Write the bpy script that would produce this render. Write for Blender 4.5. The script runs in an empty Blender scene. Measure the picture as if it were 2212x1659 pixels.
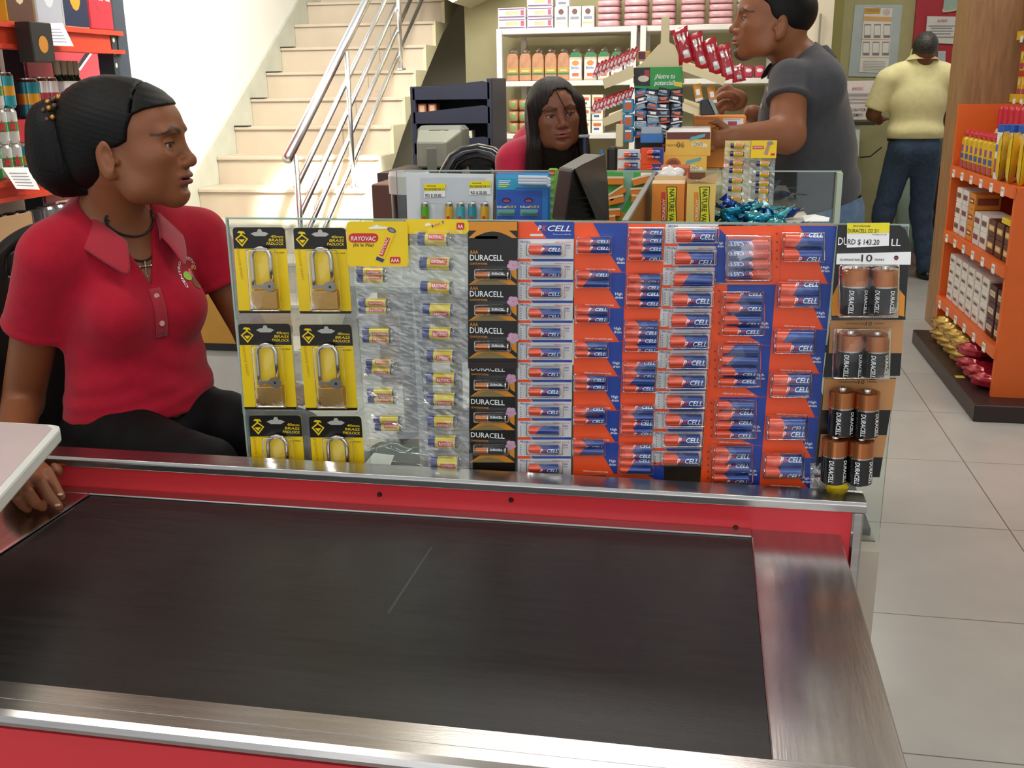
import bpy, bmesh, math, random
import numpy as np
from mathutils import Matrix, Vector
random.seed(7); RNG=np.random.default_rng(7)
scn=bpy.context.scene; COL=scn.collection
# ---------- camera ----------
F=2200.0; PT,RL,YW=[math.radians(v) for v in (16.35,0.79,10.8)]; CH=1.4
_cy,_sy=math.cos(YW),math.sin(YW)
FW=np.array([-_sy*math.cos(PT),_cy*math.cos(PT),-math.sin(PT)]); RT=np.array([_cy,_sy,0.]); DN=-np.cross(RT,FW)
CM=np.array([RT*math.cos(RL)+DN*math.sin(RL),-RT*math.sin(RL)+DN*math.cos(RL),FW])
cam=bpy.data.cameras.new('camera'); cam.sensor_width=36; cam.lens=F/2212*36; cam.clip_start=.02
co=bpy.data.objects.new('camera',cam); COL.objects.link(co)
mw=Matrix.Identity(4)
for i in range(3): mw[i][0]=CM[0][i]; mw[i][1]=-CM[1][i]; mw[i][2]=-CM[2][i]
mw[2][3]=CH; co.matrix_world=mw; scn.camera=co
def _ray(x,y): return CM.T@np.array([(x-1106)/F,(y-829.5)/F,1.])
def at(x,y,Y):
    d=_ray(x,y); return np.array([0,0,CH])+d*(Y/d[1])
def atx(x,y,X):
    d=_ray(x,y); return np.array([0,0,CH])+d*(X/d[0])
def atz(x,y,z):
    d=_ray(x,y); return np.array([0,0,CH])+d*((z-CH)/d[2])
# ---------- light ----------
scn.view_settings.view_transform='Standard'; scn.view_settings.look='None'; scn.view_settings.gamma=1
scn.view_settings.exposure=0.0; scn.view_settings.use_curve_mapping=False
w=bpy.data.worlds.new('world'); scn.world=w; w.use_nodes=True
w.node_tree.nodes['Background'].inputs[0].default_value=(.93,.97,1,1); w.node_tree.nodes['Background'].inputs[1].default_value=.70
def area(name,loc,target,sx,sy,power,col=(1,1,1)):
    l=bpy.data.lights.new(name,'AREA'); l.shape='RECTANGLE'; l.size=sx; l.size_y=sy; l.energy=power; l.color=col
    o=bpy.data.objects.new(name,l); COL.objects.link(o); o.location=loc
    o.rotation_euler=(Vector(target)-Vector(loc)).to_track_quat('-Z','Y').to_euler(); return o
for i,(x,y,e) in enumerate([(-1.6,1.2,17),(0.6,1.2,17),(-.4,3.6,22),(1.9,4.3,26),(1.2,7.2,34),(-.8,6.0,20)]):
    area('ceiling_tube_light',(x,y,2.93),(x,y,0),1.3,.35,e*.86,(1,.97,.9))
area('front_fill_light',(.2,-1.6,1.9),(-.3,2.0,.9),3.2,1.8,20,(.98,.99,1))  # added fill lamp behind the camera, brightens the card fronts; no window modelled
area('stair_window_light',(-1.2,4.7,2.7),(-3.0,6.3,1.2),1.1,.9,90,(1,.985,.95))
sp=bpy.data.lights.new('stair_sunbeam','SPOT'); sp.energy=2600; sp.spot_size=math.radians(15); sp.spot_blend=.5; sp.shadow_soft_size=.06; sp.color=(1,.98,.93)
so=bpy.data.objects.new('stair_sunbeam',sp); COL.objects.link(so); so.location=(-.9,3.7,2.85)
so.rotation_euler=(Vector((-2.2,5.8,.75))-so.location).to_track_quat('-Z','Y').to_euler()
# ---------- materials ----------
def lin(h):
    if isinstance(h,str):
        h=h.lstrip('#'); c=[int(h[i:i+2],16)/255 for i in (0,2,4)]
        return tuple((v/12.92 if v<=.04045 else ((v+.055)/1.055)**2.4) for v in c)+(1,)
    return tuple(h)+(1,)
MATS={}
def mat(name,col='#808080',rough=.5,metal=0,noise=None,bump=None,stretch=None,coat=0,alpha=1,spec=.5,sss=0,emit=0,attr=None,trans=0,col2=None,sheen=0):
    if name in MATS: return MATS[name]
    m=bpy.data.materials.new(name); m.use_nodes=True; nt=m.node_tree; N=nt.nodes; L=nt.links; b=N['Principled BSDF']
    c=lin(col); b.inputs['Base Color'].default_value=c; b.inputs['Roughness'].default_value=rough; b.inputs['Metallic'].default_value=metal
    b.inputs['Specular IOR Level'].default_value=spec; b.inputs['Coat Weight'].default_value=coat; b.inputs['Coat Roughness'].default_value=.12; b.inputs['Alpha'].default_value=alpha
    b.inputs['Sheen Weight'].default_value=sheen
    if trans: b.inputs['Transmission Weight'].default_value=trans; b.inputs['IOR'].default_value=1.45
    if sss: b.inputs['Subsurface Weight'].default_value=sss; b.inputs['Subsurface Radius'].default_value=(.012,.005,.003); b.inputs['Subsurface Scale'].default_value=.4
    if emit: b.inputs['Emission Color'].default_value=c; b.inputs['Emission Strength'].default_value=emit
    if noise is None and not attr: noise=(9,.06)
    tc=N.new('ShaderNodeTexCoord'); mp=N.new('ShaderNodeMapping'); L.new(tc.outputs['Object'],mp.inputs[0])
    if stretch: mp.inputs['Scale'].default_value=stretch
    src=None
    if attr:
        a=N.new('ShaderNodeAttribute'); a.attribute_name='Col'; src=a.outputs['Color']
        L.new(src,b.inputs['Base Color'])
    if noise:
        n=N.new('ShaderNodeTexNoise'); n.inputs['Scale'].default_value=noise[0]; n.inputs['Detail'].default_value=5; L.new(mp.outputs[0],n.inputs[0])
        r=N.new('ShaderNodeMapRange'); r.inputs[1].default_value=.3; r.inputs[2].default_value=.7; r.inputs[3].default_value=0; r.inputs[4].default_value=1; L.new(n.outputs[0],r.inputs[0])
        mx=N.new('ShaderNodeMix'); mx.data_type='RGBA'; L.new(r.outputs[0],mx.inputs[0])
        if src:
            mx.blend_type='MULTIPLY'; L.new(src,mx.inputs[6]); mx.inputs[0].default_value=1
            rr=N.new('ShaderNodeMapRange'); rr.inputs[3].default_value=1-noise[1]; rr.inputs[4].default_value=1; L.new(n.outputs[0],rr.inputs[0]); L.new(rr.outputs[0],mx.inputs[7])
            for l in list(mx.inputs[0].links): L.remove(l)
            mx.inputs[0].default_value=1
        else:
            mx.inputs[6].default_value=tuple(max(0,v*(1-noise[1])) for v in c[:3])+(1,); mx.inputs[7].default_value=lin(col2) if col2 else tuple(min(1,v*(1+noise[1])) for v in c[:3])+(1,)
        L.new(mx.outputs[2],b.inputs['Base Color'])
    if bump:
        n=N.new('ShaderNodeTexNoise'); n.inputs['Scale'].default_value=bump[0]; n.inputs['Detail'].default_value=3; L.new(mp.outputs[0],n.inputs[0])
        bp=N.new('ShaderNodeBump'); bp.inputs['Strength'].default_value=bump[1]; bp.inputs['Distance'].default_value=.003; L.new(n.outputs[0],bp.inputs['Height']); L.new(bp.outputs[0],b.inputs['Normal'])
    MATS[name]=m; return m
def film(name,tint=(.97,.98,1),base=.05,rough=.08,bump=None,gl=(1,1,1),milk=0):
    """clear sheet: transparent mixed with gloss by view angle"""
    if name in MATS: return MATS[name]
    m=bpy.data.materials.new(name); m.use_nodes=True; nt=m.node_tree; N=nt.nodes; L=nt.links; N.remove(N['Principled BSDF'])
    t=N.new('ShaderNodeBsdfTransparent'); t.inputs[0].default_value=tint+(1,); g=N.new('ShaderNodeBsdfGlossy'); g.inputs['Roughness'].default_value=rough; g.inputs[0].default_value=gl+(1,)
    lw=N.new('ShaderNodeLayerWeight'); lw.inputs[0].default_value=.25
    r=N.new('ShaderNodeMapRange'); r.inputs[3].default_value=base; r.inputs[4].default_value=.9; L.new(lw.outputs['Fresnel'],r.inputs[0])
    mx=N.new('ShaderNodeMixShader'); L.new(r.outputs[0],mx.inputs[0]); L.new(t.outputs[0],mx.inputs[1]); L.new(g.outputs[0],mx.inputs[2]); sh_=mx.outputs[0]
    if milk:
        df=N.new('ShaderNodeBsdfDiffuse'); df.inputs[0].default_value=(.86,.88,.88,1); m2=N.new('ShaderNodeMixShader'); m2.inputs[0].default_value=milk; L.new(sh_,m2.inputs[1]); L.new(df.outputs[0],m2.inputs[2]); sh_=m2.outputs[0]
    L.new(sh_,N['Material Output'].inputs[0])
    if bump:
        tc=N.new('ShaderNodeTexCoord'); n=N.new('ShaderNodeTexNoise'); n.inputs['Scale'].default_value=bump[0]; n.inputs['Detail'].default_value=4; L.new(tc.outputs['Object'],n.inputs[0])
        bp=N.new('ShaderNodeBump'); bp.inputs['Strength'].default_value=bump[1]; bp.inputs['Distance'].default_value=.004; L.new(n.outputs[0],bp.inputs['Height'])
        L.new(bp.outputs[0],g.inputs['Normal']); L.new(bp.outputs[0],lw.inputs['Normal'])
    MATS[name]=m; return m
# ---------- mesh helpers ----------
WM={}
def wm(o): return WM.get(o.name,Matrix.Identity(4)) if o else Matrix.Identity(4)
def link(name,me,parent=None,origin=None,wmat=None):
    o=bpy.data.objects.new(name,me); COL.objects.link(o)
    if parent: o.parent=parent; WM[o.name]=wm(parent)
    else:
        if origin is not None: o.location=origin
        WM[o.name]=Matrix.Translation(origin) if origin is not None else Matrix.Identity(4)
    return o
def tag(o,label=None,cat=None,group=None,kind=None):
    if label: o['label']=label
    if cat: o['category']=cat
    if group: o['group']=group
    if kind: o['kind']=kind
    return o
def thing(name,label,cat,loc,group=None,M=None):
    o=bpy.data.objects.new(name,None); COL.objects.link(o); o.empty_display_size=.05
    m=M if M is not None else Matrix.Translation(Vector([float(v) for v in loc])); o.matrix_world=m; WM[o.name]=m.copy()
    return tag(o,label,cat,group)
_T={}
def text_geo(s,shear=0.):
    k=(s,shear)
    if k in _T: return _T[k]
    cu=bpy.data.curves.new('t','FONT'); cu.body=s; cu.size=1; cu.resolution_u=2; cu.offset=.012; cu.shear=shear
    o=bpy.data.objects.new('t',cu); COL.objects.link(o)
    dg=bpy.context.evaluated_depsgraph_get(); me=bpy.data.meshes.new_from_object(o.evaluated_get(dg))
    bm_=bmesh.new(); bm_.from_mesh(me)
    for yy_ in (.12,.24,.36,.48,.6): bmesh.ops.bisect_plane(bm_,geom=bm_.verts[:]+bm_.edges[:]+bm_.faces[:],plane_co=(0,yy_,0),plane_no=(0,1,0))
    bm_.to_mesh(me); bm_.free()
    v=np.array([x.co[:] for x in me.vertices]).reshape(-1,3); f=[tuple(p.vertices) for p in me.polygons]
    bpy.data.objects.remove(o); bpy.data.curves.remove(cu); bpy.data.meshes.remove(me)
    if len(v)==0: v=np.zeros((0,3))
    else:
        v[:,0]-=v[:,0].min(); v[:,1]-=0
    _T[k]=(v,f); return _T[k]
class MB:
    def __init__(s): s.v=[]; s.f=[]; s.m=[]; s.mi=0; s.T=None; s.sm=[]; s.smooth=False
    def add(s,vs,fs,m=None,smooth=None):
        n=len(s.v); vs=[tuple(float(q) for q in x) for x in vs]
        if s.T is not None: vs=[tuple(s.T@Vector(x)) for x in vs]
        s.v+=vs; s.f+=[tuple(i+n for i in f) for f in fs]; s.m+=[s.mi if m is None else m]*len(fs); s.sm+=[s.smooth if smooth is None else smooth]*len(fs); return s
    def box(s,lo,hi,m=None,b=0):
        x0,y0,z0=[min(a,c) for a,c in zip(lo,hi)]; x1,y1,z1=[max(a,c) for a,c in zip(lo,hi)]
        if b:
            b=min(b,(x1-x0)/2.01,(y1-y0)/2.01,(z1-z0)/2.01); V=[]
            for x,sx in ((x0,1),(x1,-1)):
                for y,sy in ((y0,1),(y1,-1)):
                    for z,sz in ((z0,1),(z1,-1)):
                        V+=[(x+sx*b,y+sy*b,z),(x+sx*b,y,z+sz*b),(x,y+sy*b,z+sz*b)]
            I=lambda a,c,d,k:(a*4+c*2+d)*3+k; Fc=[]
            Fc+=[(I(0,0,0,2),I(0,0,1,2),I(0,1,1,2),I(0,1,0,2)),(I(1,0,0,2),I(1,1,0,2),I(1,1,1,2),I(1,0,1,2))]
            Fc+=[(I(0,0,0,1),I(1,0,0,1),I(1,0,1,1),I(0,0,1,1)),(I(0,1,0,1),I(0,1,1,1),I(1,1,1,1),I(1,1,0,1))]
            Fc+=[(I(0,0,0,0),I(0,1,0,0),I(1,1,0,0),I(1,0,0,0)),(I(0,0,1,0),I(1,0,1,0),I(1,1,1,0),I(0,1,1,0))]
            for a in (0,1):
                for c in (0,1):
                    Fc+=[(I(a,c,0,2),I(a,c,0,1),I(a,c,1,1),I(a,c,1,2)),(I(a,0,c,2),I(a,0,c,0),I(a,1,c,0),I(a,1,c,2)),(I(0,a,c,1),I(0,a,c,0),I(1,a,c,0),I(1,a,c,1))]
                    for d in (0,1): Fc.append((I(a,c,d,0),I(a,c,d,1),I(a,c,d,2)))
            cc=np.array([(x0+x1)/2,(y0+y1)/2,(z0+z1)/2]); V_=np.array(V); out=[]
            for f in Fc:
                p=V_[list(f)]; n=np.cross(p[1]-p[0],p[2]-p[0]); out.append(f if n@(p.mean(0)-cc)>0 else f[::-1])
            return s.add(V,out,m)
        V=[(x0,y0,z0),(x1,y0,z0),(x1,y1,z0),(x0,y1,z0),(x0,y0,z1),(x1,y0,z1),(x1,y1,z1),(x0,y1,z1)]
        return s.add(V,[(3,2,1,0),(4,5,6,7),(0,1,5,4),(1,2,6,5),(2,3,7,6),(3,0,4,7)],m)
    def prism(s,poly,o,u,v,d,m=None,cap=True):
        """poly 2d pts in axes u,v from origin o, extruded by vector d"""
        o,u,v,d=[np.array(q,float) for q in (o,u,v,d)]; n=len(poly)
        A=[o+u*p[0]+v*p[1] for p in poly]; B=[a+d for a in A]
        return s.add(A+B,[tuple(range(n))[::-1],tuple(range(n,2*n))]+[(i,(i+1)%n,n+(i+1)%n,n+i) for i in range(n)],m)
    def quad(s,a,b,c,d,m=None): return s.add([a,b,c,d],[(0,1,2,3)],m)
    def poly(s,pts,m=None): return s.add(pts,[tuple(range(len(pts)))],m)
    def cyl(s,a,b,r0,r1=None,n=16,m=None,cap=True,smooth=True):
        a=np.array(a,float); b=np.array(b,float); r1=r0 if r1 is None else r1
        ax=b-a; ax/=np.linalg.norm(ax)+1e-12; t=np.array([0,0,1.]) if abs(ax[2])<.9 else np.array([1.,0,0]); u=np.cross(ax,t); u/=np.linalg.norm(u); v=np.cross(ax,u)
        V=[];
        for c,r in ((a,r0),(b,r1)):
            for i in range(n): q=2*math.pi*i/n; V.append(c+r*(u*math.cos(q)+v*math.sin(q)))
        s.add(V,[(i,(i+1)%n,n+(i+1)%n,n+i) for i in range(n)],m,smooth)
        if cap: s.add(V,[tuple(range(n))[::-1],tuple(range(n,2*n))],m,False)
        return s
    def tube(s,pts,r,n=10,m=None,cap=True,closed=False):
        P=[np.array(p,float) for p in pts]; k=len(P); rr=r if hasattr(r,'__len__') else [r]*k; V=[]; up=None
        for i in range(k):
            if closed: d=P[(i+1)%k]-P[i-1]
            else: d=P[min(i+1,k-1)]-P[max(i-1,0)]
            d/=np.linalg.norm(d)+1e-12
            if up is None: t=np.array([0,0,1.]) if abs(d[2])<.9 else np.array([1.,0,0]); up=np.cross(d,t)
            up=up-d*(up@d); up/=np.linalg.norm(up)+1e-12; w_=np.cross(d,up)
            for j in range(n): q=2*math.pi*j/n; V.append(P[i]+rr[i]*(up*math.cos(q)+w_*math.sin(q)))
        Fs=[]
        for i in range(k if closed else k-1):
            a=i*n; b=((i+1)%k)*n
            for j in range(n): Fs.append((a+j,a+(j+1)%n,b+(j+1)%n,b+j))
        if cap and not closed: Fs+=[tuple(range(n))[::-1],tuple(range((k-1)*n,k*n))]
        return s.add(V,Fs,m,True)
    def lathe(s,prof,o=(0,0,0),n=24,m=None,ms=None):
        V=[];
        for r,z in prof:
            for i in range(n): q=2*math.pi*i/n; V.append((o[0]+r*math.cos(q),o[1]+r*math.sin(q),o[2]+z))
        for k in range(len(prof)-1):
            s.add(V[k*n:(k+2)*n],[(i,(i+1)%n,n+(i+1)%n,n+i) for i in range(n)],(ms[k] if ms else m),True)
        return s
    def ell(s,c,r,R=None,nu=16,nv=10,m=None,f=None):
        V=[];c=np.array(c,float)
        for j in range(nv+1):
            ph=math.pi*j/nv
            for i in range(nu):
                th=2*math.pi*i/nu; p=np.array([math.sin(ph)*math.cos(th),math.sin(ph)*math.sin(th),math.cos(ph)])
                if f: p=f(p)
                p=p*np.array(r)
                if R is not None: p=R@p
                V.append(c+p)
        Fs=[(j*nu+i,(j+1)*nu+i,(j+1)*nu+(i+1)%nu,j*nu+(i+1)%nu) for j in range(nv) for i in range(nu)]
        return s.add(V,Fs,m,True)
    def text(s,t,o,u,v,h,m=None,w=None,center=False,shear=0.,off=None,bend=None):
        """flat lettering: baseline origin o, right u, up v, cap height h (world units), optional total width w"""
        g,fs=text_geo(t,shear)
        if len(g)==0: return s
        o,u,v=[np.array(q,float) for q in (o,u,v)]; gh=.7; wd=g[:,0].max()
        sy=h/gh; sx=(w/wd) if w else sy
        x=g[:,0]*sx; y=g[:,1]*sy
        if center: x=x-wd*sx/2
        if bend: P=[bend(a,b) for a,b in zip(x,y)]
        else: P=[o+u*a+v*b for a,b in zip(x,y)]
        return s.add(P,fs,m,False)
    def build(s,name,mats,parent=None,origin=None,label=None,cat=None,group=None,kind=None,bevel=0,subs=0,cloth=None):
        V=np.array(s.v).reshape(-1,3)
        if parent is None and origin is None and len(V):
            origin=((V[:,0].min()+V[:,0].max())/2,(V[:,1].min()+V[:,1].max())/2,V[:,2].min())
        W=wm(parent) if parent else Matrix.Translation(Vector([float(q) for q in origin]))
        Wi=np.array(W.inverted()); V=V@Wi[:3,:3].T+Wi[:3,3]
        me=bpy.data.meshes.new(name); me.from_pydata(V.tolist(),[],s.f)
        for q in (mats if isinstance(mats,(list,tuple)) else [mats]): me.materials.append(q)
        me.polygons.foreach_set('material_index',s.m); me.polygons.foreach_set('use_smooth',s.sm); me.update()
        o=link(name,me,parent,None if parent else tuple(float(q) for q in origin))
        if bevel:
            b=o.modifiers.new('b','BEVEL'); b.width=bevel; b.segments=2; b.limit_method='ANGLE'
        if subs: q=o.modifiers.new('s','SUBSURF'); q.levels=q.render_levels=subs
        return tag(o,label,cat,group,kind)
def children(o): return [c for c in COL.objects if c.parent==o]
KIDS={}
def dup(src,parent=None,M=None,label=None,group=None,kids=None):
    """copy a thing with its parts and sub-parts"""
    c=src.copy(); COL.objects.link(c)
    if parent: c.parent=parent
    else:
        c.matrix_world=M; WM[c.name]=M.copy()
    if label: c['label']=label
    if group: c['group']=group
    if src.name not in KIDS: KIDS[src.name]=[k for k in bpy.data.objects if k.parent==src and k.name not in TMPC]
    for k in KIDS[src.name]: dup(k,c)
    return c
TMPC=set()
X3,Y3,Z3=np.eye(3)
def rotz(a): c,s_=math.cos(a),math.sin(a); return np.array([[c,-s_,0],[s_,c,0],[0,0,1.]])
def TR(loc,rz=0,rx=0,ry=0,sc=1): return Matrix.Translation(Vector([float(v) for v in loc]))@Matrix.Rotation(rz,4,'Z')@Matrix.Rotation(ry,4,'Y')@Matrix.Rotation(rx,4,'X')@Matrix.Scale(sc,4)
# ================= STRUCTURE =================
def struct(name,mb,m): return mb.build(name,m,kind='structure',origin=(0,0,0))
m_wall=mat('wall_cream','#e6dfc4',.8,noise=(3,.04)); m_wallw=mat('wall_white','#f2efe4',.8,noise=(3,.02)); m_green=mat('wall_green','#93945c',.7,noise=(4,.06)); m_olive=mat('wall_khaki','#aaa27a',.75,noise=(4,.05))
m_ceil=mat('ceiling_white','#e8e6e0',.9)
# floor tiles
mf=mat('floor_tile','#b5b2ae',.28,noise=(6,.05),bump=(30,.02)); nt=mf.node_tree; N=nt.nodes; L=nt.links; b=N['Principled BSDF']
src=b.inputs['Base Color'].links[0].from_socket
tc=N.new('ShaderNodeTexCoord'); sx=N.new('ShaderNodeSeparateXYZ'); L.new(tc.outputs['Object'],sx.inputs[0])
def grout(out,off,per=.626,wd=.004):
    a=N.new('ShaderNodeMath'); a.operation='SUBTRACT'; L.new(out,a.inputs[0]); a.inputs[1].default_value=off
    d=N.new('ShaderNodeMath'); d.operation='PINGPONG'; L.new(a.outputs[0],d.inputs[0]); d.inputs[1].default_value=per/2
    c=N.new('ShaderNodeMath'); c.operation='LESS_THAN'; L.new(d.outputs[0],c.inputs[0]); c.inputs[1].default_value=wd/2; return c.outputs[0]
g1=grout(sx.outputs[0],1.007); g2=grout(sx.outputs[1],2.013); mxx=N.new('ShaderNodeMath'); mxx.operation='MAXIMUM'; L.new(g1,mxx.inputs[0]); L.new(g2,mxx.inputs[1])
mm=N.new('ShaderNodeMix'); mm.data_type='RGBA'; L.new(mxx.outputs[0],mm.inputs[0]); L.new(src,mm.inputs[6]); mm.inputs[7].default_value=lin('#6a6662'); L.new(mm.outputs[2],b.inputs['Base Color'])
struct('floor',MB().box((-4,-2,-.1),(5,9.3,0)),mf)
struct('wall_left',MB().box((-3.15,1.0,0),(-3.0,9.3,3.4)),m_wallw)
mb=MB().box((-3.0,9.1,0),(.95,9.3,3.4)); struct('wall_back',mb,m_wall)
# wall behind the bread racks (nearer than the corridor end wall)
struct('wall_rear',MB().box((-1.75,7.55,0),(.62,7.7,3.2)),m_olive)
# cream pier and green corridor wall
struct('wall_pier',MB().box((.42,6.62,0),(.70,7.75,3.2)),m_wall)
struct('wall_green',MB().box((.70,7.0,0),(.80,9.12,3.2)),m_green)
struct('wall_corridor',MB().box((.8,9.06,0),(1.58,9.12,3.2)),mat('wall_corridor_khaki','#b3ac80',.75))
mb=MB().box((1.58,9.02,.0),(2.3,9.12,3.2)); struct('wall_red',mb,mat('wall_red_paint','#b01f33',.5,noise=(3,.05)))
mb=MB(); pts=[(1.78+.0,2.25),(1.78,1.93)]+[(1.78+.42*math.sin(a),2.33-.42*math.cos(a)) for a in np.linspace(0,1.25,14)]+[(2.2,2.25)]
mb.prism(pts,(0,9.015,0),X3,Z3,(0,-.004,0)); mb.tube([(p[0],9.01,p[1]) for p in pts[1:-1]],.008,6,1); tag(mb.build('wall_decal',[mat('decal_teal','#9fb7b0',.5),mat('decal_cream','#dcc99a')]),'pale green curved panel with cream edge on the red wall','wall panel')
struct('wall_right',MB().box((4.9,-1,0),(5.0,9.3,3.2)),m_wall)
mb=MB().box((-4,.6,3.0),(5,4.2,3.08)).box((-1.7,4.2,3.0),(5,9.3,3.08)).box((-4,7.6,3.0),(-1.7,9.3,3.08)); struct('ceiling',mb,m_ceil)
# sloped soffit beam over the dark shelf, beside the upper flight
mb=MB(); A=[at(940,-60,7.5),at(1010,-60,7.5)]
mb.prism([(-1.92,2.05),(-1.70,1.93),(-1.25,2.12),(-1.25,2.6),(-1.92,2.6)],(0,7.0,0),X3,Z3,(0,.6,0)); struct('trim_1',mb,m_wall)
# ---------- stairs ----------
m_tread=mat('stair_tile','#d3c3ac',.35,noise=(5,.06)); m_grout=mat('stair_joint','#8d806e',.6); m_str=mat('stringer_cream','#ddd6b0',.7,noise=(3,.04))
st=thing('staircase','cream tiled staircase rising toward the back left beside the white wall','stairs',(-2.5,6,0))
RZ,TD=.1685,.28; X0,X1=-2.98,-1.95; Z0=1.0-RZ*6   # top of the 6th step is z=1.0 at y=6
for k in range(0,15):
    z1=Z0+RZ*(k+1); y=6.0-.28*5+TD*k
    mb=MB().box((X0,y,max(0,z1-RZ)),(X1,y+.03,z1-.018),0).box((X0,y-.012,z1-.022),(X1+.012,y+TD+.02,z1),0,.003).box((X0,y-.013,z1-.022),(X1,y-.002,z1-.018),1)
    xr=X0+.72
    mb.box((xr,y-.001,z1-RZ),(xr+.003,y,z1-.02),1)
    mb.build('step',[m_tread,m_grout],st)
# stringer (right) with sloping underside, and wall skirting on the left
zt=lambda y:Z0+RZ*((y-4.6)/TD+1)
mb=MB(); ys=4.6
poly=[(ys,0)]
for k in range(15):
    y=4.6+TD*k; z=Z0+RZ*(k+1); poly+=[(y,z-RZ if k else 0),(y,z)]
poly+=[(4.6+TD*15,Z0+RZ*15),(4.6+TD*15,2.28),(7.608,1.77),(6.924,1.38),(6.489,1.107),(5.857,.653),(4.95,0)]
n=len(poly)
mb.add([(X1,p[0],p[1]) for p in poly]+[(X1+.022,p[0],p[1]) for p in poly],[tuple(range(n)),tuple(range(n,2*n))[::-1]]+[(i,n+i,n+(i+1)%n,(i+1)%n) for i in range(n)])
mb.build('stringer',m_str,st)
mb=MB(); poly=[(5.6,zt(5.6)-.5),(8.6,zt(8.6)-.5),(8.6,zt(8.6)+.10),(4.9,zt(4.9)+.10),(4.9,0),(5.2,0)]
n=len(poly); mb.add([(-2.9985,p[0],p[1]) for p in poly]+[(-2.982,p[0],p[1]) for p in poly],[tuple(range(n)),tuple(range(n,2*n))[::-1]]+[(i,(i+1)%n,n+(i+1)%n,n+i) for i in range(n)])
mb.build('skirting',mat('skirting_grey','#c9cab8',.6),st)
# black strips at the nosing ends
for k in (6,7,8,9):
    z1=Z0+RZ*(k+1); y=4.6+TD*k
    MB().box((X0+.0,y-.018,z1),(X0+.10,y+.03,z1+.006),0,.002).build('nosing_cover',mat('black_rubber','#1b1b20',.6),st)
# handrail
m_chrome=mat('polished_steel','#f4f5f7',.22,1,noise=(4,.02)); rl=thing('handrail','polished steel handrail with four slanted rods along the stair edge','handrail',(-2.05,5.3,.3))
RX=-2.05; rz_=lambda y:1.08+.607*(y-4.9)
MB().tube([(RX,4.87,rz_(4.87)),(RX,8.2,rz_(8.2))],.026,14).build('top_rail',m_chrome,rl)
for h in (.20,.36,.51,.67):
    MB().tube([(RX,4.96,rz_(4.96)-h),(RX,8.2,rz_(8.2)-h)],.0145,10).build('rod',m_chrome,rl)
for y in (4.93,5.78,6.85,7.9):
    zb=Z0+RZ*(int((y-4.6)/TD)+1)
    MB().tube([(RX+.02,y,zb+.001),(RX+.02,y,rz_(y)-.02)],.015,10).build('post',m_chrome,rl)
    MB().cyl((RX+.02,y,zb+.0012),(RX+.02,y,zb+.013),.032).build('post_base',m_chrome,rl)
# ================= CHECKOUT COUNTER (near) =================
m_steel=mat('brushed_steel','#b9b6b3',.24,1,noise=(14,.10),stretch=(.6,9,9),bump=(60,.04)); m_steel2=mat('brushed_steel_deck','#b6b2af',.22,1,noise=(14,.10),stretch=(9,.6,9),bump=(40,.03)); m_red=mat('red_laminate','#cf2f36',.32,noise=(5,.03))
m_belt=mat('belt_rubber','#121313',.42,noise=(16,.6),stretch=(.5,7,7),bump=(120,.12)); 
cn=thing('checkout_counter','long checkout counter with red panels and stainless steel trim in front','checkout counter',(-.5,1.2,0))
mb=MB().box((-1.5,.862,0),(.205,1.445,.725)); mb.build('body',m_red,cn)
MB().box((-1.7,.856,.32),(.206,.864,.722)).build('front_panel',m_red,cn)
# deck strips
mb=MB().box((-1.7,.868,.726),(.217,.9,.752),0,.001); mb.build('deck_strip',m_steel,cn)
MB().box((.087,.9,.726),(.217,1.485,.7515),0,.0015).build('end_plate',m_steel2,cn)
MB().box((-1.7,1.428,.726),(.0875,1.455,.7525),0,.0015).build('deck_strip',m_steel,cn)
mb=MB(); prof=[(.868,.7521),(.850,.7521),(.842,.749),(.839,.743),(.841,.737),(.848,.734),(.862,.733),(.862,.70),(.868,.70)]
mb.prism(prof,(-1.7,0,0),Y3,Z3,(1.917,0,0)); mb.build('front_trim',m_steel,cn)
# rear upstand with steel cap
MB().box((-1.135,1.456,.3),(.236,1.490,.797)).build('rear_panel',m_red,cn)
mb=MB(); prof=[(1.451,.790),(1.4505,.801),(1.454,.806),(1.500,.806),(1.502,.80),(1.502,.79),(1.49,.79),(1.49,.797),(1.4562,.797),(1.4562,.79)]
mb.prism(prof,(-1.135,0,0),Y3,Z3,(1.385,0,0)); mb.build('rear_cap',m_steel,cn,bevel=.001)
MB().box((.231,1.451,.0),(.247,1.503,.79),0,.003).build('corner_post',m_steel,cn)
# rivets on the upstand
mb=MB()
for (px,py) in [(820,1068),(1104,1080),(1589,1140)]:
    p=at(px,py,1.4555); MB().cyl((p[0],1.4565,p[2]),(p[0],1.452,p[2]),.0045,.003,12).build('rivet',mat('rivet_brown','#3a2420',.4,.5),cn)

# left scanner plate
ed=[atz(169,1101,.7525),atz(0,1212,.7525)]
MB().box((-1.7,.9,.726),(-.997,1.43,.7518),0,.0015).build('scanner_plate',m_steel2,cn)
MB().box((-1.0,.9,.7515),(-.9945,1.428,.7528)).build('plate_edge',m_chrome,cn)
blt=MB().box((-.994,.9,.74),(.0865,1.427,.7495))
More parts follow.
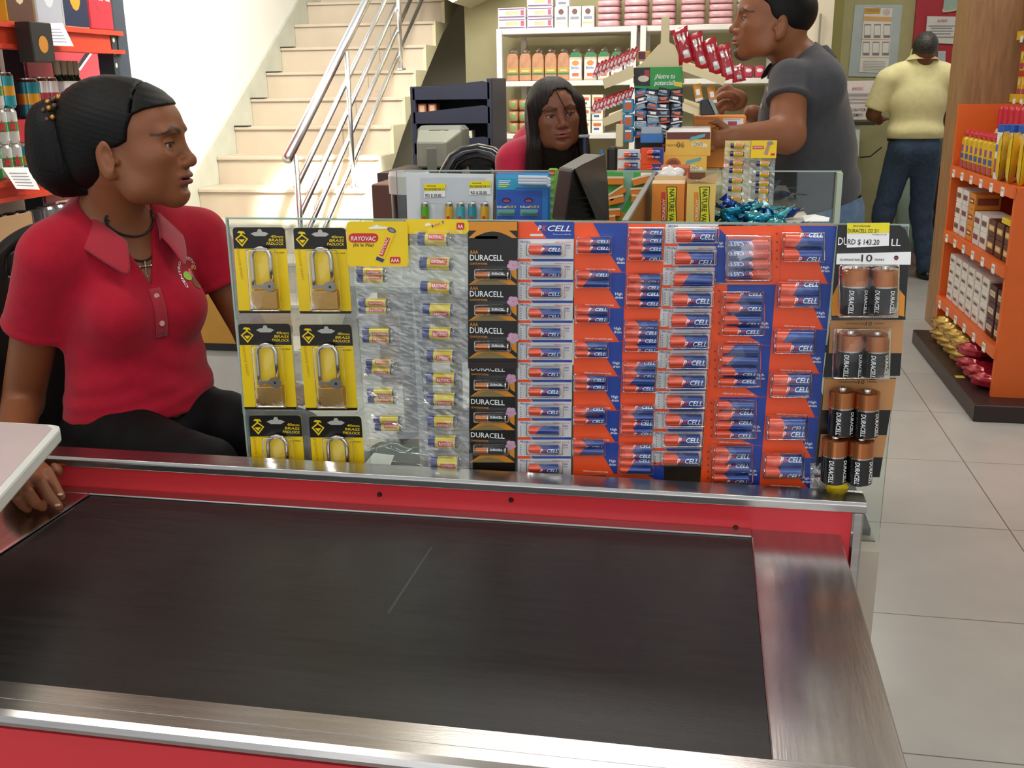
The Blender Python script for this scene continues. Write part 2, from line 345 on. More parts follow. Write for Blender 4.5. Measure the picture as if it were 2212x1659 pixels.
# scratches and seams
mb=blt; m_scr=mat('scratch_grey','#3f4447',.6)
rs=random.Random(3)
for i in range(44):
    x=rs.uniform(-.95,.0); y=rs.uniform(.95,1.40); l=rs.uniform(.008,.05); a=rs.uniform(-.12,.12) if i%4 else rs.uniform(-1,1); w_=rs.uniform(.00015,.0004)
    c,s_=math.cos(a),math.sin(a); z=.74965
    mb.quad((x-l*c,y-l*s_-w_,z),(x+l*c,y+l*s_-w_*.3,z),(x+l*c,y+l*s_+w_*.3,z),(x-l*c,y-l*s_+w_,z),1)
q_=[atz(835,1325,.7497),atz(930,1182,.7497)]; mb.quad(tuple(q_[0]),tuple(q_[0]+X3*.004),tuple(q_[1]+X3*.003),tuple(q_[1]),2)
mb.build('conveyor_belt',[m_belt,m_scr,mat('belt_seam','#34383a',.45)],cn,label='black rubber belt with faint scratches')
# raised bagging/scanner screen at left
m_acr=mat('frosted_plate','#c7bdbb',.18,noise=(8,.03),alpha=1); m_wedge=mat('white_edge','#dfe2dc',.4)
pl=thing('check_writing_shelf','pale translucent plate with white rounded edge over the cashier\'s hand','shelf plate',(-1.2,1.2,.75))
z=.9; a_=atz(137,917,z); b_=atz(0,1072,z)
cn_=[(a_[0]+.002,a_[1]),(b_[0]+.03,b_[1]-.045)]
d=np.array([b_[0]-a_[0],b_[1]-a_[1]]); d/=np.linalg.norm(d); far=np.array([a_[0],a_[1]])+d*.55
p0=np.array([a_[0],a_[1]]); px_=np.array([-1.62,1.36]); 
poly=[tuple(px_),tuple(p0+np.array([-.02,0])),tuple(p0+np.array([-.004,-.004])),tuple(p0+d*.02),tuple(far),(-1.62,far[1])]
MB().prism(poly,(0,0,z-.022),X3,Y3,(0,0,.022)).build('rim',m_wedge,pl,bevel=.004)
inn=[(px_[0],px_[1]-.008),tuple(p0+np.array([-.024,-.008])),tuple(p0+d*.024+np.array([-.012,0])),tuple(far+np.array([-.012,.0])),(-1.62,far[1]+.01)]
MB().prism(inn,(0,0,z+.0001),X3,Y3,(0,0,.0008)).build('top_surface',m_acr,pl)
for (x,y) in ((-1.5,1.3),(-1.5,.95)): MB().cyl((x,y,.7518),(x,y,z-.022),.015).build('leg',m_chrome,pl)
# ================= GLASS CASE =================
m_glass=film('case_glass',(.90,.95,.93),.04,.02); m_gedge=mat('glass_edge','#9fb8ac',.15,noise=(5,.03)); m_cab=mat('cabinet_beige','#b7ad9c',.5); m_dark=mat('case_inside_dark','#4a4a48',.6)
gc=thing('glass_display_case','glass display case on a beige base carrying battery strips','display case',(-.23,2.02,0))
MB().box((-.5,1.515,0),(.285,2.53,.70)).box((-.765,1.515,.67),(-.5,1.585,.70)).build('base',m_cab,gc)
MB().box((-.765,1.552,.70),(.29,1.556,1.197)).build('front_pane',m_glass,gc)
MB().box((-.765,2.50,.99),(.307,2.506,1.197)).build('rear_pane',m_glass,gc)
MB().box((-.765,1.552,1.197),(.29,1.5565,1.2)).build('pane_edge',m_gedge,gc)
MB().box((-.745,2.4995,1.197),(.307,2.5065,1.2)).build('pane_edge',m_gedge,gc)
MB().box((-.767,1.551,.70),(-.764,1.557,1.2)).build('pane_edge',m_gedge,gc)
MB().box((-.122,1.56,.70),(-.117,2.498,1.197)).build('divider_pane',film('divider_glass',(.72,.74,.72),.18,.15,gl=(.8,.8,.8)),gc); MB().box((-.124,1.56,1.196),(-.115,2.5,1.201)).build('pane_edge',mat('divider_edge','#8d9391',.3),gc)
MB().box((.295,2.47,.99),(.307,2.506,1.197)).build('corner_strip',mat('corner_strip_green','#aeb9a6',.35),gc)
MB().box((-.114,1.575,1.0),(.29,2.495,1.012)).build('shelf',mat('case_shelf','#8f8f86',.5),gc)
MB().box((-.75,1.95,1.0),(-.125,2.495,1.012)).build('shelf',MATS['case_shelf'],gc)
MB().box((-.5,1.575,.70),(.28,2.495,.712)).build('inner_floor',m_dark,gc)
# ================= BATTERY CARDS ON THE CASE =================
YC=1.53
m_card=mat('card_white','#d9d8d6',.4); m_cardk=mat('card_black','#15120f',.3); m_yel=mat('card_yellow','#f4cf0c',.35); m_ory=mat('card_orange_red','#f2511a',.35); m_blu=mat('card_blue','#1c3f9a',.35); m_gold=mat('card_amber','#d98b1e',.35)
m_pw=mat('print_white','#f4f4f4',.4); m_pk=mat('print_black','#141414',.4); m_pr=mat('print_red','#d02a26',.4); m_pb=mat('print_blue','#27479c',.4); m_pg=mat('print_grey','#8b8b8b',.4)
m_bor=mat('battery_orange','#e2502a',.22,.25,coat=.6); m_bbl=mat('battery_blue','#26468f',.2,.3,coat=.6); m_bye=mat('battery_yellow','#d6c012',.22,.15,coat=.6); m_bnv=mat('battery_navy','#1d2a70',.2,.2,coat=.6); m_cop=mat('battery_copper','#bd7648',.24,.85); m_bbk=mat('battery_black','#0e0e0e',.18,.2,coat=.7); m_nub=mat('battery_nub','#c9c7c2',.2,1)
m_blis=film('blister_clear',(.98,.985,.99),.018,.05,bump=(60,.25)); m_wrap=film('crinkled_wrap',(.95,.96,.96),.09,.14,bump=(55,.7),milk=.26); m_wrap2=film('clear_backing',(.96,.97,.97),.05,.10,bump=(40,.5),milk=.06)
m_brass=mat('brass','#c39a5c',.32,.9,noise=(60,.06),stretch=(1,1,6)); m_chr2=mat('shackle_chrome','#c9c4bd',.15,1); m_key=mat('key_nickel','#9b948a',.3,1)
def W(x,y,d=0.): return at(x,y,YC-d)
def lay(mb,pts,d,m=0): return mb.poly([W(x,y,d) for x,y in pts],m)
def slab(mb,pts,d,th,m=0):
    A=[W(x,y,d) for x,y in pts]; B=[a+np.array([0,th,0]) for a in A]; n=len(A)
    return mb.add(A+B,[tuple(range(n)),tuple(range(n,2*n))[::-1]]+[(i,n+i,n+(i+1)%n,(i+1)%n) for i in range(n)],m)
def rc(x0,y0,x1,y1,sh=0.,r=5,k=3):
    """rounded rectangle in px, sh = x drift per px of y"""
    P=[]
    for cx,cy,a in ((x0+r,y0+r,math.pi),(x1-r,y0+r,1.5*math.pi),(x1-r,y1-r,0),(x0+r,y1-r,.5*math.pi)):
        for i in range(k+1): q=a+i*math.pi/2/k; P.append((cx+r*math.cos(q),cy+r*math.sin(q)))
    return [(x+sh*(y-y0),y) for x,y in P]
def txt(mb,t,x,y,hpx,d,m,w=None,ang=0.,center=False,shear=0.,sh=0.):
    """printed words: baseline-left at pixel x,y, cap height in px"""
    o=W(x,y,d); px=.00074*(YC-d)/1.53*1.0
    e=W(x+10,y,d)-o; s=np.linalg.norm(e)/10
    u=np.array([math.cos(ang),0,math.sin(ang)]); v=np.array([-math.sin(ang),0,math.cos(ang)])
    return mb.text(t,o,u,v,hpx*s,m,w=w*s if w else None,center=center,shear=shear)
def battery(parent,a,b,r,kind,phi=0.,name='battery'):
    a=np.array(a,float); b=np.array(b,float); Lh=np.linalg.norm(b-a); u=(b-a)/Lh; f=np.array([0,-1.,0]); up=np.cross(f,u)
    if kind!='d' and up[2]<0: up=-up
    n=20; mb=MB()
    def ring(s,rr,fn=None):
        out=[]
        for i in range(n):
            q=2*math.pi*i/n-math.pi; ss=s+(fn(q) if fn else 0); out.append(a+u*ss+rr*(f*math.cos(q)+up*math.sin(q)))
        return out
    def seg(R0,R1,m): mb.add(R0+R1,[(i,(i+1)%n,n+(i+1)%n,n+i) for i in range(n)],m,True)
    def disc(R,m): mb.add(R,[tuple(range(n))],m,False)
    if kind=='pk':
        sp=.33*Lh; ch=lambda q:.16*Lh*(1-abs(((q-phi+math.pi)%(2*math.pi))-math.pi)/math.pi*2)
        R=[ring(0,r*.8),ring(.02*Lh,r),ring(sp,r,ch),ring(.98*Lh,r),ring(Lh,r*.85)]
        seg(R[0],R[1],0); seg(R[1],R[2],0); seg(R[2],R[3],1); seg(R[3],R[4],2); disc(R[0],2); disc(R[4],2)
        mb.cyl(a,a-u*.0012,r*.38,m=2,n=10)
        rr=r+.00025; h=r*.78; x0=.38*Lh; bend=lambda s0:(lambda X,Y:a+u*(s0+X)+rr*(f*math.cos(phi+(Y-h/2)/rr)+up*math.sin(phi+(Y-h/2)/rr)))
        wp=text_geo('PKCELL',.3)[0][:,0].max(); sc=.58*Lh/wp
        g=lambda t:text_geo(t,.3)[0][:,0].max()*sc
        mb.text('P',a,u,up,h,3,w=g('P'),shear=.3,bend=bend(x0)); mb.text('K',a,u,up,h,4,w=g('K'),shear=.3,bend=bend(x0+g('P')*1.02)); mb.text('CELL',a,u,up,h,3,w=g('CELL'),shear=.3,bend=bend(x0+g('PK')*1.03))
        mats=[m_bor,m_bbl,m_nub,m_pw,m_pr]
    elif kind=='ray':
        R=[ring(0,r*.8),ring(.02*Lh,r),ring(.25*Lh,r),ring(.93*Lh,r),ring(.98*Lh,r),ring(Lh,r*.5),ring(1.03*Lh,r*.35)]
        for k,m in enumerate([0,0,1,0,2,2]): seg(R[k],R[k+1],m)
        disc(R[0],2); disc(R[6],2)
        rr=r+.0002; bend=lambda s0,r_=rr:(lambda X,Y:a+u*(s0+X)+r_*(f*math.cos(phi+Y/r_)+up*math.sin(phi+Y/r_)))
        bd=bend(.36*Lh); h=r*.95; K=[]
        for j in range(5):
            for i in range(7): K.append(bd(.5*Lh*i/6,h*(j/4-.5)))
        mb.add(K,[(j*7+i,j*7+i+1,(j+1)*7+i+1,(j+1)*7+i) for j in range(4) for i in range(6)],3)
        mb.text('RAYOVAC',a,u,up,h*.55,4,w=.44*Lh,shear=.1,bend=lambda X,Y:bend(.39*Lh,rr+.0002)(X,Y-h*.27))
        mats=[m_bnv,m_bye,m_nub,m_pr,m_pw]
    else: # copper top
        c_=.40 if kind=='du' else .36
        R=[ring(0,r*.82),ring(.02*Lh,r),ring(c_*Lh,r),ring((c_+.03)*Lh,r),ring(.97*Lh,r),ring(Lh,r*.9)]
        for k,m in enumerate([0,0,2,1,2]): seg(R[k],R[k+1],m)
        disc(R[0],0); disc(R[5],2); mb.cyl(a,a-u*(.05*Lh if kind=='d' else .002),r*.32,r*.28,m=2,n=12)
        rr=r+.0003; h=r*(.36 if kind=='d' else .6)
        bd=lambda X,Y:a+u*(.46*Lh+X)+rr*(f*math.cos(phi+Y/rr)+(-up)*math.sin(phi+Y/rr)) if kind=='d' else a+u*(.5*Lh+X)+rr*(f*math.cos(phi+Y/rr)+up*math.sin(phi+Y/rr))
        if kind=='d':
            for q in (phi,phi+1.15):
                bdd=lambda X,Y,q=q:a+u*(.44*Lh+X)+rr*(f*math.cos(q+Y/rr)+X3*math.sin(q+Y/rr))
                mb.text('DURACELL',a,u,up,h,3,w=.5*Lh,shear=.15,bend=bdd)
        else: mb.text('DURACELL',a,u,up,h,3,w=.4*Lh,bend=bd)
        mats=[m_cop,m_bbk,m_nub,m_pw]
    return mb.build(name,mats,parent)
def wob(mb,pts4,nx,ny,d,amp,m=0,seed=0):
    """crinkled sheet spanning four px corners"""
    rs=np.random.default_rng(seed); V=[]
    (ax,ay),(bx,by),(cx,cy),(dx,dy)=pts4
    for j in range(ny+1):
        t=j/ny
        for i in range(nx+1):
            s_=i/nx; x=(ax*(1-s_)+bx*s_)*(1-t)+(dx*(1-s_)+cx*s_)*t; y=(ay*(1-s_)+by*s_)*(1-t)+(dy*(1-s_)+cy*s_)*t
            V.append(W(x,y,d+rs.uniform(0,amp)))
    n=nx+1
    return mb.add(V,[(j*n+i,j*n+i+1,(j+1)*n+i+1,(j+1)*n+i) for j in range(ny) for i in range(nx)],m,False)
def blister(parent,x0,y0,x1,y1,depth,sh=0.,m=None,d0=.001,r=.003):
    mb=MB(); a=rc(x0,y0,x1,y1,sh,min(4,(y1-y0)/3)); e=3; b_=rc(x0+e,y0+e,x1-e,y1-e,sh,min(4,(y1-y0)/3)); A=[W(x,y,d0) for x,y in a]; B=[W(x,y,d0+depth*.75) for x,y in a]; Cc=[W(x,y,d0+depth) for x,y in b_]; n=len(a)
    mb.add(A+B+Cc,[(i,(i+1)%n,n+(i+1)%n,n+i) for i in range(n)]+[(n+i,n+(i+1)%n,2*n+(i+1)%n,2*n+i) for i in range(n)]+[tuple(range(2*n,3*n))],0,True)
    return mb.build('blister',m or m_blis,parent)
# ---- padlock cards ----
def padcard(x0,y0,lab):
    L_=thing('padlock_card',lab,'padlock',W(x0+57,y0+190),'carded brass padlocks')
    sh=.075; w_,h_=113,186
    mb=MB(); o=(x0,y0)
    slab(mb,rc(x0-6,y0-10,x0+w_+13,y0+h_+12,sh,6),.0006,.0006,0); mb.build('backing',m_wrap2,L_)
    mb=MB(); slab(mb,rc(x0,y0,x0+w_,y0+h_,sh,7),.0016,.0008,0)
    q=lambda x,y:(x0+x+sh*y,y0+y)
    top=[(x,y) for x,y in rc(x0,y0,x0+w_,y0+h_,sh,7) if y<y0+20]; top=[q(0,46)]+top+[q(w_,46)]
    lay(mb,top,.0020,1); lay(mb,[q(0,h_-6),q(w_,h_-6),q(w_-2,h_-.5),q(2,h_-.5)],.0020,1)
    lay(mb,[q(38,14),q(47,10),q(52,10),q(55,4),q(61,4),q(64,10),q(69,10),q(77,14),q(69,19),q(47,19)],.0023,2)
    # diamond badge with hammer head
    lay(mb,[q(4,25),q(18,14),q(32,25),q(18,42)],.0023,3); lay(mb,[q(8,25.5),q(18,18),q(28,25.5),q(18,37)],.0026,1); lay(mb,[q(11,26),q(25,26),q(18,34)],.0028,3)
    lay(mb,[q(9,12),q(13,8),q(24,9),q(27,15),q(23,13),q(20,13),q(20,18),q(16,18),q(16,13)],.0030,3)
    for i,(t,ww) in enumerate((('40mm',27),('BRASS',32),('PADLOCK',37))): 
        a=q(108-ww,22.5+i*7.7); txt(mb,t,a[0],a[1],5.4,.0024,3,w=ww,shear=.15)
    a=q(86,56); txt(mb,'CR-1004',a[0],a[1],2.6,.0024,1,w=22)
    a=q(15,112); txt(mb,'LONG SHACKLE',a[0],a[1],5,.0024,4,w=64,ang=math.pi/2+.07)
    if lab.find('second row')>0 and 'first' in lab: a=q(40,h_-1.5); txt(mb,'PROFESSIONAL QUALITY',a[0],a[1],3,.0026,2,w=58)
    mb.build('card',[m_yel,m_cardk,mat('card_slot','#b9b8ae',.5),m_yel,mat('print_amber','#c6a514',.4)],L_)
    # padlock
    pc=lambda x,y,d:W(*q(x,y),d)
    mb=MB(); P=[pc(37,132,.010)]+[pc(37,y,.010) for y in (110,85,66)]+[pc(57-20*math.cos(t),64-19*math.sin(t),.010) for t in np.linspace(.3,math.pi-.3,9)]+[pc(77,66,.010),pc(77,85,.010),pc(77,118,.010)]
    sk=mb.tube(P,.0036,10).build('shackle',m_chr2,L_)
    mb=MB(); A=[q(30,137),q(84,137),q(84,178),q(30,178)]; slab(mb,A,.017,.013,0); mb.build('padlock_body',m_brass,L_,bevel=.0015)
    mb=MB(); kp=[q(33,125),q(56,124),q(60,119),q(70,116),q(80,119),q(84,127),q(80,136),q(70,139),q(60,136),q(56,131),q(52,132),q(48,130),q(42,133),q(33,131)]
    slab(mb,kp,.0200,.0012,0); lay(mb,[q(70+3*math.cos(t),128+3*math.sin(t)) for t in np.linspace(0,6.28,9)[:-1]],.0203,1); mb.build('key',[m_key,m_pk],L_)
    blister(L_,x0+25+sh*40,y0+48,x0+92+sh*40,y0+182,.022,sh)
    return L_
for x,y,lab in [(502,491,'brass padlock card in the top row, first from the left, pink sleeve beside it'),(633,492,'brass padlock card in the top row, next to the battery header card'),(514,699,'brass padlock card at the left of the second row'),(646,701,'brass padlock card at the right of the second row'),(537,897,'brass padlock card at the left of the lowest row, cut by the rail'),(667,899,'brass padlock card at the right of the lowest row, cut by the rail')]: padcard(x,y,lab)
# ---- yellow header + clear strip, pairs of small batteries ----
def bat_art(mb,x,y,s,d,ang,m0):
    """printed picture of a battery; m0 yellow, +1 blue, +2 grey, +3 red"""
    ca,sa=math.cos(ang),math.sin(ang); R=lambda a,b:(x+s*(a*ca-b*sa),y+s*(a*sa+b*ca))
    lay(mb,[R(-.22,.8),R(.22,.8),R(.22,-.8),R(-.22,-.8)],d,m0); lay(mb,[R(-.22,.8),R(.22,.8),R(.2,1),R(-.2,1)],d+.0001,m0+1)
    lay(mb,[R(.24*math.cos(t),-.8+.13*math.sin(t)) for t in np.linspace(0,6.28,15)[:-1]],d+.0002,m0+1); lay(mb,[R(.17*math.cos(t),-.8+.09*math.sin(t)) for t in np.linspace(0,6.28,15)[:-1]],d+.0003,m0+2)
    lay(mb,[R(-.12,.7),R(.1,.7),R(.1,-.35),R(-.12,-.35)],d+.0003,m0+3)
    o=W(*R(.04,.62),d+.0005); e=W(*R(.04,-.3),d+.0005)-o; u=e/np.linalg.norm(e); v=np.array([-u[2],0,u[0]])
    mb.text('RAYOVAC',o,u,v,s*.15*.00075,m0+4,w=np.linalg.norm(e))
def raystrip(lab,head,strip,rows,pair,hdr_aaa,seed):
    L_=thing('battery_strip',lab,'batteries',W(*strip[3]),None)
    mb=MB(); wob(mb,strip,13,80,.001,.0022,0,seed); mb.build('clear_sleeve',m_wrap,L_)
    hx0,hy0,hx1,hy1=head; mb=MB(); slab(mb,rc(hx0,hy0,hx1,hy1,.03,9),.0125 if hdr_aaa else .009,.0006,0)
    d=.0130 if hdr_aaa else .0095
    if hdr_aaa:
        lay(mb,rc(hx0+5,hy0+26,hx0+69,hy0+46,0,9),d,1); lay(mb,rc(hx0+7,hy0+28,hx0+67,hy0+44,0,8),d+.0002,3); txt(mb,'RAYOVAC',hx0+10,hy0+41.5,9,d+.0005,5,w=54,shear=.2)
        txt(mb,'¡Es la Pila!',hx0+15,hy0+54,6,d,4,w=44); lay(mb,rc(hx0+94,hy0+77,hx0+117,hy0+91,0,3),d,1); txt(mb,'AAA',hx0+96.5,hy0+88,7.5,d+.0003,5,w=18)
        lay(mb,[(hx0+48,hy0+14),(hx0+58,hy0+11),(hx0+66,hy0+7),(hx0+72,hy0+11),(hx0+88,hy0+12),(hx0+88,hy0+16),(hx0+50,hy0+17)],d,2)
        bat_art(mb,hx0+86,hy0+49,40,d+.0004,.38,6)
    else:
        lay(mb,rc(hx1-26,hy0+7,hx1-9,hy0+22,0,3),d,1); txt(mb,'AA',hx1-23.5,hy0+19,8,d+.0003,5,w=12)
        bat_art(mb,hx1-66,hy0+10,14,d+.0004,1.2,6); lay(mb,[(hx1-95,hy0+10),(hx1-85,hy0+7),(hx1-80,hy0+12),(hx1-92,hy0+15)],d,2)
    mb.build('header_card',[m_yel,m_pr,m_pw,m_pr,m_pk,m_pw,m_yel,m_bnv,m_pg,m_pr,m_pw],L_)
    rs=random.Random(seed)
    for (x0,x1,y) in rows:
        if pair:
            for k in (-1,1):
                o=rs.uniform(-2,3) if k>0 else 0
                battery(L_,W(x0+o,y+k*8.3,.012),W(x1+o,y+k*8.3+1,.012),.0062,'ray',rs.uniform(-.7,.7))
            mb=MB(); wob(mb,[(x0-6,y-20),(x1+36,y-20),(x1+36,y+20),(x0-6,y+20)],7,4,.019,.005,0,seed+int(y)); mb.build('blister',m_wrap2,L_)
        else:
            battery(L_,W(x0,y,.014),W(x1,y+2,.014),.0105,'ray',rs.uniform(-.6,.6))
            mb=MB(); wob(mb,[(x0-8,y-19),(x1+26,y-19),(x1+26,y+19),(x0-8,y+19)],7,4,.025,.004,0,seed+int(y)); mb.build('blister',m_wrap2,L_)
raystrip('clear strip of paired small yellow batteries under a yellow header card',(748,478,880,576),[(765,570),(885,570),(925,948),(793,948)],[(771,833,594),(776,840,661),(784,846,724),(792,850,792),(794,853,855),(808,866,914)],True,True,11)
raystrip('clear strip of eleven single yellow batteries with blue ends',(874,474,1012,505),[(884,500),(1010,500),(1016,1014),(908,1014)],[(904,972,516),(908,978,569),(910,978,620),(915,980,668),(914,980,719),(924,984,768),(922,988,817),(924,988,861),(926,986,909),(927,990,953),(932,995,998)],False,False,23)
# ---- black and copper strip ----
def arch(mb,x0,x1,yb,yt,d,m,k=10): return lay(mb,[(x0,yb)]+[(x0+(x1-x0)*i/k,yb-(yb-yt)*math.sin(math.pi*i/k)) for i in range(k+1)]+[(x1,yb)],d,m)
def flower(mb,x,y,s,d,m):
    for a in range(5):
        q=a*1.257+.4; lay(mb,[(x+s*.5*math.cos(q)+s*.5*math.cos(t),y+s*.5*math.sin(q)+s*.42*math.sin(t)) for t in np.linspace(0,6.28,9)[:-1]],d+.00005*a,m)
def durstrip(lab,x0,x1,ys,hdr,foot,rowsy,bx,sx,d0,full):
    L_=thing('battery_strip',lab,'batteries',W(x0+40,foot[1]),None); mb=MB()
    slab(mb,[(x0,hdr[0]),(x1,hdr[0]),(x1+sx,foot[1]),(x0+sx,foot[1])],d0,.0008,0); d=d0+.0004
    if full:
        arch(mb,x0+1,x1-1,hdr[0]+36,hdr[0]+4,d,1); lay(mb,[(x0+1,hdr[0]+1),(x1-1,hdr[0]+1),(x1-1,hdr[0]+20),(x0+1,hdr[0]+20)],d-.0001,1); arch(mb,x0+8,x1-8,hdr[0]+38,hdr[0]+22,d+.0003,0)
        lay(mb,rc(x0+16,ys[0]-28,x0+64,ys[0]-12,0,2),d+.0003,0)
    for i,(ya,yb) in enumerate(zip(ys[:-1],ys[1:])):
        s_=sx*(ya-ys[0])/(ys[-1]-ys[0]); a,b_=x0+s_,x1+s_; h=yb-ya
        arch(mb,a+1,b_-1,yb-1,yb-h*.34,d,1); arch(mb,a+4,b_-20,yb-1,yb-h*.17,d+.0003,4)
        # cream glow of the bloom and lilac flower
        flower(mb,b_-10,ya+h*.45,h*.17,d+.0003,5); lay(mb,[(b_-16,ya+h*.55),(b_-2,ya+h*.35),(b_-2,ya+h*.85),(b_-12,ya+h*.75)],d+.0001,1)
        txt(mb,'AAA',a+4,ya+h*.13,h*.10,d,1,w=18) if full else None
        txt(mb,'DURACELL',a+4,ya+h*(.31 if full else .2),h*.155,d+.0002,2,w=72,shear=0)
        txt(mb,'QUANTUM POWER',a+4,ya+h*(.43 if full else .33),h*.055,d+.0002,1,w=38)
        y=rowsy[i]; battery(L_,W(a+bx[0],y,d0+.008),W(a+bx[1],y+1,d0+.008),.0062,'du',.3)
        blister(L_,a+bx[0]-5,y-13,a+bx[1]+5,y+11,.013,0,d0=d0+.001)
    y=foot[0]; s_=sx
    if full: lay(mb,[(x0+s_,y+16-9),(x1+s_,y+16-9),(x1+s_,foot[1]),(x0+s_,foot[1])],d+.0004,3)
    for i in range(0): pass
    mb.build('card',[m_cardk,m_gold,m_pw,mat('card_brown','#2c1b12',.3),mat('card_tan','#8f7a4a',.4),mat('print_lilac','#c99ab4',.4)],L_)
durstrip('upper black and copper strip of three small batteries, orange arch on top',1011,1118,[538,616,694,775],(478,535),(775,796),[594,671,749],(18,88),0,.008,True)
durstrip('lower black and copper strip of three small batteries, tucked under the upper one',1014,1114,[786,858,930,1000],(786,786),(1000,1018),[833,903,973],(14,80),-1,.004,False)
# ---- white strips of single orange and blue batteries ----
def whitestrip(lab,xt0,xt1,xb0,xb1,y0,y1,edges,rows,bt,bb,r,hdr,seed):
    L_=thing('battery_strip',lab,'batteries',W((xb0+xb1)/2,y1),None); mb=MB()
    slab(mb,[(xt0,y0),(xt1,y0),(xb1,y1),(xb0,y1)],.001,.0008,0); d=.0014
    Lx=lambda y:xt0+(xb0-xt0)*(y-y0)/(y1-y0); Rx=lambda y:xt1+(xb1-xt1)*(y-y0)/(y1-y0)
    if hdr:
        lay(mb,[(xt0,y0),(xt1,y0),(xt1,y0+37),(xt0,y0+37)],d,2); lay(mb,[(xt0,y0),(xt0+34,y0),(xt0+62,y0+36),(xt0,y0+36)],d+.0002,1); txt(mb,'P',xt0+42,y0+20,12,d+.0004,3,w=9,shear=.3); txt(mb,'K',xt0+52,y0+20,12,d+.0004,1,w=10,shear=.3); txt(mb,'CELL',xt0+64,y0+20,12,d+.0004,3,w=50,shear=.3)
        lay(mb,rc(xt0+26,y0+26,xt0+54,y0+31,0,1),d+.0004,0); txt(mb,'Power your daily life',xt0+76,y0+28,2.6,d+.0004,0,w=38)
    for ya,yb in zip(edges[:-1],edges[1:]):
        a,b_=Lx(ya),Rx(ya); a2,b2=Lx(yb),Rx(yb); h=yb-ya
        lay(mb,[(a2+.5,yb-6),(a2+26,yb-6),(a2+31,yb),(a2+.5,yb)],d,1); lay(mb,[(a2+28,yb-5.5),(b2-.5,yb-5.5),(b2-.5,yb-.3),(a2+33,yb-.3)],d,2)
        txt(mb,'PKCELL',a+5,ya+5.5,4,d,2,w=22,shear=.3); txt(mb,'HEAVY DUTY',b_-40,ya+5.5,2.6,d,1,w=36); txt(mb,'AAA' if hdr else 'AA',b_-17,ya+13,4.2,d,2,w=10 if hdr else 7); txt(mb,'1.5V',b_-17,ya+18,2.4,d,2,w=10)
        for k in range(5): lay(mb,[(a+5,ya+11+k*h*.12),(a+8,ya+11+k*h*.12),(a+8,ya+13+k*h*.12),(a+5,ya+13+k*h*.12)],d,4)
    mb.build('card',[m_card,m_ory,m_blu,m_pw,mat('print_greyblue','#8b90a6',.4)],L_)
    rs=random.Random(seed)
    for y in rows:
        t=(y-rows[0])/(rows[-1]-rows[0]); x0=bt[0]+(bb[0]-bt[0])*t; x1=bt[1]+(bb[1]-bt[1])*t
        battery(L_,W(x0,y,.0015+r),W(x1,y+1,.0015+r),r,'pk',rs.choice([.1,0,-.5,1.9,.3,-.2]))
        rp_=r/.00072; blister(L_,x0-7,y-rp_-4,x1+8,y+rp_+4,2*r+.002,0)
whitestrip('white strip of twelve single orange and blue batteries with a logo header',1119,1240,1118,1233,479,1033,[519,565,610,655,698,740,783,826,868,909,950,991,1031],[540,587,631,676,718,761,804,846,888,929,970,1011],(1143,1214),(1143,1208),.0072,True,5)
whitestrip('white strip of twelve single orange and blue batteries without a header, leaning left',1438,1552,1407,1512,484,1005,[485,532,578,622,667,712,757,801,845,889,932,974,1005],[509,557,604,647,692,737,781,824,867,907,950,991],(1461,1546),(1433,1510),.0098,False,8)
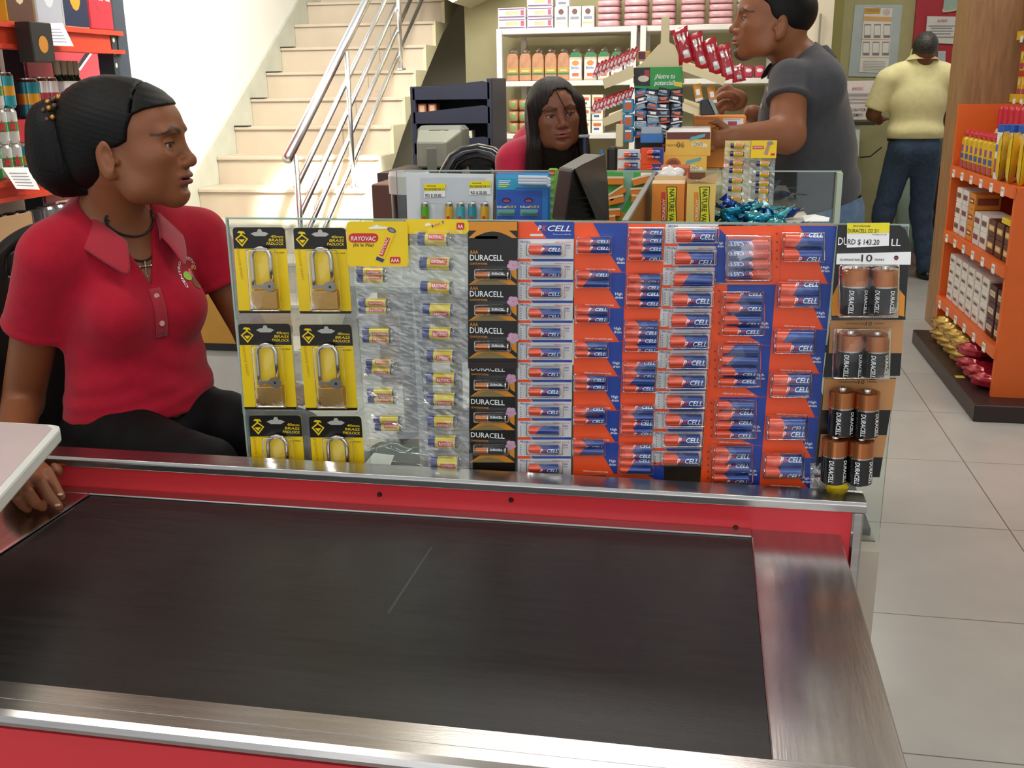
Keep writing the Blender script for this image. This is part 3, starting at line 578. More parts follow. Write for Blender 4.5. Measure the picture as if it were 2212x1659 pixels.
# ---- orange and blue strips ----
m_edgeo=mat('card_orange_pale','#ef6b34',.35)
def obstrip(lab,xt0,xt1,xb0,xb1,y0,y1,edges,rows,bt,bb,r,seed,icons=False,d0=.001,diag=True,blue=True):
    L_=thing('battery_strip',lab,'batteries',W((xb0+xb1)/2,y1),None); mb=MB()
    Lx=lambda y:xt0+(xb0-xt0)*(y-y0)/(y1-y0); Rx=lambda y:xt1+(xb1-xt1)*(y-y0)/(y1-y0)
    slab(mb,[(xt0,y0),(xt1,y0),(xb1,y1),(xb0,y1)],d0,.0008,0); d=d0+.0004; rs=random.Random(seed)
    for i,(ya,yb) in enumerate(zip(edges[:-1],edges[1:])):
        a,b_,a2,b2=Lx(ya),Rx(ya),Lx(yb),Rx(yb); w_=b_-a; g=rows[i]; gm=max(g)+8
        if icons:
            if blue: lay(mb,[(a+w_*.22,ya+1),(b_,ya+1),(b2,yb),(a2+w_*.86,yb),(a2+w_*.62,max(g)+12),(a+w_*.22,max(g)+12)],d,1)
            for k in range(5): lay(mb,[(a+w_*.09+2.6*math.cos(t),ya+14+k*(yb-ya-26)/4.5+2.6*math.sin(t)) for t in np.linspace(0,6.28,8)[:-1]],d,4)
            txt(mb,'MERCURY & CADMIUM FREE',a+w_*.22,yb-6,2.8,d+.0002,3,w=w_*.5)
            txt(mb,'PKCELL',a+w_*.36,ya+7,4.5,d+.0002,5,w=w_*.4,shear=.3)
        elif blue or i==len(edges)-2:
            lay(mb,[(a+w_*(.35 if i==0 else .5),ya+1),(b_,ya+1),(b2,yb),(b2-w_*.07,yb),(a+w_*.66,gm+2)],d,1)
            txt(mb,'MERCURY & CADMIUM FREE',a2+w_*.22,yb-5.5,2.8,d+.0002,3,w=w_*.55)
        if blue:
            xx=a2+w_*.80; yy=(gm+yb)/2 if not icons else max(g)-8
            txt(mb,'High',xx,yy-5,6.0,d+.0003,3,w=w_*.14); txt(mb,'drain',xx,yy+2.5,5.6,d+.0003,3,w=w_*.15)
        ts=[];
        for y in g:
            t=(y-rows[0][0])/(rows[-1][-1]-rows[0][0]); x0=bt[0]+(bb[0]-bt[0])*t; x1=bt[1]+(bb[1]-bt[1])*t; ts.append((x0,x1))
            battery(L_,W(x0,y,d0+.0005+r),W(x1,y+1,d0+.0005+r),r,'pk',rs.choice([.15,0,-.5,.45,.9,-.8,2.4]))
        x0=min(t[0] for t in ts); x1=max(t[1] for t in ts)
        blister(L_,x0-4,min(g)-r/.00072-2,x1+5,max(g)+r/.00072+3,2*r+.002,0,d0=d0+.0006)
    mb.build('card',[m_ory,m_blu,m_pw,m_pw,mat('print_darkred','#a43a1c',.4),m_pb],L_); return L_
def pairs(l): return [tuple(l[i:i+2]) for i in range(0,len(l),2)]
def quads(l): return [tuple(l[i:i+4]) for i in range(0,len(l),4)]
obstrip('orange and blue strip of seven battery pairs beside the logo header strip',1241,1356,1238,1333,481,1026,[481,588,665,738,812,886,955,1024],pairs([521,538,593,612,670,688,746,763,818,835,888,907,957,974]),(1249,1318),(1240,1304),.0062,31)
obstrip('orange and blue strip of four-battery cards half hidden by the leaning white strip',1357,1440,1308,1434,484,1041,[484,590,686,783,876,966,1041],quads([502,518,536,553,600,619,637,655,701,718,735,750,789,806,822,838,884,901,916,930,968,983,999,1014]),(1362,1433),(1341,1406),.0064,32,d0=.0005,blue=False)
obstrip('orange and blue strip of four-battery cards with a column of small icons',1541,1676,1512,1640,614,1053,[614,745,857,962,1052],quads([642,664,690,714,753,778,801,825,875,897,918,937,973,992,1011,1032]),(1567,1648),(1540,1618),.0072,33,icons=True,d0=.0012)
obstrip('orange and blue strip of six battery pairs at the right end, beside the big batteries',1684,1808,1640,1754,487,1056,[487,612,711,806,901,988,1055],pairs([518,550,624,648,726,748,819,843,914,935,994,1017]),(1694,1778),(1652,1731),.0105,34,d0=.0014)
# lone card with a glare on its blister, upside down
L_=thing('battery_card','orange card of four batteries under glare, above the icon strip','batteries',W(1610,612),None); mb=MB()
slab(mb,[(1549,489),(1690,487),(1682,614),(1543,610)],.004,.0008,0); lay(mb,[(1549,489),(1572,512),(1570,611),(1543,610)],.0044,1)
txt(mb,'High',1550,527,5,.0048,2,w=12); txt(mb,'drain',1550,534,5,.0048,2,w=13)
for k in range(5): lay(mb,[(1678+2.6*math.cos(t),505+k*18+2.6*math.sin(t)) for t in np.linspace(0,6.28,8)[:-1]],.0044,3)
mb.build('card',[m_ory,m_blu,m_pw,mat('print_darkred')],L_)
for y in (527,547,570,592): battery(L_,W(1660,y,.0125),W(1573,y+1,.0125),.0075,'pk',.2)
blister(L_,1566,508,1668,608,.018,0,film('blister_glare',(.96,.97,1),.14,.12,bump=(50,.5)),d0=.005)
# ---- big copper-top cells ----
def dpack(lab,top,bands,cells,d0,rx=None):
    L_=thing('battery_pack',lab,'batteries',W((cells[0][0]+cells[-1][1])/2,top[-1][1]),None); mb=MB(); slab(mb,top,d0,.001,0); d=d0+.0004
    for pts,m in bands: lay(mb,pts,d,m); d+=.0001
    return L_,mb,d
def dcell(L_,x0,x1,y0,y1,dd,ph=-.5):
    c=(x0+x1)/2; r=np.linalg.norm(W(x1,y0,dd)-W(x0,y0,dd))/2; battery(L_,W(c+2,y0+5,dd),W(c-3,y1-2,dd),r,'d',ph)
DM=[m_cardk,m_cop,m_pw,m_yel,mat('card_copper_print','#c08a55',.4),mat('card_flame','#e09020',.4),m_pk,m_pr]
L_,mb,d=dpack('large copper-top battery pack at the top with a yellow price sticker',[(1810,486),(1945,487),(1957,497),(1966,525),(1955,690),(1795,684)],[([(1808,548),(1968,544),(1967,572),(1806,571)],2),([(1798,640),(1812,610),(1822,682),(1796,682)],5),([(1930,610),(1955,640),(1953,684),(1934,680)],5),([(1796,684),(1956,684),(1956,691),(1796,691)],0)],[(1817,1940)],.012)
txt(mb,'DU',1810,529,17,d,2,w=22); txt(mb,'LL',1925,531,16,d,2,w=20); txt(mb,'GUARANTEED',1814,563,4.5,d+.0003,6,w=44); txt(mb,'10',1860,565,16,d+.0003,6,w=24); txt(mb,'YEARS',1888,563,4.5,d+.0003,6,w=22)
lay(mb,[(1936+5*math.cos(t),557+5*math.sin(t)) for t in np.linspace(0,6.28,13)[:-1]],d+.0003,6); lay(mb,[(1933,556),(1939,556),(1939,559),(1933,559)],d+.0005,7)
mb.build('card',DM,L_)
mb=MB(); slab(mb,[(1830,482),(1922,481),(1920,531),(1829,535)],.016,.0003,0); lay(mb,[(1830,482),(1922,481),(1921,503),(1830,505)],.0163,1); txt(mb,'PROVISIONES',1843,490,3.5,.0166,2,w=37); txt(mb,'DURACELL D2 2/1',1831,502,8,.0166,2,w=66); txt(mb,'RD $ 143.20',1831,528,12,.0166,2,w=68); txt(mb,'PASILLO 01',1885,508,2.5,.0166,2,w=30); mb.build('price_sticker',[m_pw,mat('sticker_yellow','#f2e21a',.4),m_pk],L_)
dcell(L_,1816,1877,573,681,.042); dcell(L_,1880,1940,575,680,.042,-.8)
blister(L_,1812,572,1944,687,.058,-.02,d0=.0135)
L_,mb,d=dpack('copper-top battery pack hanging second from the top',[(1794,691),(1953,692),(1944,812),(1778,815)],[([(1794,692),(1953,692),(1948,763),(1790,763)],4)],[(1805,1922)],.009)
txt(mb,'GUARANTEED',1828,700,3.5,d,6,w=42); txt(mb,'10',1870,703,9,d,6,w=13); txt(mb,'YEARS',1888,700,3.5,d,6,w=22)
mb.build('card',DM,L_); dcell(L_,1806,1865,714,815,.036); dcell(L_,1865,1921,716,817,.036); blister(L_,1800,708,1926,820,.050,-.03,d0=.0105)
L_,mb,d=dpack('copper-top battery pack of four cells lowest at the corner',[(1781,816),(1936,817),(1900,1031),(1760,1030)],[([(1781,817),(1936,818),(1927,886),(1776,886)],4),([(1773,938),(1916,940),(1907,988),(1768,987)],4)],[(1775,1888)],.006)
txt(mb,'GUARANTEED',1812,826,3.5,d,6,w=42); txt(mb,'10',1854,829,9,d,6,w=13); txt(mb,'YEARS',1872,826,3.5,d,6,w=22)
mb.build('card',DM,L_); dcell(L_,1790,1847,836,940,.034); dcell(L_,1843,1900,840,944,.034); dcell(L_,1774,1832,940,1042,.034); dcell(L_,1830,1887,944,1045,.034)
# ================= ORGANIC SURFACES (implicit shapes meshed on a grid) =================
def smin(a,b,k):
    h=np.maximum(k-np.abs(a-b),0)/k; return np.minimum(a,b)-h*h*k*.25
def smax(a,b,k): return -smin(-a,-b,k)
def ell(Q,c,r,R=None):
    x,y,z=Q[0]-c[0],Q[1]-c[1],Q[2]-c[2]
    if R is not None: x,y,z=[R[0][i]*x+R[1][i]*y+R[2][i]*z for i in range(3)]
    k0=np.sqrt((x/r[0])**2+(y/r[1])**2+(z/r[2])**2)+1e-9; k1=np.sqrt((x/r[0]**2)**2+(y/r[1]**2)**2+(z/r[2]**2)**2)+1e-9
    return k0*(k0-1)/k1
def sph(Q,c,r): return np.sqrt((Q[0]-c[0])**2+(Q[1]-c[1])**2+(Q[2]-c[2])**2)-r
def cone(Q,a,b,ra,rb,flat=None,ret=False):
    d=[b[i]-a[i] for i in range(3)]; L2=sum(q*q for q in d)+1e-12
    t=((Q[0]-a[0])*d[0]+(Q[1]-a[1])*d[1]+(Q[2]-a[2])*d[2])/L2; tt=np.clip(t,0,1)
    D=np.sqrt((Q[0]-a[0]-d[0]*tt)**2+(Q[1]-a[1]-d[1]*tt)**2+(Q[2]-a[2]-d[2]*tt)**2)-(ra+(rb-ra)*tt)
    return (D,t) if ret else D
class Frame:
    def __init__(s,o,az,pitch=0,roll=0,sc=1.):
        s.sc=sc; s.o=np.array(o,float); M_=Matrix.Rotation(az,3,'Z')@Matrix.Rotation(pitch,3,'Y')@Matrix.Rotation(roll,3,'X'); s.R=np.array(M_)
    def loc(s,Q): x,y,z=Q[0]-s.o[0],Q[1]-s.o[1],Q[2]-s.o[2]; R=s.R; k=1/s.sc; return [(R[0,i]*x+R[1,i]*y+R[2,i]*z)*k for i in range(3)]
    def pt(s,p): return s.o+s.R@np.array(p,float)*s.sc
    def vl(s,V): return (V-s.o)@s.R/s.sc
    def vw(s,V): return V@s.R.T*s.sc+s.o
def nets(fn,lo,hi,res):
    lo=np.array(lo,float); hi=np.array(hi,float); n=np.maximum(((hi-lo)/res).astype(int)+2,4)
    ax=[(lo[i]+res*np.arange(n[i])).astype(np.float32) for i in range(3)]
    # evaluate in slabs to keep memory small
    A=np.empty(n,np.float32); st=max(1,int(1.2e6/(n[1]*n[2])))
    for i in range(0,n[0],st):
        g=np.meshgrid(ax[0][i:i+st],ax[1],ax[2],indexing='ij'); A[i:i+st]=fn(g)
    S=A<0; c=np.zeros(tuple(n-1),np.int8)
    for dx in (0,1):
        for dy in (0,1):
            for dz in (0,1): c+=S[dx:n[0]-1+dx,dy:n[1]-1+dy,dz:n[2]-1+dz]
    I=np.argwhere((c>0)&(c<8)); idx=-np.ones(tuple(n-1),np.int64); idx[tuple(I.T)]=np.arange(len(I))
    P=np.zeros((len(I),3)); cnt=np.zeros(len(I))
    for a in range(3):
        b,d=[q for q in range(3) if q!=a]
        for i in (0,1):
            for j in (0,1):
                o0=np.zeros(3,int); o0[b]=i; o0[d]=j; o1=o0.copy(); o1[a]=1
                v0=A[tuple((I+o0).T)]; v1=A[tuple((I+o1).T)]; m=(v0<0)!=(v1<0)
                t=np.where(m,v0/(v0-v1+1e-20),0); p=I+o0.astype(float); p=p.astype(float); p[:,a]+=t
                P[m]+=p[m]; cnt+=m
    V=lo+res*(P/cnt[:,None]); Fc=[]
    for a in range(3):
        b,d=(a+1)%3,(a+2)%3
        s0=[slice(0,n[q]-1) for q in range(3)]; s1=[slice(0,n[q]-1) for q in range(3)]; s1[a]=slice(1,n[a])
        X0=S[tuple(s0)]; X1=S[tuple(s1)]
        E_=np.argwhere(X0!=X1); E_=E_[(E_[:,b]>0)&(E_[:,d]>0)]
        if len(E_)==0: continue
        ob=np.zeros(3,int); ob[b]=1; od=np.zeros(3,int); od[d]=1
        q=np.stack([idx[tuple((E_-ob-od).T)],idx[tuple((E_-od).T)],idx[tuple(E_.T)],idx[tuple((E_-ob).T)]],1)
        fl=X0[tuple(E_.T)]; q[~fl]=q[~fl][:,::-1]; Fc.append(q[(q>=0).all(1)])
    return V,np.concatenate(Fc)
def biggest(VF):
    V,Fc=VF; lab=np.arange(len(V))
    for _ in range(4000):
        m=lab[Fc].min(1); n=lab.copy(); np.minimum.at(n,Fc.ravel(),np.repeat(m,4)); n=n[n]
        if (n==lab).all(): break
        lab=n
    k=np.bincount(lab).argmax(); keep=lab==k; idx=np.cumsum(keep)-1; return V[keep],idx[Fc[keep[Fc].all(1)]]
def relax(V,Fc,it=1,lam=.5):
    for _ in range(it):
        S_=np.zeros_like(V); c=np.zeros(len(V))
        for k in range(4):
            a,b=Fc[:,k],Fc[:,(k+1)%4]; np.add.at(S_,a,V[b]); np.add.at(c,a,1); np.add.at(S_,b,V[a]); np.add.at(c,b,1)
        V=V+(S_/np.maximum(c,1)[:,None]-V)*lam
    return V
def organic(name,parts,m,parent,colf=None,label=None):
    """parts: list of (V,F) world space meshes joined in one mesh"""
    Vs,Fs,n=[],[],0
    for V,Fc in parts: Vs.append(V); Fs.append(Fc+n); n+=len(V)
    V=np.concatenate(Vs); Fc=np.concatenate(Fs); Wi=np.array(wm(parent).inverted()); Vl=V@Wi[:3,:3].T+Wi[:3,3]
    me=bpy.data.meshes.new(name); me.vertices.add(len(V)); me.vertices.foreach_set('co',Vl.astype(np.float32).ravel())
    me.loops.add(Fc.size); me.loops.foreach_set('vertex_index',Fc.astype(np.int32).ravel()); me.polygons.add(len(Fc)); me.polygons.foreach_set('loop_start',(np.arange(len(Fc))*4).astype(np.int32))
    me.polygons.foreach_set('use_smooth',np.ones(len(Fc),bool)); me.update(calc_edges=True); me.validate(); me.materials.append(m)
    if colf is not None:
        c=np.ones((len(V),4),np.float32); c[:,:3]=colf(V); ca=me.color_attributes.new('Col','FLOAT_COLOR','POINT'); ca.data.foreach_set('color',c.ravel())
    o=link(name,me,parent)
    if label: o['label']=label
    return o
def surf(fn,lo,hi,res,it=1): V,Fc=nets(fn,lo,hi,res); return relax(V,Fc,it),Fc
m_skin=mat('skin','#8a5a40',.48,attr=True,noise=(70,.05),bump=(260,.10),sss=.08,spec=.4)
m_hair=mat('hair_black','#070606',.45,noise=(120,.4),stretch=(1,6,6),bump=(160,.35),spec=.22)
m_eyew=mat('eyeball','#d9d2cc',.12,attr=True,noise=(5,.02),coat=.6)
def head(Q,male=0):
    jw=.055+.006*male
    d=ell(Q,(-.012,0,.022),(.103,.074,.086))
    d=smin(d,ell(Q,(.043,0,-.030),(.058,.058,.074)),.03)
    d=smin(d,ell(Q,(.045,0,.034),(.054,.060,.048)),.03)
    for s in (-1,1):
        d=smin(d,ell(Q,(.045,s*.040,-.050),(.034,.020,.030)),.03)
        d=smin(d,cone(Q,(-.005,s*jw,-.035),(.03,s*(jw-.010),-.078),.016,.014),.03)
        d=smin(d,cone(Q,(.03,s*(jw-.010),-.078),(.080,s*.012,-.090),.015,.014),.03)
        d=smin(d,ell(Q,(.062,s*.043,-.018),(.030,.020,.018)),.025)
        d=smin(d,ell(Q,(.088,s*.030,.022),(.014,.022,.007)),.016)
    d=smin(d,sph(Q,(.086,0,-.087),.019+.002*male),.025)
    d=smin(d,ell(Q,(.082,0,-.058),(.030,.030,.024)),.02)
    for s in (-1,1):  # sockets
        d=smax(d,-ell(Q,(.108,s*.033,.002),(.020,.020,.013)),.016)
        d=smin(d,sph(Q,(.0815,s*.0325,0),.0142),.006)
        d=smax(d,-ell(Q,(.096,s*.0325,-.0012),(.016,.0135,.0043)),.002)
        # upper lid fold
        d=smin(d,ell(Q,(.0885,s*.0325,.0052),(.0088,.0155,.0026)),.003)
    nz=.002*male
    d=smin(d,cone(Q,(.092,0,.012),(.114+nz,0,-.024),.0075,.0085),.014)
    d=smin(d,sph(Q,(.1165+nz,0,-.030),.0098),.008)
    for s in (-1,1):
        d=smin(d,ell(Q,(.106,s*.0135,-.034),(.0115,.0080,.0080)),.006)
        d=smax(d,-ell(Q,(.110,s*.0068,-.0415),(.0055,.0032,.004)),.003)
    # philtrum and lips
    d=smin(d,ell(Q,(.1015,0,-.0552),(.0140,.0275,.0066)),.006)
    d=smin(d,ell(Q,(.1015,0,-.0672),(.0135,.0235,.0072)),.006)
    d=smax(d,-ell(Q,(.114,0,-.0608),(.016,.030,.0011)),.003)
    d=smax(d,-ell(Q,(.106,0,-.0775),(.008,.022,.005)),.010)
    for s in (-1,1):
        R=np.array(Matrix.Rotation(s*.35,3,'Z')@Matrix.Rotation(-.15,3,'Y'))
        e=ell(Q,(-.006,s*.0805,-.024),(.0185,.0065,.033),R)
        e=smin(e,ell(Q,(.001,s*.077,-.050),(.010,.006,.010)),.008)
        e=smax(e,-ell(Q,(.000,s*.0885,-.021),(.0115,.0070,.021),R),.003)
        e=smin(e,ell(Q,(-.003,s*.0815,-.028),(.006,.0030,.012),R),.003)
        e=smin(e,ell(Q,(.012,s*.0775,-.028),(.004,.005,.006)),.004)
        d=smin(d,e,.008)
    return d
def headcol(v,base,lip,brow=(.02,.015,.012),male=0,base2=None):
    base=np.array(lin(base)[:3]); lip=np.array(lin(lip)[:3]); c=np.tile(base,(len(v),1)); x,y,z=v.T
    def mix(m,t): nonlocal c; m=np.clip(m,0,1)[:,None]; c=c*(1-m)+np.array(t)*m
    g=lambda a,b,t:np.clip((t-a)/(b-a),0,1)
    if base2 is not None: pass
    e=((z+.0605)/.0110)**2+(y/.0285)**2; mix(g(1.15,.75,e)*(x>.088),lip)
    e=((z+.0608)/.0012)**2+(y/.028)**2; mix(g(1.5,.6,e)*(x>.085),lip*.25)
    ay=np.abs(y); bz=.0195+.010*np.clip((ay-.012)/.024,0,1)-.012*np.clip((ay-.036)/.02,0,1)**1.3; th=.0042-.0016*np.clip((ay-.03)/.025,0,1)
    mix(g(1.3,.6,np.abs(z-bz)/th)*(ay>.011)*(ay<.061)*(x>.03)*.85,brow)
    ez=.0042*np.sqrt(np.clip(1-((ay-.0325)/.0155)**2,0,1)); mix(g(1.4,.5,np.abs(z-ez-.0005)/.0012)*(np.abs(ay-.0325)<.016)*(x>.08),(.012,.008,.008))
    if male:
        b=g(.0,.012,-z-.045)*g(.03,.05,x)*g(.045,.02,ay)*(((z+.0605)/.012)**2+(y/.028)**2>1); mix(b*.55*(np.abs(z+.095)<.02)*(ay<.02)+b*.16,(.02,.015,.013))
    return c
def eyes(parent,Fh,look=0.,iris=(.03,.015,.01)):
    for s in (-1,1):
        mb=MB(); mb.ell((0,0,0),(.0129,)*3,None,24,16); V=np.array(mb.v); V=V[:,[2,0,1]]*1.0  # pole forward
        d_=V/np.linalg.norm(V,axis=1)[:,None]; g=np.array([math.cos(look),math.sin(look),0]); dt=d_@g
        def colf(_,dt=dt):
            c=np.tile(np.array([.42,.36,.33]),(len(dt),1)); c[dt>.84]=iris; c[dt>.965]=(.003,.003,.003); return c
        Fq=np.array(mb.f); organic('eye',[(Fh.vw(V+np.array([.0815,s*.0325,0])),Fq)],m_eyew,parent,colf)
def clipz(Q,pts):
    """piecewise x limit as function of z: returns Q.x - xlim(z)"""
    zs=[p[0] for p in pts]; xs=[p[1] for p in pts]; return Q[0]-np.interp(Q[2],zs,xs).astype(np.float32)
def chain(d,Q,pts,rs,k=.006):
    c=None
    for a,b,ra,rb in zip(pts[:-1],pts[1:],rs[:-1],rs[1:]):
        e=cone(Q,a,b,ra,rb); c=e if c is None else np.minimum(c,e)
    return smin(d,c,k)
# ================= CASHIER IN FRONT (seated, red polo) =================
P1=thing('person','seated person in red polo shirt with black ponytail, looking right, hand on counter','person',(-1.03,1.87,.62))
T1=Frame(at(300,800,1.87),math.atan2(-.53,.85)); H1=Frame(at(270,308,1.83),math.radians(10),.03,0,1.07)
sh=.262
armR=[T1.pt((-.01,-.150,sh-.012)),at(48,870,1.80),at(20,1010,1.56),atz(35,1035,.805)]
armL=[T1.pt((-.01,.178,sh)),T1.pt((.05,.250,.03)),T1.pt((.20,.20,-.03)),T1.pt((.30,.18,-.04))]
nkb=T1.pt((-.015,0,.29)); nkt=H1.pt((-.028,0,-.055))
def tor1(Q):
    q=T1.loc(Q)
    d=ell(q,(0,0,-.10),(.115,.150,.10)); d=smin(d,ell(q,(0,0,-.01),(.100,.138,.15)),.06); d=smin(d,ell(q,(-.005,0,.15),(.095,.132,.15)),.06)
    for s in (-1,1): d=smin(d,ell(q,(.070,s*.060,.135),(.052,.056,.056)),.035)
    d=smin(d,cone(q,(-.012,-.13,sh),(-.012,.13,sh),.046,.046),.05)
    for s in (-1,1): d=smin(d,cone(q,(-.022,s*.025,.345),(-.015,s*.115,sh+.018),.030,.038),.04)
    return d
def neck1(Q): return cone(Q,nkb,nkt,.056,.050)
def arm_(Q,A,r): 
    d=cone(Q,A[0],A[1],r[0],r[1]); d=smin(d,cone(Q,A[1],A[2],r[1]*.97,r[2]),.015); return d
def hand1(Q):
    a=lambda x,y,z:atz(x,y,z); w_=armR[3]
    pal=cone(Q,armR[2],a(30,1035,.79),.024,.022); pal=smin(pal,ell(Q,a(52,1030,.788),(.036,.034,.018)),.02); pal=smin(pal,ell(Q,a(72,1036,.789),(.030,.026,.013)),.015)
    for pts,rs in [((a(78,1002,.800),a(102,1020,.797),a(116,1046,.780),a(132,1072,.7625)),(.011,.0098,.009,.0072)),
                   ((a(60,1012,.803),a(88,1045,.797),a(106,1072,.778),a(127,1094,.7615)),(.011,.0100,.0092,.0072)),
                   ((a(40,1030,.800),a(60,1064,.793),a(76,1086,.775),a(92,1096,.762)),(.011,.0098,.009,.0070)),
                   ((a(25,1045,.795),a(38,1076,.785),a(50,1092,.770),a(60,1100,.761)),(.010,.0088,.0078,.0065)),
                   ((a(70,985,.800),a(100,985,.800),a(120,1000,.790),a(126,1018,.782)),(.013,.0110,.0098,.0080))]: pal=chain(pal,Q,pts,rs,.006)
    return pal
def skin1(Q):
    d=smin(head(H1.loc(Q)),neck1(Q),.025); d=smin(d,tor1(Q),.035)
    d=smin(d,arm_(Q,armR,(.048,.041,.026)),.03); d=smin(d,arm_(Q,armL,(.048,.037,.026)),.03); d=smin(d,hand1(Q),.012)
    d=smin(d,ell(Q,T1.pt((.25,.19,-.04)),(.045,.035,.018)),.02)
    for i in range(4): d=smin(d,cone(Q,T1.pt((.27,.165+.016*i,-.04)),T1.pt((.325-.006*abs(i-1),.158+.017*i,-.05)),.0085,.007),.004)
    d=smin(d,cone(Q,T1.pt((.24,.155,-.04)),T1.pt((.285,.135,-.05)),.0105,.008),.006); return d
hb=[H1.o+np.array([-.16,-.13,-.27]),H1.o+np.array([.19,.13,.13])]
inbox=lambda Q,lo,hi,e:(Q[0]>lo[0]+e)&(Q[0]<hi[0]-e)&(Q[1]>lo[1]+e)&(Q[1]<hi[1]-e)&(Q[2]>lo[2]+e)&(Q[2]<hi[2]-e)
hd=[atz(0,1050,.79)-np.array([.02,.10,.035]),atz(134,1010,.79)+np.array([.09,.12,.04])]
def bodyf(Q):
    d=skin1(Q); return d+.004*inbox(Q,hb[0],hb[1],.006)+.004*inbox(Q,hd[0],hd[1],.004)
lo=np.array([-1.50,1.36,.58]); hi=np.array([-.62,2.12,1.50])
A_=surf(lambda Q:smin(head(H1.loc(Q)),neck1(Q),.025) if False else skin1(Q),hb[0],hb[1],.0024,1); B_=surf(bodyf,lo,hi,.007,1); C_=surf(skin1,hd[0],hd[1],.0028,1)
SK1='#875030'
def col1(V):
    c=headcol(H1.vl(V),SK1,'#7c4038'); far=V[:,2]<H1.o[2]-.2; c[far]=lin(SK1)[:3]
    return c
organic('body',[A_,B_,C_],m_skin,P1,col1); eyes(P1,H1,-.15)
for p in (atz(130,1068,.7685),atz(124,1091,.7675)): MB().ell(p,(.0050,.0045,.0018),nu=10,nv=6).build('fingernail',mat('nail','#c9a596',.25),P1)
# hair
def cap1(Q):
    q=H1.loc(Q); s=.0004*np.sin(q[2]*620+q[0]*160)
    d=ell(q,(-.014,0,.024),(.1135,.0835,.0925)); d=smin(d,ell(q,(.040,0,.040),(.056,.064,.048)),.03)+s
    d=smin(d,ell(q,(-.062,0,-.030),(.052,.060,.055)),.03)
    hl=clipz(q,[(-.14,-.05),(-.09,-.034),(-.055,-.024),(-.010,-.022),(-.004,.012),(.006,.030),(.030,.034),(.050,.042),(.060,.062),(.068,.094),(.078,.12),(.13,.14)])
    y=np.abs(q[1]); hl=hl-.0*y
    d=smax(d,hl*.8,.006); part=np.sqrt((q[0]-.045)**2+0*q[1])  # side parting groove on the right
    g=np.maximum(np.abs(q[0]-.040)-.0012,(.052-q[2])); d=smax(d,-np.maximum(g,-q[1]*1.0-.09),.003)
    return smax(d,-(q[2]+.095),.006)
cap=surf(cap1,H1.o-.16,H1.o+.16,.003,1)
def tail1(Q):
    q=H1.loc(Q); st=.0008*np.sin(np.arctan2(q[1],q[0]+.12)*50+q[2]*60)
    d=ell(q,(-.119,-.018,.000),(.046,.050,.070)); d=smin(d,ell(q,(-.112,-.01,-.045),(.046,.045,.044)),.04); d=smin(d,cone(q,(-.095,-.01,.060),(-.120,-.012,.035),.022,.036),.02)
    d=smin(d,cone(q,(-.105,-.01,-.07),(-.065,-.01,-.082),.026,.012),.02); return d+st
organic('hair',[cap],m_hair,P1); organic('ponytail',[surf(tail1,H1.o-np.array([.26,.12,.16]),H1.o+np.array([-.02,.12,.12]),.0035,1)],m_hair,P1)
m_bead=mat('bead_gold','#c98a3a',.25,.7,coat=.5); ht=None
mbb=MB()
for i in range(12):
    t=2*math.pi*i/12
    for k in (0,1,2): mbb.ell(H1.pt((-.100-.010*k+.006*math.sin(t),-.016+.040*math.cos(t),.044-.004*k+.038*math.sin(t))),(.0050,)*3,nu=8,nv=6,m=(i+k)%2)
mbb.build('hair_tie',[m_bead,mat('bead_brown','#4a2312',.3,coat=.5)],P1)
# polo shirt
m_polo=mat('polo_red','#a8122a',.85,noise=(35,.08),bump=(420,.35),sheen=.12,spec=.2)
def shirt1(Q):
    q=T1.loc(Q); fold=.0022*np.sin(q[2]*95+q[1]*22+np.sin(q[1]*30)*1.2)*np.clip(1-np.abs(q[2]-.02)/.09,0,1)*(q[0]>0)+.0014*np.sin(q[2]*160-q[1]*30)*np.clip(1-np.abs(q[2]+.04)/.05,0,1)
    d=tor1(Q)-.0085+fold
    d=smax(d,-(q[2]+.078-.17*q[1]+.005*np.sin(q[1]*30)),.006)
    for A,r in ((armR,(.0530,.0500)),(armL,(.052,.048))):
        e,t=cone(Q,A[0],A[1],r[0]+.006,r[1]+.012,ret=True); L_=np.linalg.norm(A[1]-A[0]); cut=(t-.46)*L_; flare=.004*np.clip((t-.25)*4,0,1)
        cuff=np.where(t>.41,.0022,0.); e=smax(e-flare-cuff,cut,.005); e=np.maximum(e,-(cone(Q,A[0],A[1],r[0]-.003,r[1]+.008)+np.where(t>.35,0,1.)))
        d=smin(d,e,.028)
    # neck opening: throat hole and V
    d=smax(d,-(cone(Q,nkb+np.array([0,0,-.0]),nkt,.062,.068)),.006)
    vw=.044*np.clip((q[2]-.195)/.125,0,1)+.002
    v=np.maximum(np.maximum(np.abs(q[1]-.0)-vw,.190-q[2]),-q[0]); d=smax(d,-v,.003)
    return d
organic('polo_shirt',[surf(shirt1,(-1.50,1.50,.72),(-.62,2.12,1.24),.0045,1)],m_polo,P1)
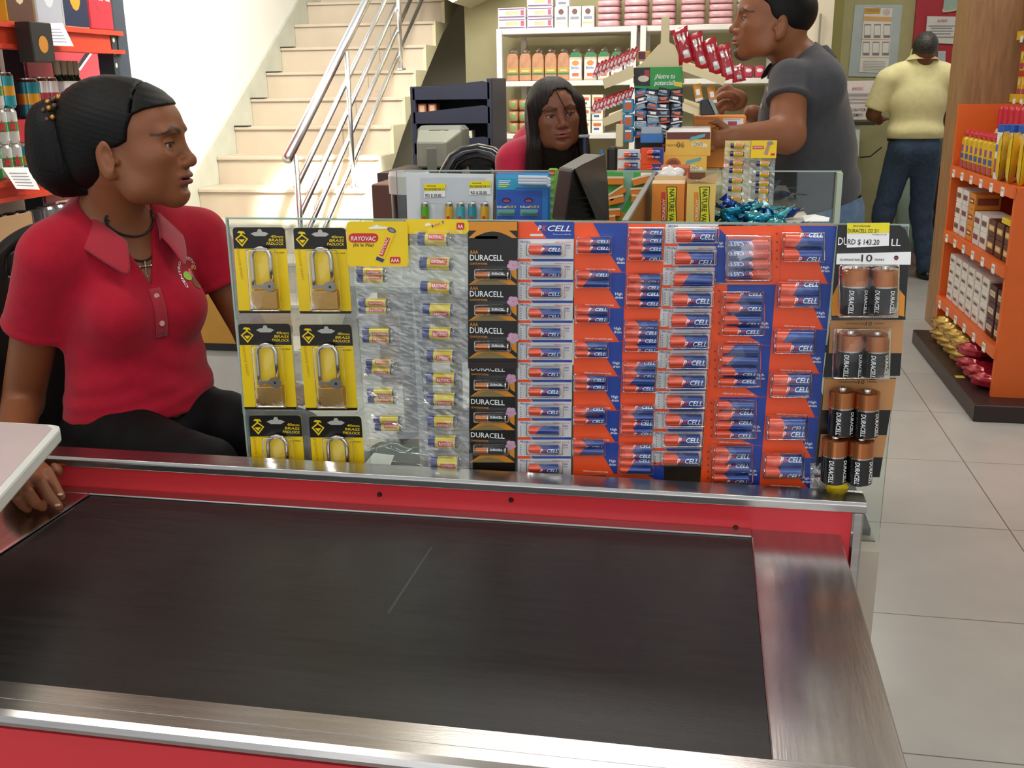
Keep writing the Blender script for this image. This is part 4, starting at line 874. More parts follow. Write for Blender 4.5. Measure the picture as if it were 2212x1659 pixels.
# collar: two flaps folded out
def collar(parent,Fr,c,rx,ry,mat_,open_=.5,zt=.335,drop=.045,up=.0,n=26,flare=.030,name='collar',tip=.05,front=.10):
    V=[];k=4
    for i in range(n+1):
        t=-math.pi+open_+(2*math.pi-2*open_)*i/n ; a=math.pi+t  # 0 at back
        fr=(1-math.cos(a-math.pi+math.pi))/2
        w_=abs(i/n-.5)*2; dn=front*w_**2.2
        ca,sa=-math.cos(t),math.sin(t)
        ca,sa=-math.cos((i/n-.5)*2*(math.pi-open_)),-math.sin((i/n-.5)*2*(math.pi-open_))
        for j,(r_,z_) in enumerate(((0,-.012),(.003,.004),(.010,.0),(.010+flare*.6,-drop*.6),(.010+flare,-drop-tip*max(0,w_-.75)*4*.35))):
            V.append(Fr.pt((c[0]+(rx+r_)*ca+front*.55*w_**3,c[1]+(ry+r_)*sa,zt-dn+z_)))
    m5=5; Fs=[(i*m5+j,i*m5+j+1,(i+1)*m5+j+1,(i+1)*m5+j) for i in range(n) for j in range(m5-1)]
    mb=MB(); mb.add(V,Fs,0,True); o=mb.build(name,mat_,parent); s_=o.modifiers.new('t','SOLIDIFY'); s_.thickness=.0035; q=o.modifiers.new('s','SUBSURF'); q.levels=q.render_levels=1; return o
m_polo_c=mat('polo_collar','#a01228',.85,noise=(35,.06),bump=(300,.25),sheen=.3)
collar(P1,T1,(-.022,0),.062,.066,m_polo_c,open_=.5,zt=.375,front=.095,flare=.044,drop=.048)
mb=MB()
def onchest(Fr,y,z,f,x0=.02,x1=.25):
    """surface point of a garment field along +x of the torso frame"""
    xs=np.linspace(x1,x0,400); P=np.array([Fr.pt((x,y,z)) for x in xs]); v=f([P[:,0],P[:,1],P[:,2]]); i=np.argmax(v<0); return xs[i]
# placket, buttons, crest
pk=MB(); rows=[]
for z in np.linspace(.186,.090,9):
    r=[]
    for y in (-.012,-.006,0,.006,.012): r.append(T1.pt((onchest(T1,y,z,shirt1)+.0022,y,z)))
    rows.append(r)
pk.add([p for r in rows for p in r],[(j*5+i,j*5+i+1,(j+1)*5+i+1,(j+1)*5+i) for j in range(8) for i in range(4)],0,True); o=pk.build('placket',m_polo_c,P1); s_=o.modifiers.new('t','SOLIDIFY'); s_.thickness=.0015
for z in (.172,.118):
    x=onchest(T1,0,z,shirt1)+.0032; MB().cyl(T1.pt((x,0,z)),T1.pt((x+.0022,0,z)),.0055,n=14).build('button',mat('button_pearl','#d9a9a6',.3),P1)
cr=MB(); cy,cz=.098,.192
def cp(a,r,z_=0,e=.0016): y=cy+r*math.cos(a)*.9; z=cz+r*math.sin(a); return T1.pt((onchest(T1,y,z,shirt1)+e,y,z))
def crest_text(t,a0,a1,r,h,m):
    g,_=text_geo(t); w_=g[:,0].max(); 
    def bend(X,Y):
        a=a0+(a1-a0)*X/w_; return cp(a,r+Y*h/.7)
    g2,fs=text_geo(t); P=[bend(a,b) for a,b in g2[:,:2]]; cr.add(P,fs,m,False)
crest_text('CENTRO TURISTICO',math.radians(200),math.radians(10),.034,.0062,0)
crest_text('BATEY',math.radians(250),math.radians(330),.034,-.0,0) if False else None
for (dy,dz,ry,rz__,m) in ((-.014,.006,.013,.008,1),(.006,.007,.009,.009,2),(.004,-.010,.015,.010,3),(.022,.014,.008,.005,4)):
    cr.poly([ (lambda y,z:T1.pt((onchest(T1,y,z,shirt1)+.0018+.0002*m,y,z)))(cy+dy+ry*math.cos(t),cz+dz+rz__*math.sin(t)) for t in np.linspace(0,6.28,13)[:-1]],m)
cr.build('crest',[m_pw,mat('crest_lime','#8cc63f',.6),mat('crest_pink','#e56a86',.6),mat('crest_green','#2f7d3f',.6),mat('crest_orange','#e8902a',.6)],P1,label='round embroidered emblem with white lettering, green and pink leaves')
# necklace
nk=MB()
def loop(z0,zf,wx,e=.004):
    P=[]
    for i in range(33):
        t=-1+2*i/32; a=t*math.pi*.60; y=wx*math.sin(a); z=z0-(z0-zf)*(math.cos(a)*.5+.5)**1.6
        xs=np.linspace(.2,-.1,300); Pq=np.array([T1.pt((x,y,z)) for x in xs]); v=skin1([Pq[:,0],Pq[:,1],Pq[:,2]]); x=xs[np.argmax(v<0)]; P.append(T1.pt((x+e,y,z)))
    return P
L1=loop(.340,.285,.054); L2=loop(.340,.238,.052)
nk.tube(L1,.0022,6); nk.tube(L2,.0020,6); nk.build('necklace',mat('cord_black','#17100f',.6),P1)
pp=L2[16]; mb=MB(); 
q=T1.vl(np.array([pp]))[0]; 
for a,b_ in (((0,0,0),(0,0,-.030)),((0,-.011,-.010),(0,.011,-.010))): mb.cyl(T1.pt(q+np.array(a)+np.array([.004,0,0])),T1.pt(q+np.array(b_)+np.array([.004,0,0])),.0022,n=8)
for a in ((0,0,-.031),(0,-.012,-.010),(0,.012,-.010),(0,0,-.010)): mb.ell(T1.pt(q+np.array(a)+np.array([.004,0,0])),(.0036,)*3,nu=8,nv=6)
mb.build('cross_pendant',mat('pendant_silver','#b9b5a8',.3,1),P1)
# earring: none visible; trousers
m_trou=mat('trouser_black','#050506',.7,noise=(30,.2),bump=(300,.15),spec=.15)
hipR,hipL=T1.pt((.0,-.085,-.135)),T1.pt((.0,.085,-.135)); knR,knL=T1.pt((.335,-.070,-.125)),T1.pt((.33,.135,-.12)); anR,anL=T1.pt((.27,-.06,-.52)),T1.pt((.25,.12,-.52))
def trou1(Q):
    q=T1.loc(Q); d=ell(q,(-.005,0,-.125),(.128,.162,.105))
    d=smin(d,cone(Q,hipR,knR,.090,.066),.04); d=smin(d,cone(Q,hipL,knL,.090,.066),.03); d=smin(d,cone(Q,knR,anR,.062,.048),.03); d=smin(d,cone(Q,knL,anL,.062,.048),.03)
    return d+.0016*np.sin(q[0]*70+q[1]*60)*(q[0]>.03)-.002
organic('trousers',[surf(trou1,(-1.35,1.40,.24),(-.45,2.15,.86),.007,1)],m_trou,P1)
m_shoe=mat('shoe_black','#121212',.35)
mb=MB()
for a in (anR,anL): f_=T1.R[:,0]; mb.ell(a+f_*.05+np.array([0,0,-.055]),(.115,.042,.034),T1.R,nu=16,nv=10)
mb.build('shoe',m_shoe,P1)
# ---- her chair ----
m_chair=mat('chair_black','#0c0d10',.38,noise=(20,.1)); ch=thing('office_chair','black moulded chair with a curved backrest behind the seated person in red','chair',T1.pt((-.02,0,-.86))*np.array([1,1,0]))
g=T1.pt
mb=MB(); 
mb.ell(g((-.02,0,-.255)),(.24,.235,.032),T1.R,nu=28,nv=10); mb.build('seat',m_chair,ch)
V=[];n=18;m_=10
for j in range(m_+1):
    for i in range(n+1):
        t=(i/n-.5)*2; y=.235*t*(1-.25*max(0,(j/m_-.6))**1.0); z=-.16+.46*j/m_; z-=.09*max(0,j/m_-.55)*2*abs(t)**2.5; x=-.205-.05*(j/m_)+.075*t*t
        V.append(g((x,y,z)))
Fs=[(j*(n+1)+i,j*(n+1)+i+1,(j+1)*(n+1)+i+1,(j+1)*(n+1)+i) for j in range(m_) for i in range(n) if not (j in(8,) and (3<=i<=5 or 12<=i<=14))]
mb=MB(); mb.add(V,Fs,0,True); o=mb.build('backrest',m_chair,ch); s_=o.modifiers.new('t','SOLIDIFY'); s_.thickness=.022; q_=o.modifiers.new('s','SUBSURF'); q_.levels=q_.render_levels=1
MB().tube([g((-.03,0,-.27)),g((-.2,0,-.30)),g((-.27,0,-.22)),g((-.265,0,.0))],.02,8).build('back_support',m_chair,ch)
b0=g((-.02,0,0)); MB().cyl((b0[0],b0[1],.10),(b0[0],b0[1],g((0,0,-.28))[2]),.028).build('column',m_chair,ch)
for i in range(5):
    a=i*1.2566; e=(b0[0]+.27*math.cos(a),b0[1]+.27*math.sin(a)); MB().tube([(b0[0],b0[1],.11),(e[0],e[1],.07)],[.024,.016],8).build('leg',m_chair,ch); MB().cyl((e[0]-.012,e[1],.026),(e[0]+.012,e[1],.026),.026,n=14).build('caster',m_chair,ch)
# ================= SECOND CASHIER (facing the camera) =================
P2=thing('person','person with long dark hair and red polo sitting behind the black monitor','person',(-.50,3.3,.6))
H2=Frame(at(1197,246,3.2),math.radians(-90+7+14),.02,.10,.92); T2=Frame(at(1182,440,3.36),math.radians(-90+60))
def tor2(Q):
    q=T2.loc(Q); d=ell(q,(0,0,.0),(.095,.135,.20)); d=smin(d,cone(q,(-.01,-.125,.155),(-.01,.125,.155),.045,.045),.05)
    for s in (-1,1): d=smin(d,ell(q,(.065,s*.06,.05),(.05,.054,.055)),.035)
    for s in (-1,1): d=smin(d,cone(q,(-.015,s*.02,.205),(-.01,s*.10,.175),.026,.034),.03)
    return d
a2R=[T2.pt((-.01,-.155,.145)),T2.pt((.03,-.20,-.10)),T2.pt((.20,-.14,-.13)),T2.pt((.24,-.12,-.13))]; a2L=[T2.pt((-.01,.155,.145)),T2.pt((.03,.20,-.10)),T2.pt((.20,.14,-.13)),T2.pt((.24,.12,-.13))]
n2b,n2t=T2.pt((-.01,0,.19)),H2.pt((-.028,0,-.055))
def hand_simple(d,Q,w_,e,f_,sd):
    """palm and five short curled digits; w_ wrist, f_ pointing direction, sd thumb side"""
    f_=np.array(f_)/np.linalg.norm(f_); sd=np.array(sd)/np.linalg.norm(sd); pc_=w_+f_*.045; d=smin(d,cone(Q,w_,w_+f_*.06,.022,.026),.02)
    nrm=np.cross(f_,sd); nrm=nrm*(-1 if nrm[2]>0 else 1)
    for i in range(4):
        b_=w_+f_*.072+sd*(.026-.0175*i); l=(.042,.048,.044,.034)[i]; m_=b_+f_*l*.6; t_=m_+f_*l*.35+nrm*l*.5
        d=smin(d,cone(Q,b_,m_,.0092,.0084),.004); d=smin(d,cone(Q,m_,t_,.0084,.0066),.004)
    b_=w_+f_*.028+sd*.026; m_=b_+f_*.028+sd*.022; return smin(smin(d,cone(Q,b_,m_,.012,.0098),.008),cone(Q,m_,m_+f_*.028,.0098,.0078),.004)
def skin2(Q):
    d=smin(head(H2.loc(Q)),cone(Q,n2b,n2t,.050,.046),.03); d=smin(d,tor2(Q),.035); d=smin(d,arm_(Q,a2R,(.046,.036,.024)),.03); d=smin(d,arm_(Q,a2L,(.046,.036,.024)),.03)
    for A in (a2R,a2L): d=hand_simple(d,Q,A[2],None,A[3]-A[2],T2.R[:,1]*(1 if A is a2R else -1))
    return d
b2=[H2.o-np.array([.13,.17,.16]),H2.o+np.array([.13,.14,.14])]
f2=lambda Q:skin2(Q)+.004*inbox(Q,b2[0],b2[1],.008)
SK2='#7d4c36'
organic('body',[surf(skin2,b2[0],b2[1],.003),surf(f2,T2.o-np.array([.32,.32,.25]),T2.o+np.array([.32,.28,.62]),.009)],m_skin,P2,lambda V:np.where((V[:,2]<b2[0][2]+.01)[:,None],np.array(lin(SK2)[:3]),headcol(H2.vl(V),SK2,'#8f4f48'))); eyes(P2,H2,.1)
def hair2(Q):
    q=H2.loc(Q); st=.0015*np.sin(np.arctan2(q[1],q[0]+.02)*46+np.sin(q[2]*30))
    d=ell(q,(-.014,0,.026),(.1135,.088,.095)); d=smin(d,ell(q,(.040,0,.040),(.056,.066,.050)),.03)
    d=smin(d,ell(q,(-.05,0,-.07),(.075,.092,.12)),.05); d=smin(d,ell(q,(-.055,.0,-.19),(.060,.100,.11)),.05)
    # locks falling in front of each shoulder
    d=smin(d,cone(q,(.035,-.074,.03),(.030,-.090,-.24),.024,.020),.03); d=smin(d,cone(q,(.035,.076,.03),(.035,.088,-.24),.022,.020),.03)
    d=smin(d,cone(q,(.03,-.080,-.10),(.00,-.12,-.28),.026,.018),.03)
    fy=.050+.010*np.clip(-q[2]*8,0,1.2); off=.012
    face=np.maximum(np.abs(q[1]-off*np.clip(q[2]*12,0,1))-fy*np.sqrt(np.clip(1-((q[2]-.0)/.085)**2,0,1))*np.where(q[2]>0,1,0)-fy*np.where(q[2]<=0,1,0),np.maximum(.02-q[0],q[2]-.080))
    d=smax(d,-face,.006); return d+st
organic('hair',[surf(hair2,H2.o-np.array([.20,.22,.36]),H2.o+np.array([.20,.16,.14]),.0042)],mat('hair_brown','#0d0807',.42,noise=(120,.5),stretch=(6,6,1),bump=(160,.4),col2='#1e110c',spec=.3),P2)
mb=MB().tube([H2.pt((.085,-.004,.078)),H2.pt((.105,.002,.05)),H2.pt((.112,.014,.02)),H2.pt((.108,.028,-.01))],[.0016,.0014,.0012,.0006],6); mb.build('hair_strand',MATS['hair_brown'],P2)
def shirt2(Q):
    q=T2.loc(Q); d=tor2(Q)-.008
    for A in (a2R,a2L):
        e,t=cone(Q,A[0],A[1],.060,.056,ret=True); d=smin(d,smax(e,(t-.58)*.26,.005),.03)
    d=smax(d,-cone(Q,n2b,n2t,.056,.064),.006); v=np.maximum(np.maximum(np.abs(q[1])-(.035*np.clip((q[2]-.08)/.1,0,1)+.001),.08-q[2]),-q[0]); return smax(d,-v,.003)
organic('polo_shirt',[surf(shirt2,T2.o-np.array([.32,.32,.18]),T2.o+np.array([.32,.28,.30]),.007)],mat('polo_red_bright','#c32645',.85,noise=(35,.08),bump=(300,.2),sheen=.3,spec=.25),P2)
collar(P2,T2,(-.015,0),.056,.060,MATS['polo_red_bright'],open_=.5,zt=.255,front=.10,flare=.035,drop=.036)
def trou2(Q):
    q=T2.loc(Q); d=ell(q,(0,0,-.22),(.12,.155,.10))
    for s in (-1,1): d=smin(d,cone(q,(0,s*.08,-.24),(.34,s*.09,-.22),.085,.062),.03); d=smin(d,cone(q,(.34,s*.09,-.22),(.30,s*.09,-.62),.060,.045),.03)
    return d
organic('trousers',[surf(trou2,T2.o-np.array([.5,.5,.70]),T2.o+np.array([.5,.3,-.10]),.012)],m_trou,P2)
mb=MB(); 
for s in (-1,1): mb.ell(T2.pt((.35,s*.09,-.66)),(.11,.04,.035),T2.R,nu=14,nv=8)
mb.build('shoe',m_shoe,P2)
# her stool
c2=thing('stool','dark round stool under the person with long dark hair','stool',(T2.o[0],T2.o[1],0))
MB().cyl((T2.o[0],T2.o[1],T2.o[2]-.36),(T2.o[0],T2.o[1],T2.o[2]-.315),.16,n=24).build('seat',m_chair,c2); MB().cyl((T2.o[0],T2.o[1],.03),(T2.o[0],T2.o[1],T2.o[2]-.36),.025).build('column',m_chair,c2); MB().cyl((T2.o[0],T2.o[1],0),(T2.o[0],T2.o[1],.03),.2,n=24).build('base',m_chair,c2)
# empty chair beside, chrome rimmed black back
c3=thing('office_chair','black chair with glossy rounded backrest left of the person with long hair','chair',(-.98,3.75,0))
p=lambda x,y,Y=3.7:at(x,y,Y)
mb=MB(); P_=[p(958,420),p(962,375),p(978,345),p(1000,332),(p(1030,327)),p(1060,334),p(1078,348),p(1088,372),p(1092,420)]; P_=[q+np.array([0,.03*math.sin(i/8*math.pi),0]) for i,q in enumerate(P_)]
mb.tube(P_,.028,12); mb.build('back_rim',mat('chair_gloss','#20262a',.15,.2,coat=.8),c3)
V=[];
for j in range(6):
    for i in range(9):
        a=P_[i]; b_=np.array([P_[4][0]*.6+P_[i][0]*.4,3.76,.98]); V.append(a*(1-j/5)+b_*(j/5)+np.array([0,.03*math.sin(j/5*3.1),0]))
mb=MB(); mb.add(V,[(j*9+i,j*9+i+1,(j+1)*9+i+1,(j+1)*9+i) for j in range(5) for i in range(8) if not(j==1 and i in(2,5))],0,True); o=mb.build('backrest',m_chair,c3); s_=o.modifiers.new('t','SOLIDIFY'); s_.thickness=.02
MB().box((-1.2,3.72,.55),(-.76,4.12,.62),0,.02).build('seat',m_chair,c3); MB().tube([(-.98,3.76,.98),(-.98,3.70,.7),(-.98,3.85,.53)],.02,8).build('back_support',m_chair,c3); MB().cyl((-.98,3.92,.06),(-.98,3.92,.55),.025).build('column',m_chair,c3)
for i in range(5): a=i*1.2566; MB().tube([(-.98,3.92,.09),(-.98+.26*math.cos(a),3.92+.26*math.sin(a),.028)],[.022,.026],8).build('leg',m_chair,c3)
# ================= MAN IN GREY POLO =================
P3=thing('person','standing person in dark grey polo and jeans, seen from the side facing left','person',(.30,3.35,0))
H3=Frame(at(1672,42,3.3),math.radians(180+8),-.02,0,1.03)
# upper body leans toward the left of the picture
A3=[at(1715,560,3.38),at(1722,440,3.38),at(1730,300,3.36),at(1728,190,3.34)]
FR3=np.array([-.99,-.10,0]); LT3=np.array([.10,-.99,0])
F3=Frame(at(1728,300,3.36),math.radians(180+6),.0)
def tor3(Q):
    q=F3.loc(Q)
    d=ell(q,(-.075,0,-.26),(.125,.160,.14)); d=smin(d,ell(q,(-.040,0,-.10),(.118,.150,.17)),.08); d=smin(d,ell(q,(-.005,0,.05),(.118,.160,.17)),.08)
    d=smin(d,cone(q,(-.02,-.165,.155),(-.02,.165,.155),.055,.055),.06)
    for s in (-1,1): d=smin(d,cone(q,(.0,s*.03,.235),(-.01,s*.13,.19),.036,.045),.04)
    return d
n3b,n3t=F3.pt((.015,0,.22)),H3.pt((-.025,0,-.055))
sR=F3.pt((.0,.185,.155)); sL=F3.pt((.0,-.185,.155))   # near (camera) side = left arm
near=[sR,at(1700,292,3.08),at(1590,297,3.0),at(1560,300,2.98)]; near[0]=at(1706,172,3.18)
farA=[sL,at(1700,290,3.55),at(1625,245,3.40),at(1592,222,3.36)]
def hand3(d,Q):
    a=lambda x,y,Y=3.34:at(x,y,Y); d=smin(d,ell(Q,a(1583,216),(.045,.022,.035)),.02)
    for pts,rs in [((a(1585,200),a(1572,188),a(1556,196),a(1548,206,3.33)),(.011,.0105,.009,.007)),((a(1578,208,3.33),a(1562,204,3.32),a(1548,214,3.31),a(1544,224,3.31)),(.011,.0100,.009,.007)),((a(1578,220,3.32),a(1562,220,3.31),a(1550,228,3.30),a(1552,238,3.31)),(.0105,.0095,.0085,.007)),((a(1580,228,3.32),a(1566,232,3.31),a(1558,240,3.31),a(1560,248,3.32)),(.010,.009,.0078,.0065)),((a(1590,214,3.31),a(1580,206,3.285),a(1566,204,3.275),a(1552,212,3.285)),(.013,.0115,.0100,.008))]: d=chain(d,Q,pts,rs,.005)
    return d
def skin3(Q):
    d=smin(head(H3.loc(Q),1),cone(Q,n3b,n3t,.064,.058),.03); d=smin(d,tor3(Q),.04)
    d=smin(d,arm_(Q,near,(.052,.052,.034)),.03); d=smin(d,arm_(Q,farA,(.055,.046,.028)),.03); d=hand3(d,Q); d=hand_simple(d,Q,near[2],None,near[3]-near[2],(0,.3,.9)); return d
b3=[H3.o-np.array([.17,.13,.17]),H3.o+np.array([.15,.13,.14])]; h3=[at(1575,220,3.34)-np.array([.08,.09,.07]),at(1575,220,3.34)+np.array([.06,.08,.06])]
f3=lambda Q:skin3(Q)+.004*inbox(Q,b3[0],b3[1],.008)+.003*inbox(Q,h3[0],h3[1],.006)
SK3='#925c3d'
organic('body',[surf(skin3,b3[0],b3[1],.0032),surf(skin3,h3[0],h3[1],.003),surf(f3,np.array([-.12,2.85,.85]),np.array([.60,3.68,1.72]),.0085)],m_skin,P3,lambda V:np.where(((V[:,2]<b3[0][2]+.01))[:,None],np.array(lin(SK3)[:3]),headcol(H3.vl(V),SK3,'#a56a5c',male=1))); eyes(P3,H3,.1)
def hair3(Q):
    q=H3.loc(Q); d=ell(q,(-.014,0,.026),(.1085,.0800,.0905)); d=smin(d,ell(q,(.040,0,.040),(.052,.061,.048)),.03)
    d=smax(d,clipz(q,[(-.05,-.045),(-.02,-.018),(.0,.012),(.012,.022),(.035,.030),(.052,.052),(.062,.080),(.085,.11)])*.8,.004); d=smax(d,-(q[2]+.032),.004); return d
organic('hair',[surf(hair3,H3.o-.14,H3.o+.14,.0042)],m_hair,P3)
m_gp=mat('polo_grey','#45454a',.8,noise=(30,.10),bump=(280,.25),sheen=.2,spec=.25)
def shirt3(Q):
    q=F3.loc(Q); fold=.003*np.sin(q[2]*60+q[0]*40)*np.clip(1-np.abs(q[2]+.1)/.15,0,1); d=tor3(Q)-.017+fold; d=smax(d,-(q[2]+.182+.3*(q[0]+.1)+.01*np.sin(q[1]*12)),.01)
    for A in (near,farA):
        e,t=cone(Q,A[0],A[1],.060,.068,ret=True); L_=np.linalg.norm(A[1]-A[0]); e=smax(e-np.where(t>.34,.003,0.),(t-.42)*L_,.005); d=smin(d,e,.03)
    return smax(d,-cone(Q,n3b,n3t,.066,.074),.006)
organic('polo_shirt',[surf(shirt3,np.array([-.12,2.90,.82]),np.array([.62,3.72,1.62]),.007)],m_gp,P3)
collar(P3,F3,(.012,0),.066,.070,mat('polo_grey_collar','#3c3c41',.8,noise=(30,.1)),open_=.6,zt=.275,front=.05,flare=.030,drop=.036)
mb=MB()
for z in (.10,.15): mb=MB(); x=onchest(F3,.02,z,shirt3,.0,.25); c_=F3.pt((x+.001,.02,z)); mb.cyl(c_,c_+F3.R[:,0]*.003,.008,n=12); mb.build('button',mat('button_white','#cfd2cf',.3),P3)
m_jean=mat('denim','#31445e',.85,noise=(40,.25),bump=(220,.3)); m_jean2=mat('denim_light','#5b7390',.85,noise=(30,.25),bump=(220,.3))
hip=F3.pt((-.085,0,-.33))
def trou3(Q):
    q=F3.loc(Q); d=ell(q,(-.085,0,-.32),(.130,.160,.13)); d=np.minimum(d,np.maximum(tor3(Q)-.0125,q[2]+.05))
    for s in (-1,1):
        k=(-.02+.03*s,s*.10,-.80); a=(-.10+.05*s,s*.11,-1.16); d=smin(d,cone(q,(-.07,s*.085,-.36),k,.098,.066),.04); d=smin(d,cone(q,k,a,.066,.052),.03)
    return d+.002*np.sin(q[2]*70+q[0]*30)
organic('jeans',[surf(trou3,np.array([.05,3.0,.02]),np.array([.68,3.72,1.06]),.012)],m_jean2,P3)
for s in (-1,1): MB().ell(F3.pt((-.04+.05*s,s*.11,-1.195)),(.135,.045,.042),F3.R,nu=16,nv=8).build('shoe',m_shoe,P3)
# ================= MAN IN YELLOW POLO (from behind) =================
P4=thing('person','standing person in pale yellow polo and blue jeans seen from behind','person',(1.45,7.8,0))
T4=Frame(at(1975,300,7.8),math.radians(90+4)); H4=Frame(at(1998,108,7.78),math.radians(90-4),.12,0,1.02)
def tor4(Q):
    q=T4.loc(Q); d=ell(q,(-.0,0,.02),(.125,.175,.14)); d=smin(d,ell(q,(-.0,0,.25),(.125,.185,.20)),.08); d=smin(d,cone(q,(-.0,-.19,.42),(-.0,.19,.42),.060,.060),.06)
    for s in (-1,1): d=smin(d,cone(q,(.0,s*.03,.50),(.0,s*.14,.455),.04,.05),.04)
    return d
n4b,n4t=T4.pt((0,0,.46)),H4.pt((-.02,0,-.05))
aL4=[T4.pt((.0,.225,.40)),T4.pt((.03,.29,.17)),T4.pt((.24,.20,.12)),T4.pt((.30,.17,.13))]; aR4=[T4.pt((.0,-.225,.40)),T4.pt((.06,-.30,.22)),T4.pt((.26,-.20,.30)),T4.pt((.32,-.17,.32))]
def skin4(Q):
    d=smin(head(H4.loc(Q),1),cone(Q,n4b,n4t,.066,.060),.03); d=smin(d,tor4(Q),.04)
    for A in (aL4,aR4): d=smin(d,arm_(Q,A,(.058,.048,.032)),.03); d=hand_simple(d,Q,A[2],None,A[3]-A[2],T4.R[:,1]*(-1 if A is aL4 else 1))
    return d
SK4='#75482f'
organic('body',[biggest(surf(skin4,np.array([1.0,7.55,.9]),np.array([1.9,8.25,1.85]),.0085))],m_skin,P4,lambda V:np.tile(np.array(lin(SK4)[:3]),(len(V),1)))
def hair4(Q):
    q=H4.loc(Q); d=ell(q,(-.014,0,.026),(.110,.0815,.0915)); d=smax(d,clipz(q,[(-.06,-.05),(-.02,-.02),(.0,.0),(.03,.02),(.06,.05),(.085,.1)])*.8,.004); return smax(d,-(q[2]+.040),.004)
organic('hair',[surf(hair4,H4.o-.15,H4.o+.15,.006)],mat('hair_greying','#2b2827',.6,noise=(90,.6),col2='#4a4745',bump=(120,.4)),P4)
m_yp=mat('polo_yellow','#e4dba6',.85,noise=(30,.05),bump=(200,.3),sheen=.2,spec=.2)
def shirt4(Q):
    q=T4.loc(Q); fold=.006*np.sin(q[2]*42+np.abs(q[1])*30)*np.clip(1-np.abs(q[2]-.04)/.12,0,1); d=smin(tor4(Q)-.014+fold,cone(Q,n4b,n4b+np.array([0,0,.11]),.092,.080),.03); d=smin(d,ell(q,(-.02,0,.05),(.135,.185,.06)),.05); d=smax(d,-(q[2]-.005),.01)
    for A in (aL4,aR4):
        e,t=cone(Q,A[0],A[1],.076,.076,ret=True); L_=np.linalg.norm(A[1]-A[0]); d=smin(d,smax(e,(t-.85)*L_,.006),.03)
    return smax(d,-np.maximum(cone(Q,n4b,n4t,.072,.078),.560-q[2]),.006)
organic('polo_shirt',[surf(shirt4,np.array([.98,7.5,.95]),np.array([1.95,8.1,1.66]),.009)],m_yp,P4)
collar(P4,T4,(.0,0),.072,.078,m_yp,open_=.4,zt=.575,front=.06,flare=.026,drop=.035)
def trou4(Q):
    q=T4.loc(Q); d=ell(q,(-.01,0,-.04),(.132,.178,.13)); d=smin(d,ell(q,(-.05,.07,-.09),(.10,.09,.10)),.05); d=smin(d,ell(q,(-.05,-.07,-.09),(.10,.09,.10)),.05)
    for s,ky,ay in ((1,.16,.17),(-1,-.10,-.17)):
        d=smin(d,cone(q,(0,s*.09,-.14),(.02,ky,-.52),.100,.078),.035); d=smin(d,cone(q,(.02,ky,-.52),(.0,ay,-.93),.076,.062),.03)
    return smax(d,q[2]-.015,.006)+.003*np.sin(q[2]*55+q[1]*20)*(q[2]<-.4)
organic('jeans',[surf(trou4,np.array([1.05,7.5,.03]),np.array([1.88,8.1,1.06]),.012)],m_jean,P4)
mb=MB()
P_=[T4.pt((.138*math.cos(t),.184*math.sin(t),.005)) for t in np.linspace(0,2*math.pi,40)]
for a,b_ in zip(P_[:-1],P_[1:]): mb.quad(a-Z3*.018,b_-Z3*.018,b_+Z3*.016,a+Z3*.016)
o=mb.build('belt',mat('belt_brown','#241613',.5),P4); s_=o.modifiers.new('t','SOLIDIFY'); s_.thickness=.004
for s in (-1,1):
    mb=MB(); F_=lambda y,z:T4.pt((-onback(y,z)-.003,y,z))
    def onback(y,z):
        xs=np.linspace(.3,.02,200); Pq=np.array([T4.pt((-x,y,z)) for x in xs]); v=trou4([Pq[:,0],Pq[:,1],Pq[:,2]]); return xs[np.argmax(v<0)]
    o_=[F_(s*.085+a,b_) for a,b_ in ((-.06,-.05),(.06,-.05),(.06,-.14),(0,-.175),(-.06,-.14),(-.06,-.05))]
    mb.tube(o_,.0018,5); mb.build('pocket_stitching',mat('denim_thread','#54637c',.8),P4)
MB().box((-.03,-.001,-.01),(.03,.001,.01)).build('label_patch',mat('leather_patch','#9a6a3a',.6),P4).matrix_local=Matrix.Translation(Vector(T4.pt((-.145,-.10,-.018))-np.array([1.45,7.8,0])))
for s,ay in ((1,.17),(-1,-.17)): MB().ell(T4.pt((.04,ay,-.965)),(.14,.052,.045),T4.R,nu=16,nv=8).build('shoe',m_shoe,P4)
# ================= GOODS =================
def cm(h): return mat('print_'+h.strip('#'),h,.42)
def flat(h,r=.42): return mat('paint_'+h.strip('#'),h,r)
def pb(px0,py0,px1,py1,Y,dep,zb=None):
    m_=(py0+py1)/2; c=(px0+px1)/2; x0=at(px0,m_,Y)[0]; x1=at(px1,m_,Y)[0]; z0=at(c,py1,Y)[2] if zb is None else zb; z1=at(c,py0,Y)[2]
    return (x0,Y,z0),(x1,Y+dep,z1)
def fp(mb,pts,Y,m,e=.001): return mb.poly([at(x,y,Y-e) for x,y in pts],m)
def fq(mb,x0,y0,x1,y1,Y,m,e=.001): return fp(mb,[(x0,y0),(x1,y0),(x1,y1),(x0,y1)],Y,m,e)
def ft(mb,t,x,y,h,Y,m,w=None,e=.002,ang=0.,shear=0.):
    o=at(x,y,Y-e); s=np.linalg.norm(at(x+10,y,Y-e)-o)/10; u=np.array([math.cos(ang),0,math.sin(ang)]); v=np.array([-math.sin(ang),0,math.cos(ang)])
    return mb.text(t,o,u,v,h*s,m,w=w*s if w else None,shear=shear)
def disc_pts(x,y,rx,ry,n=14): return [(x+rx*math.cos(t),y+ry*math.sin(t)) for t in np.linspace(0,2*math.pi,n+1)[:-1]]
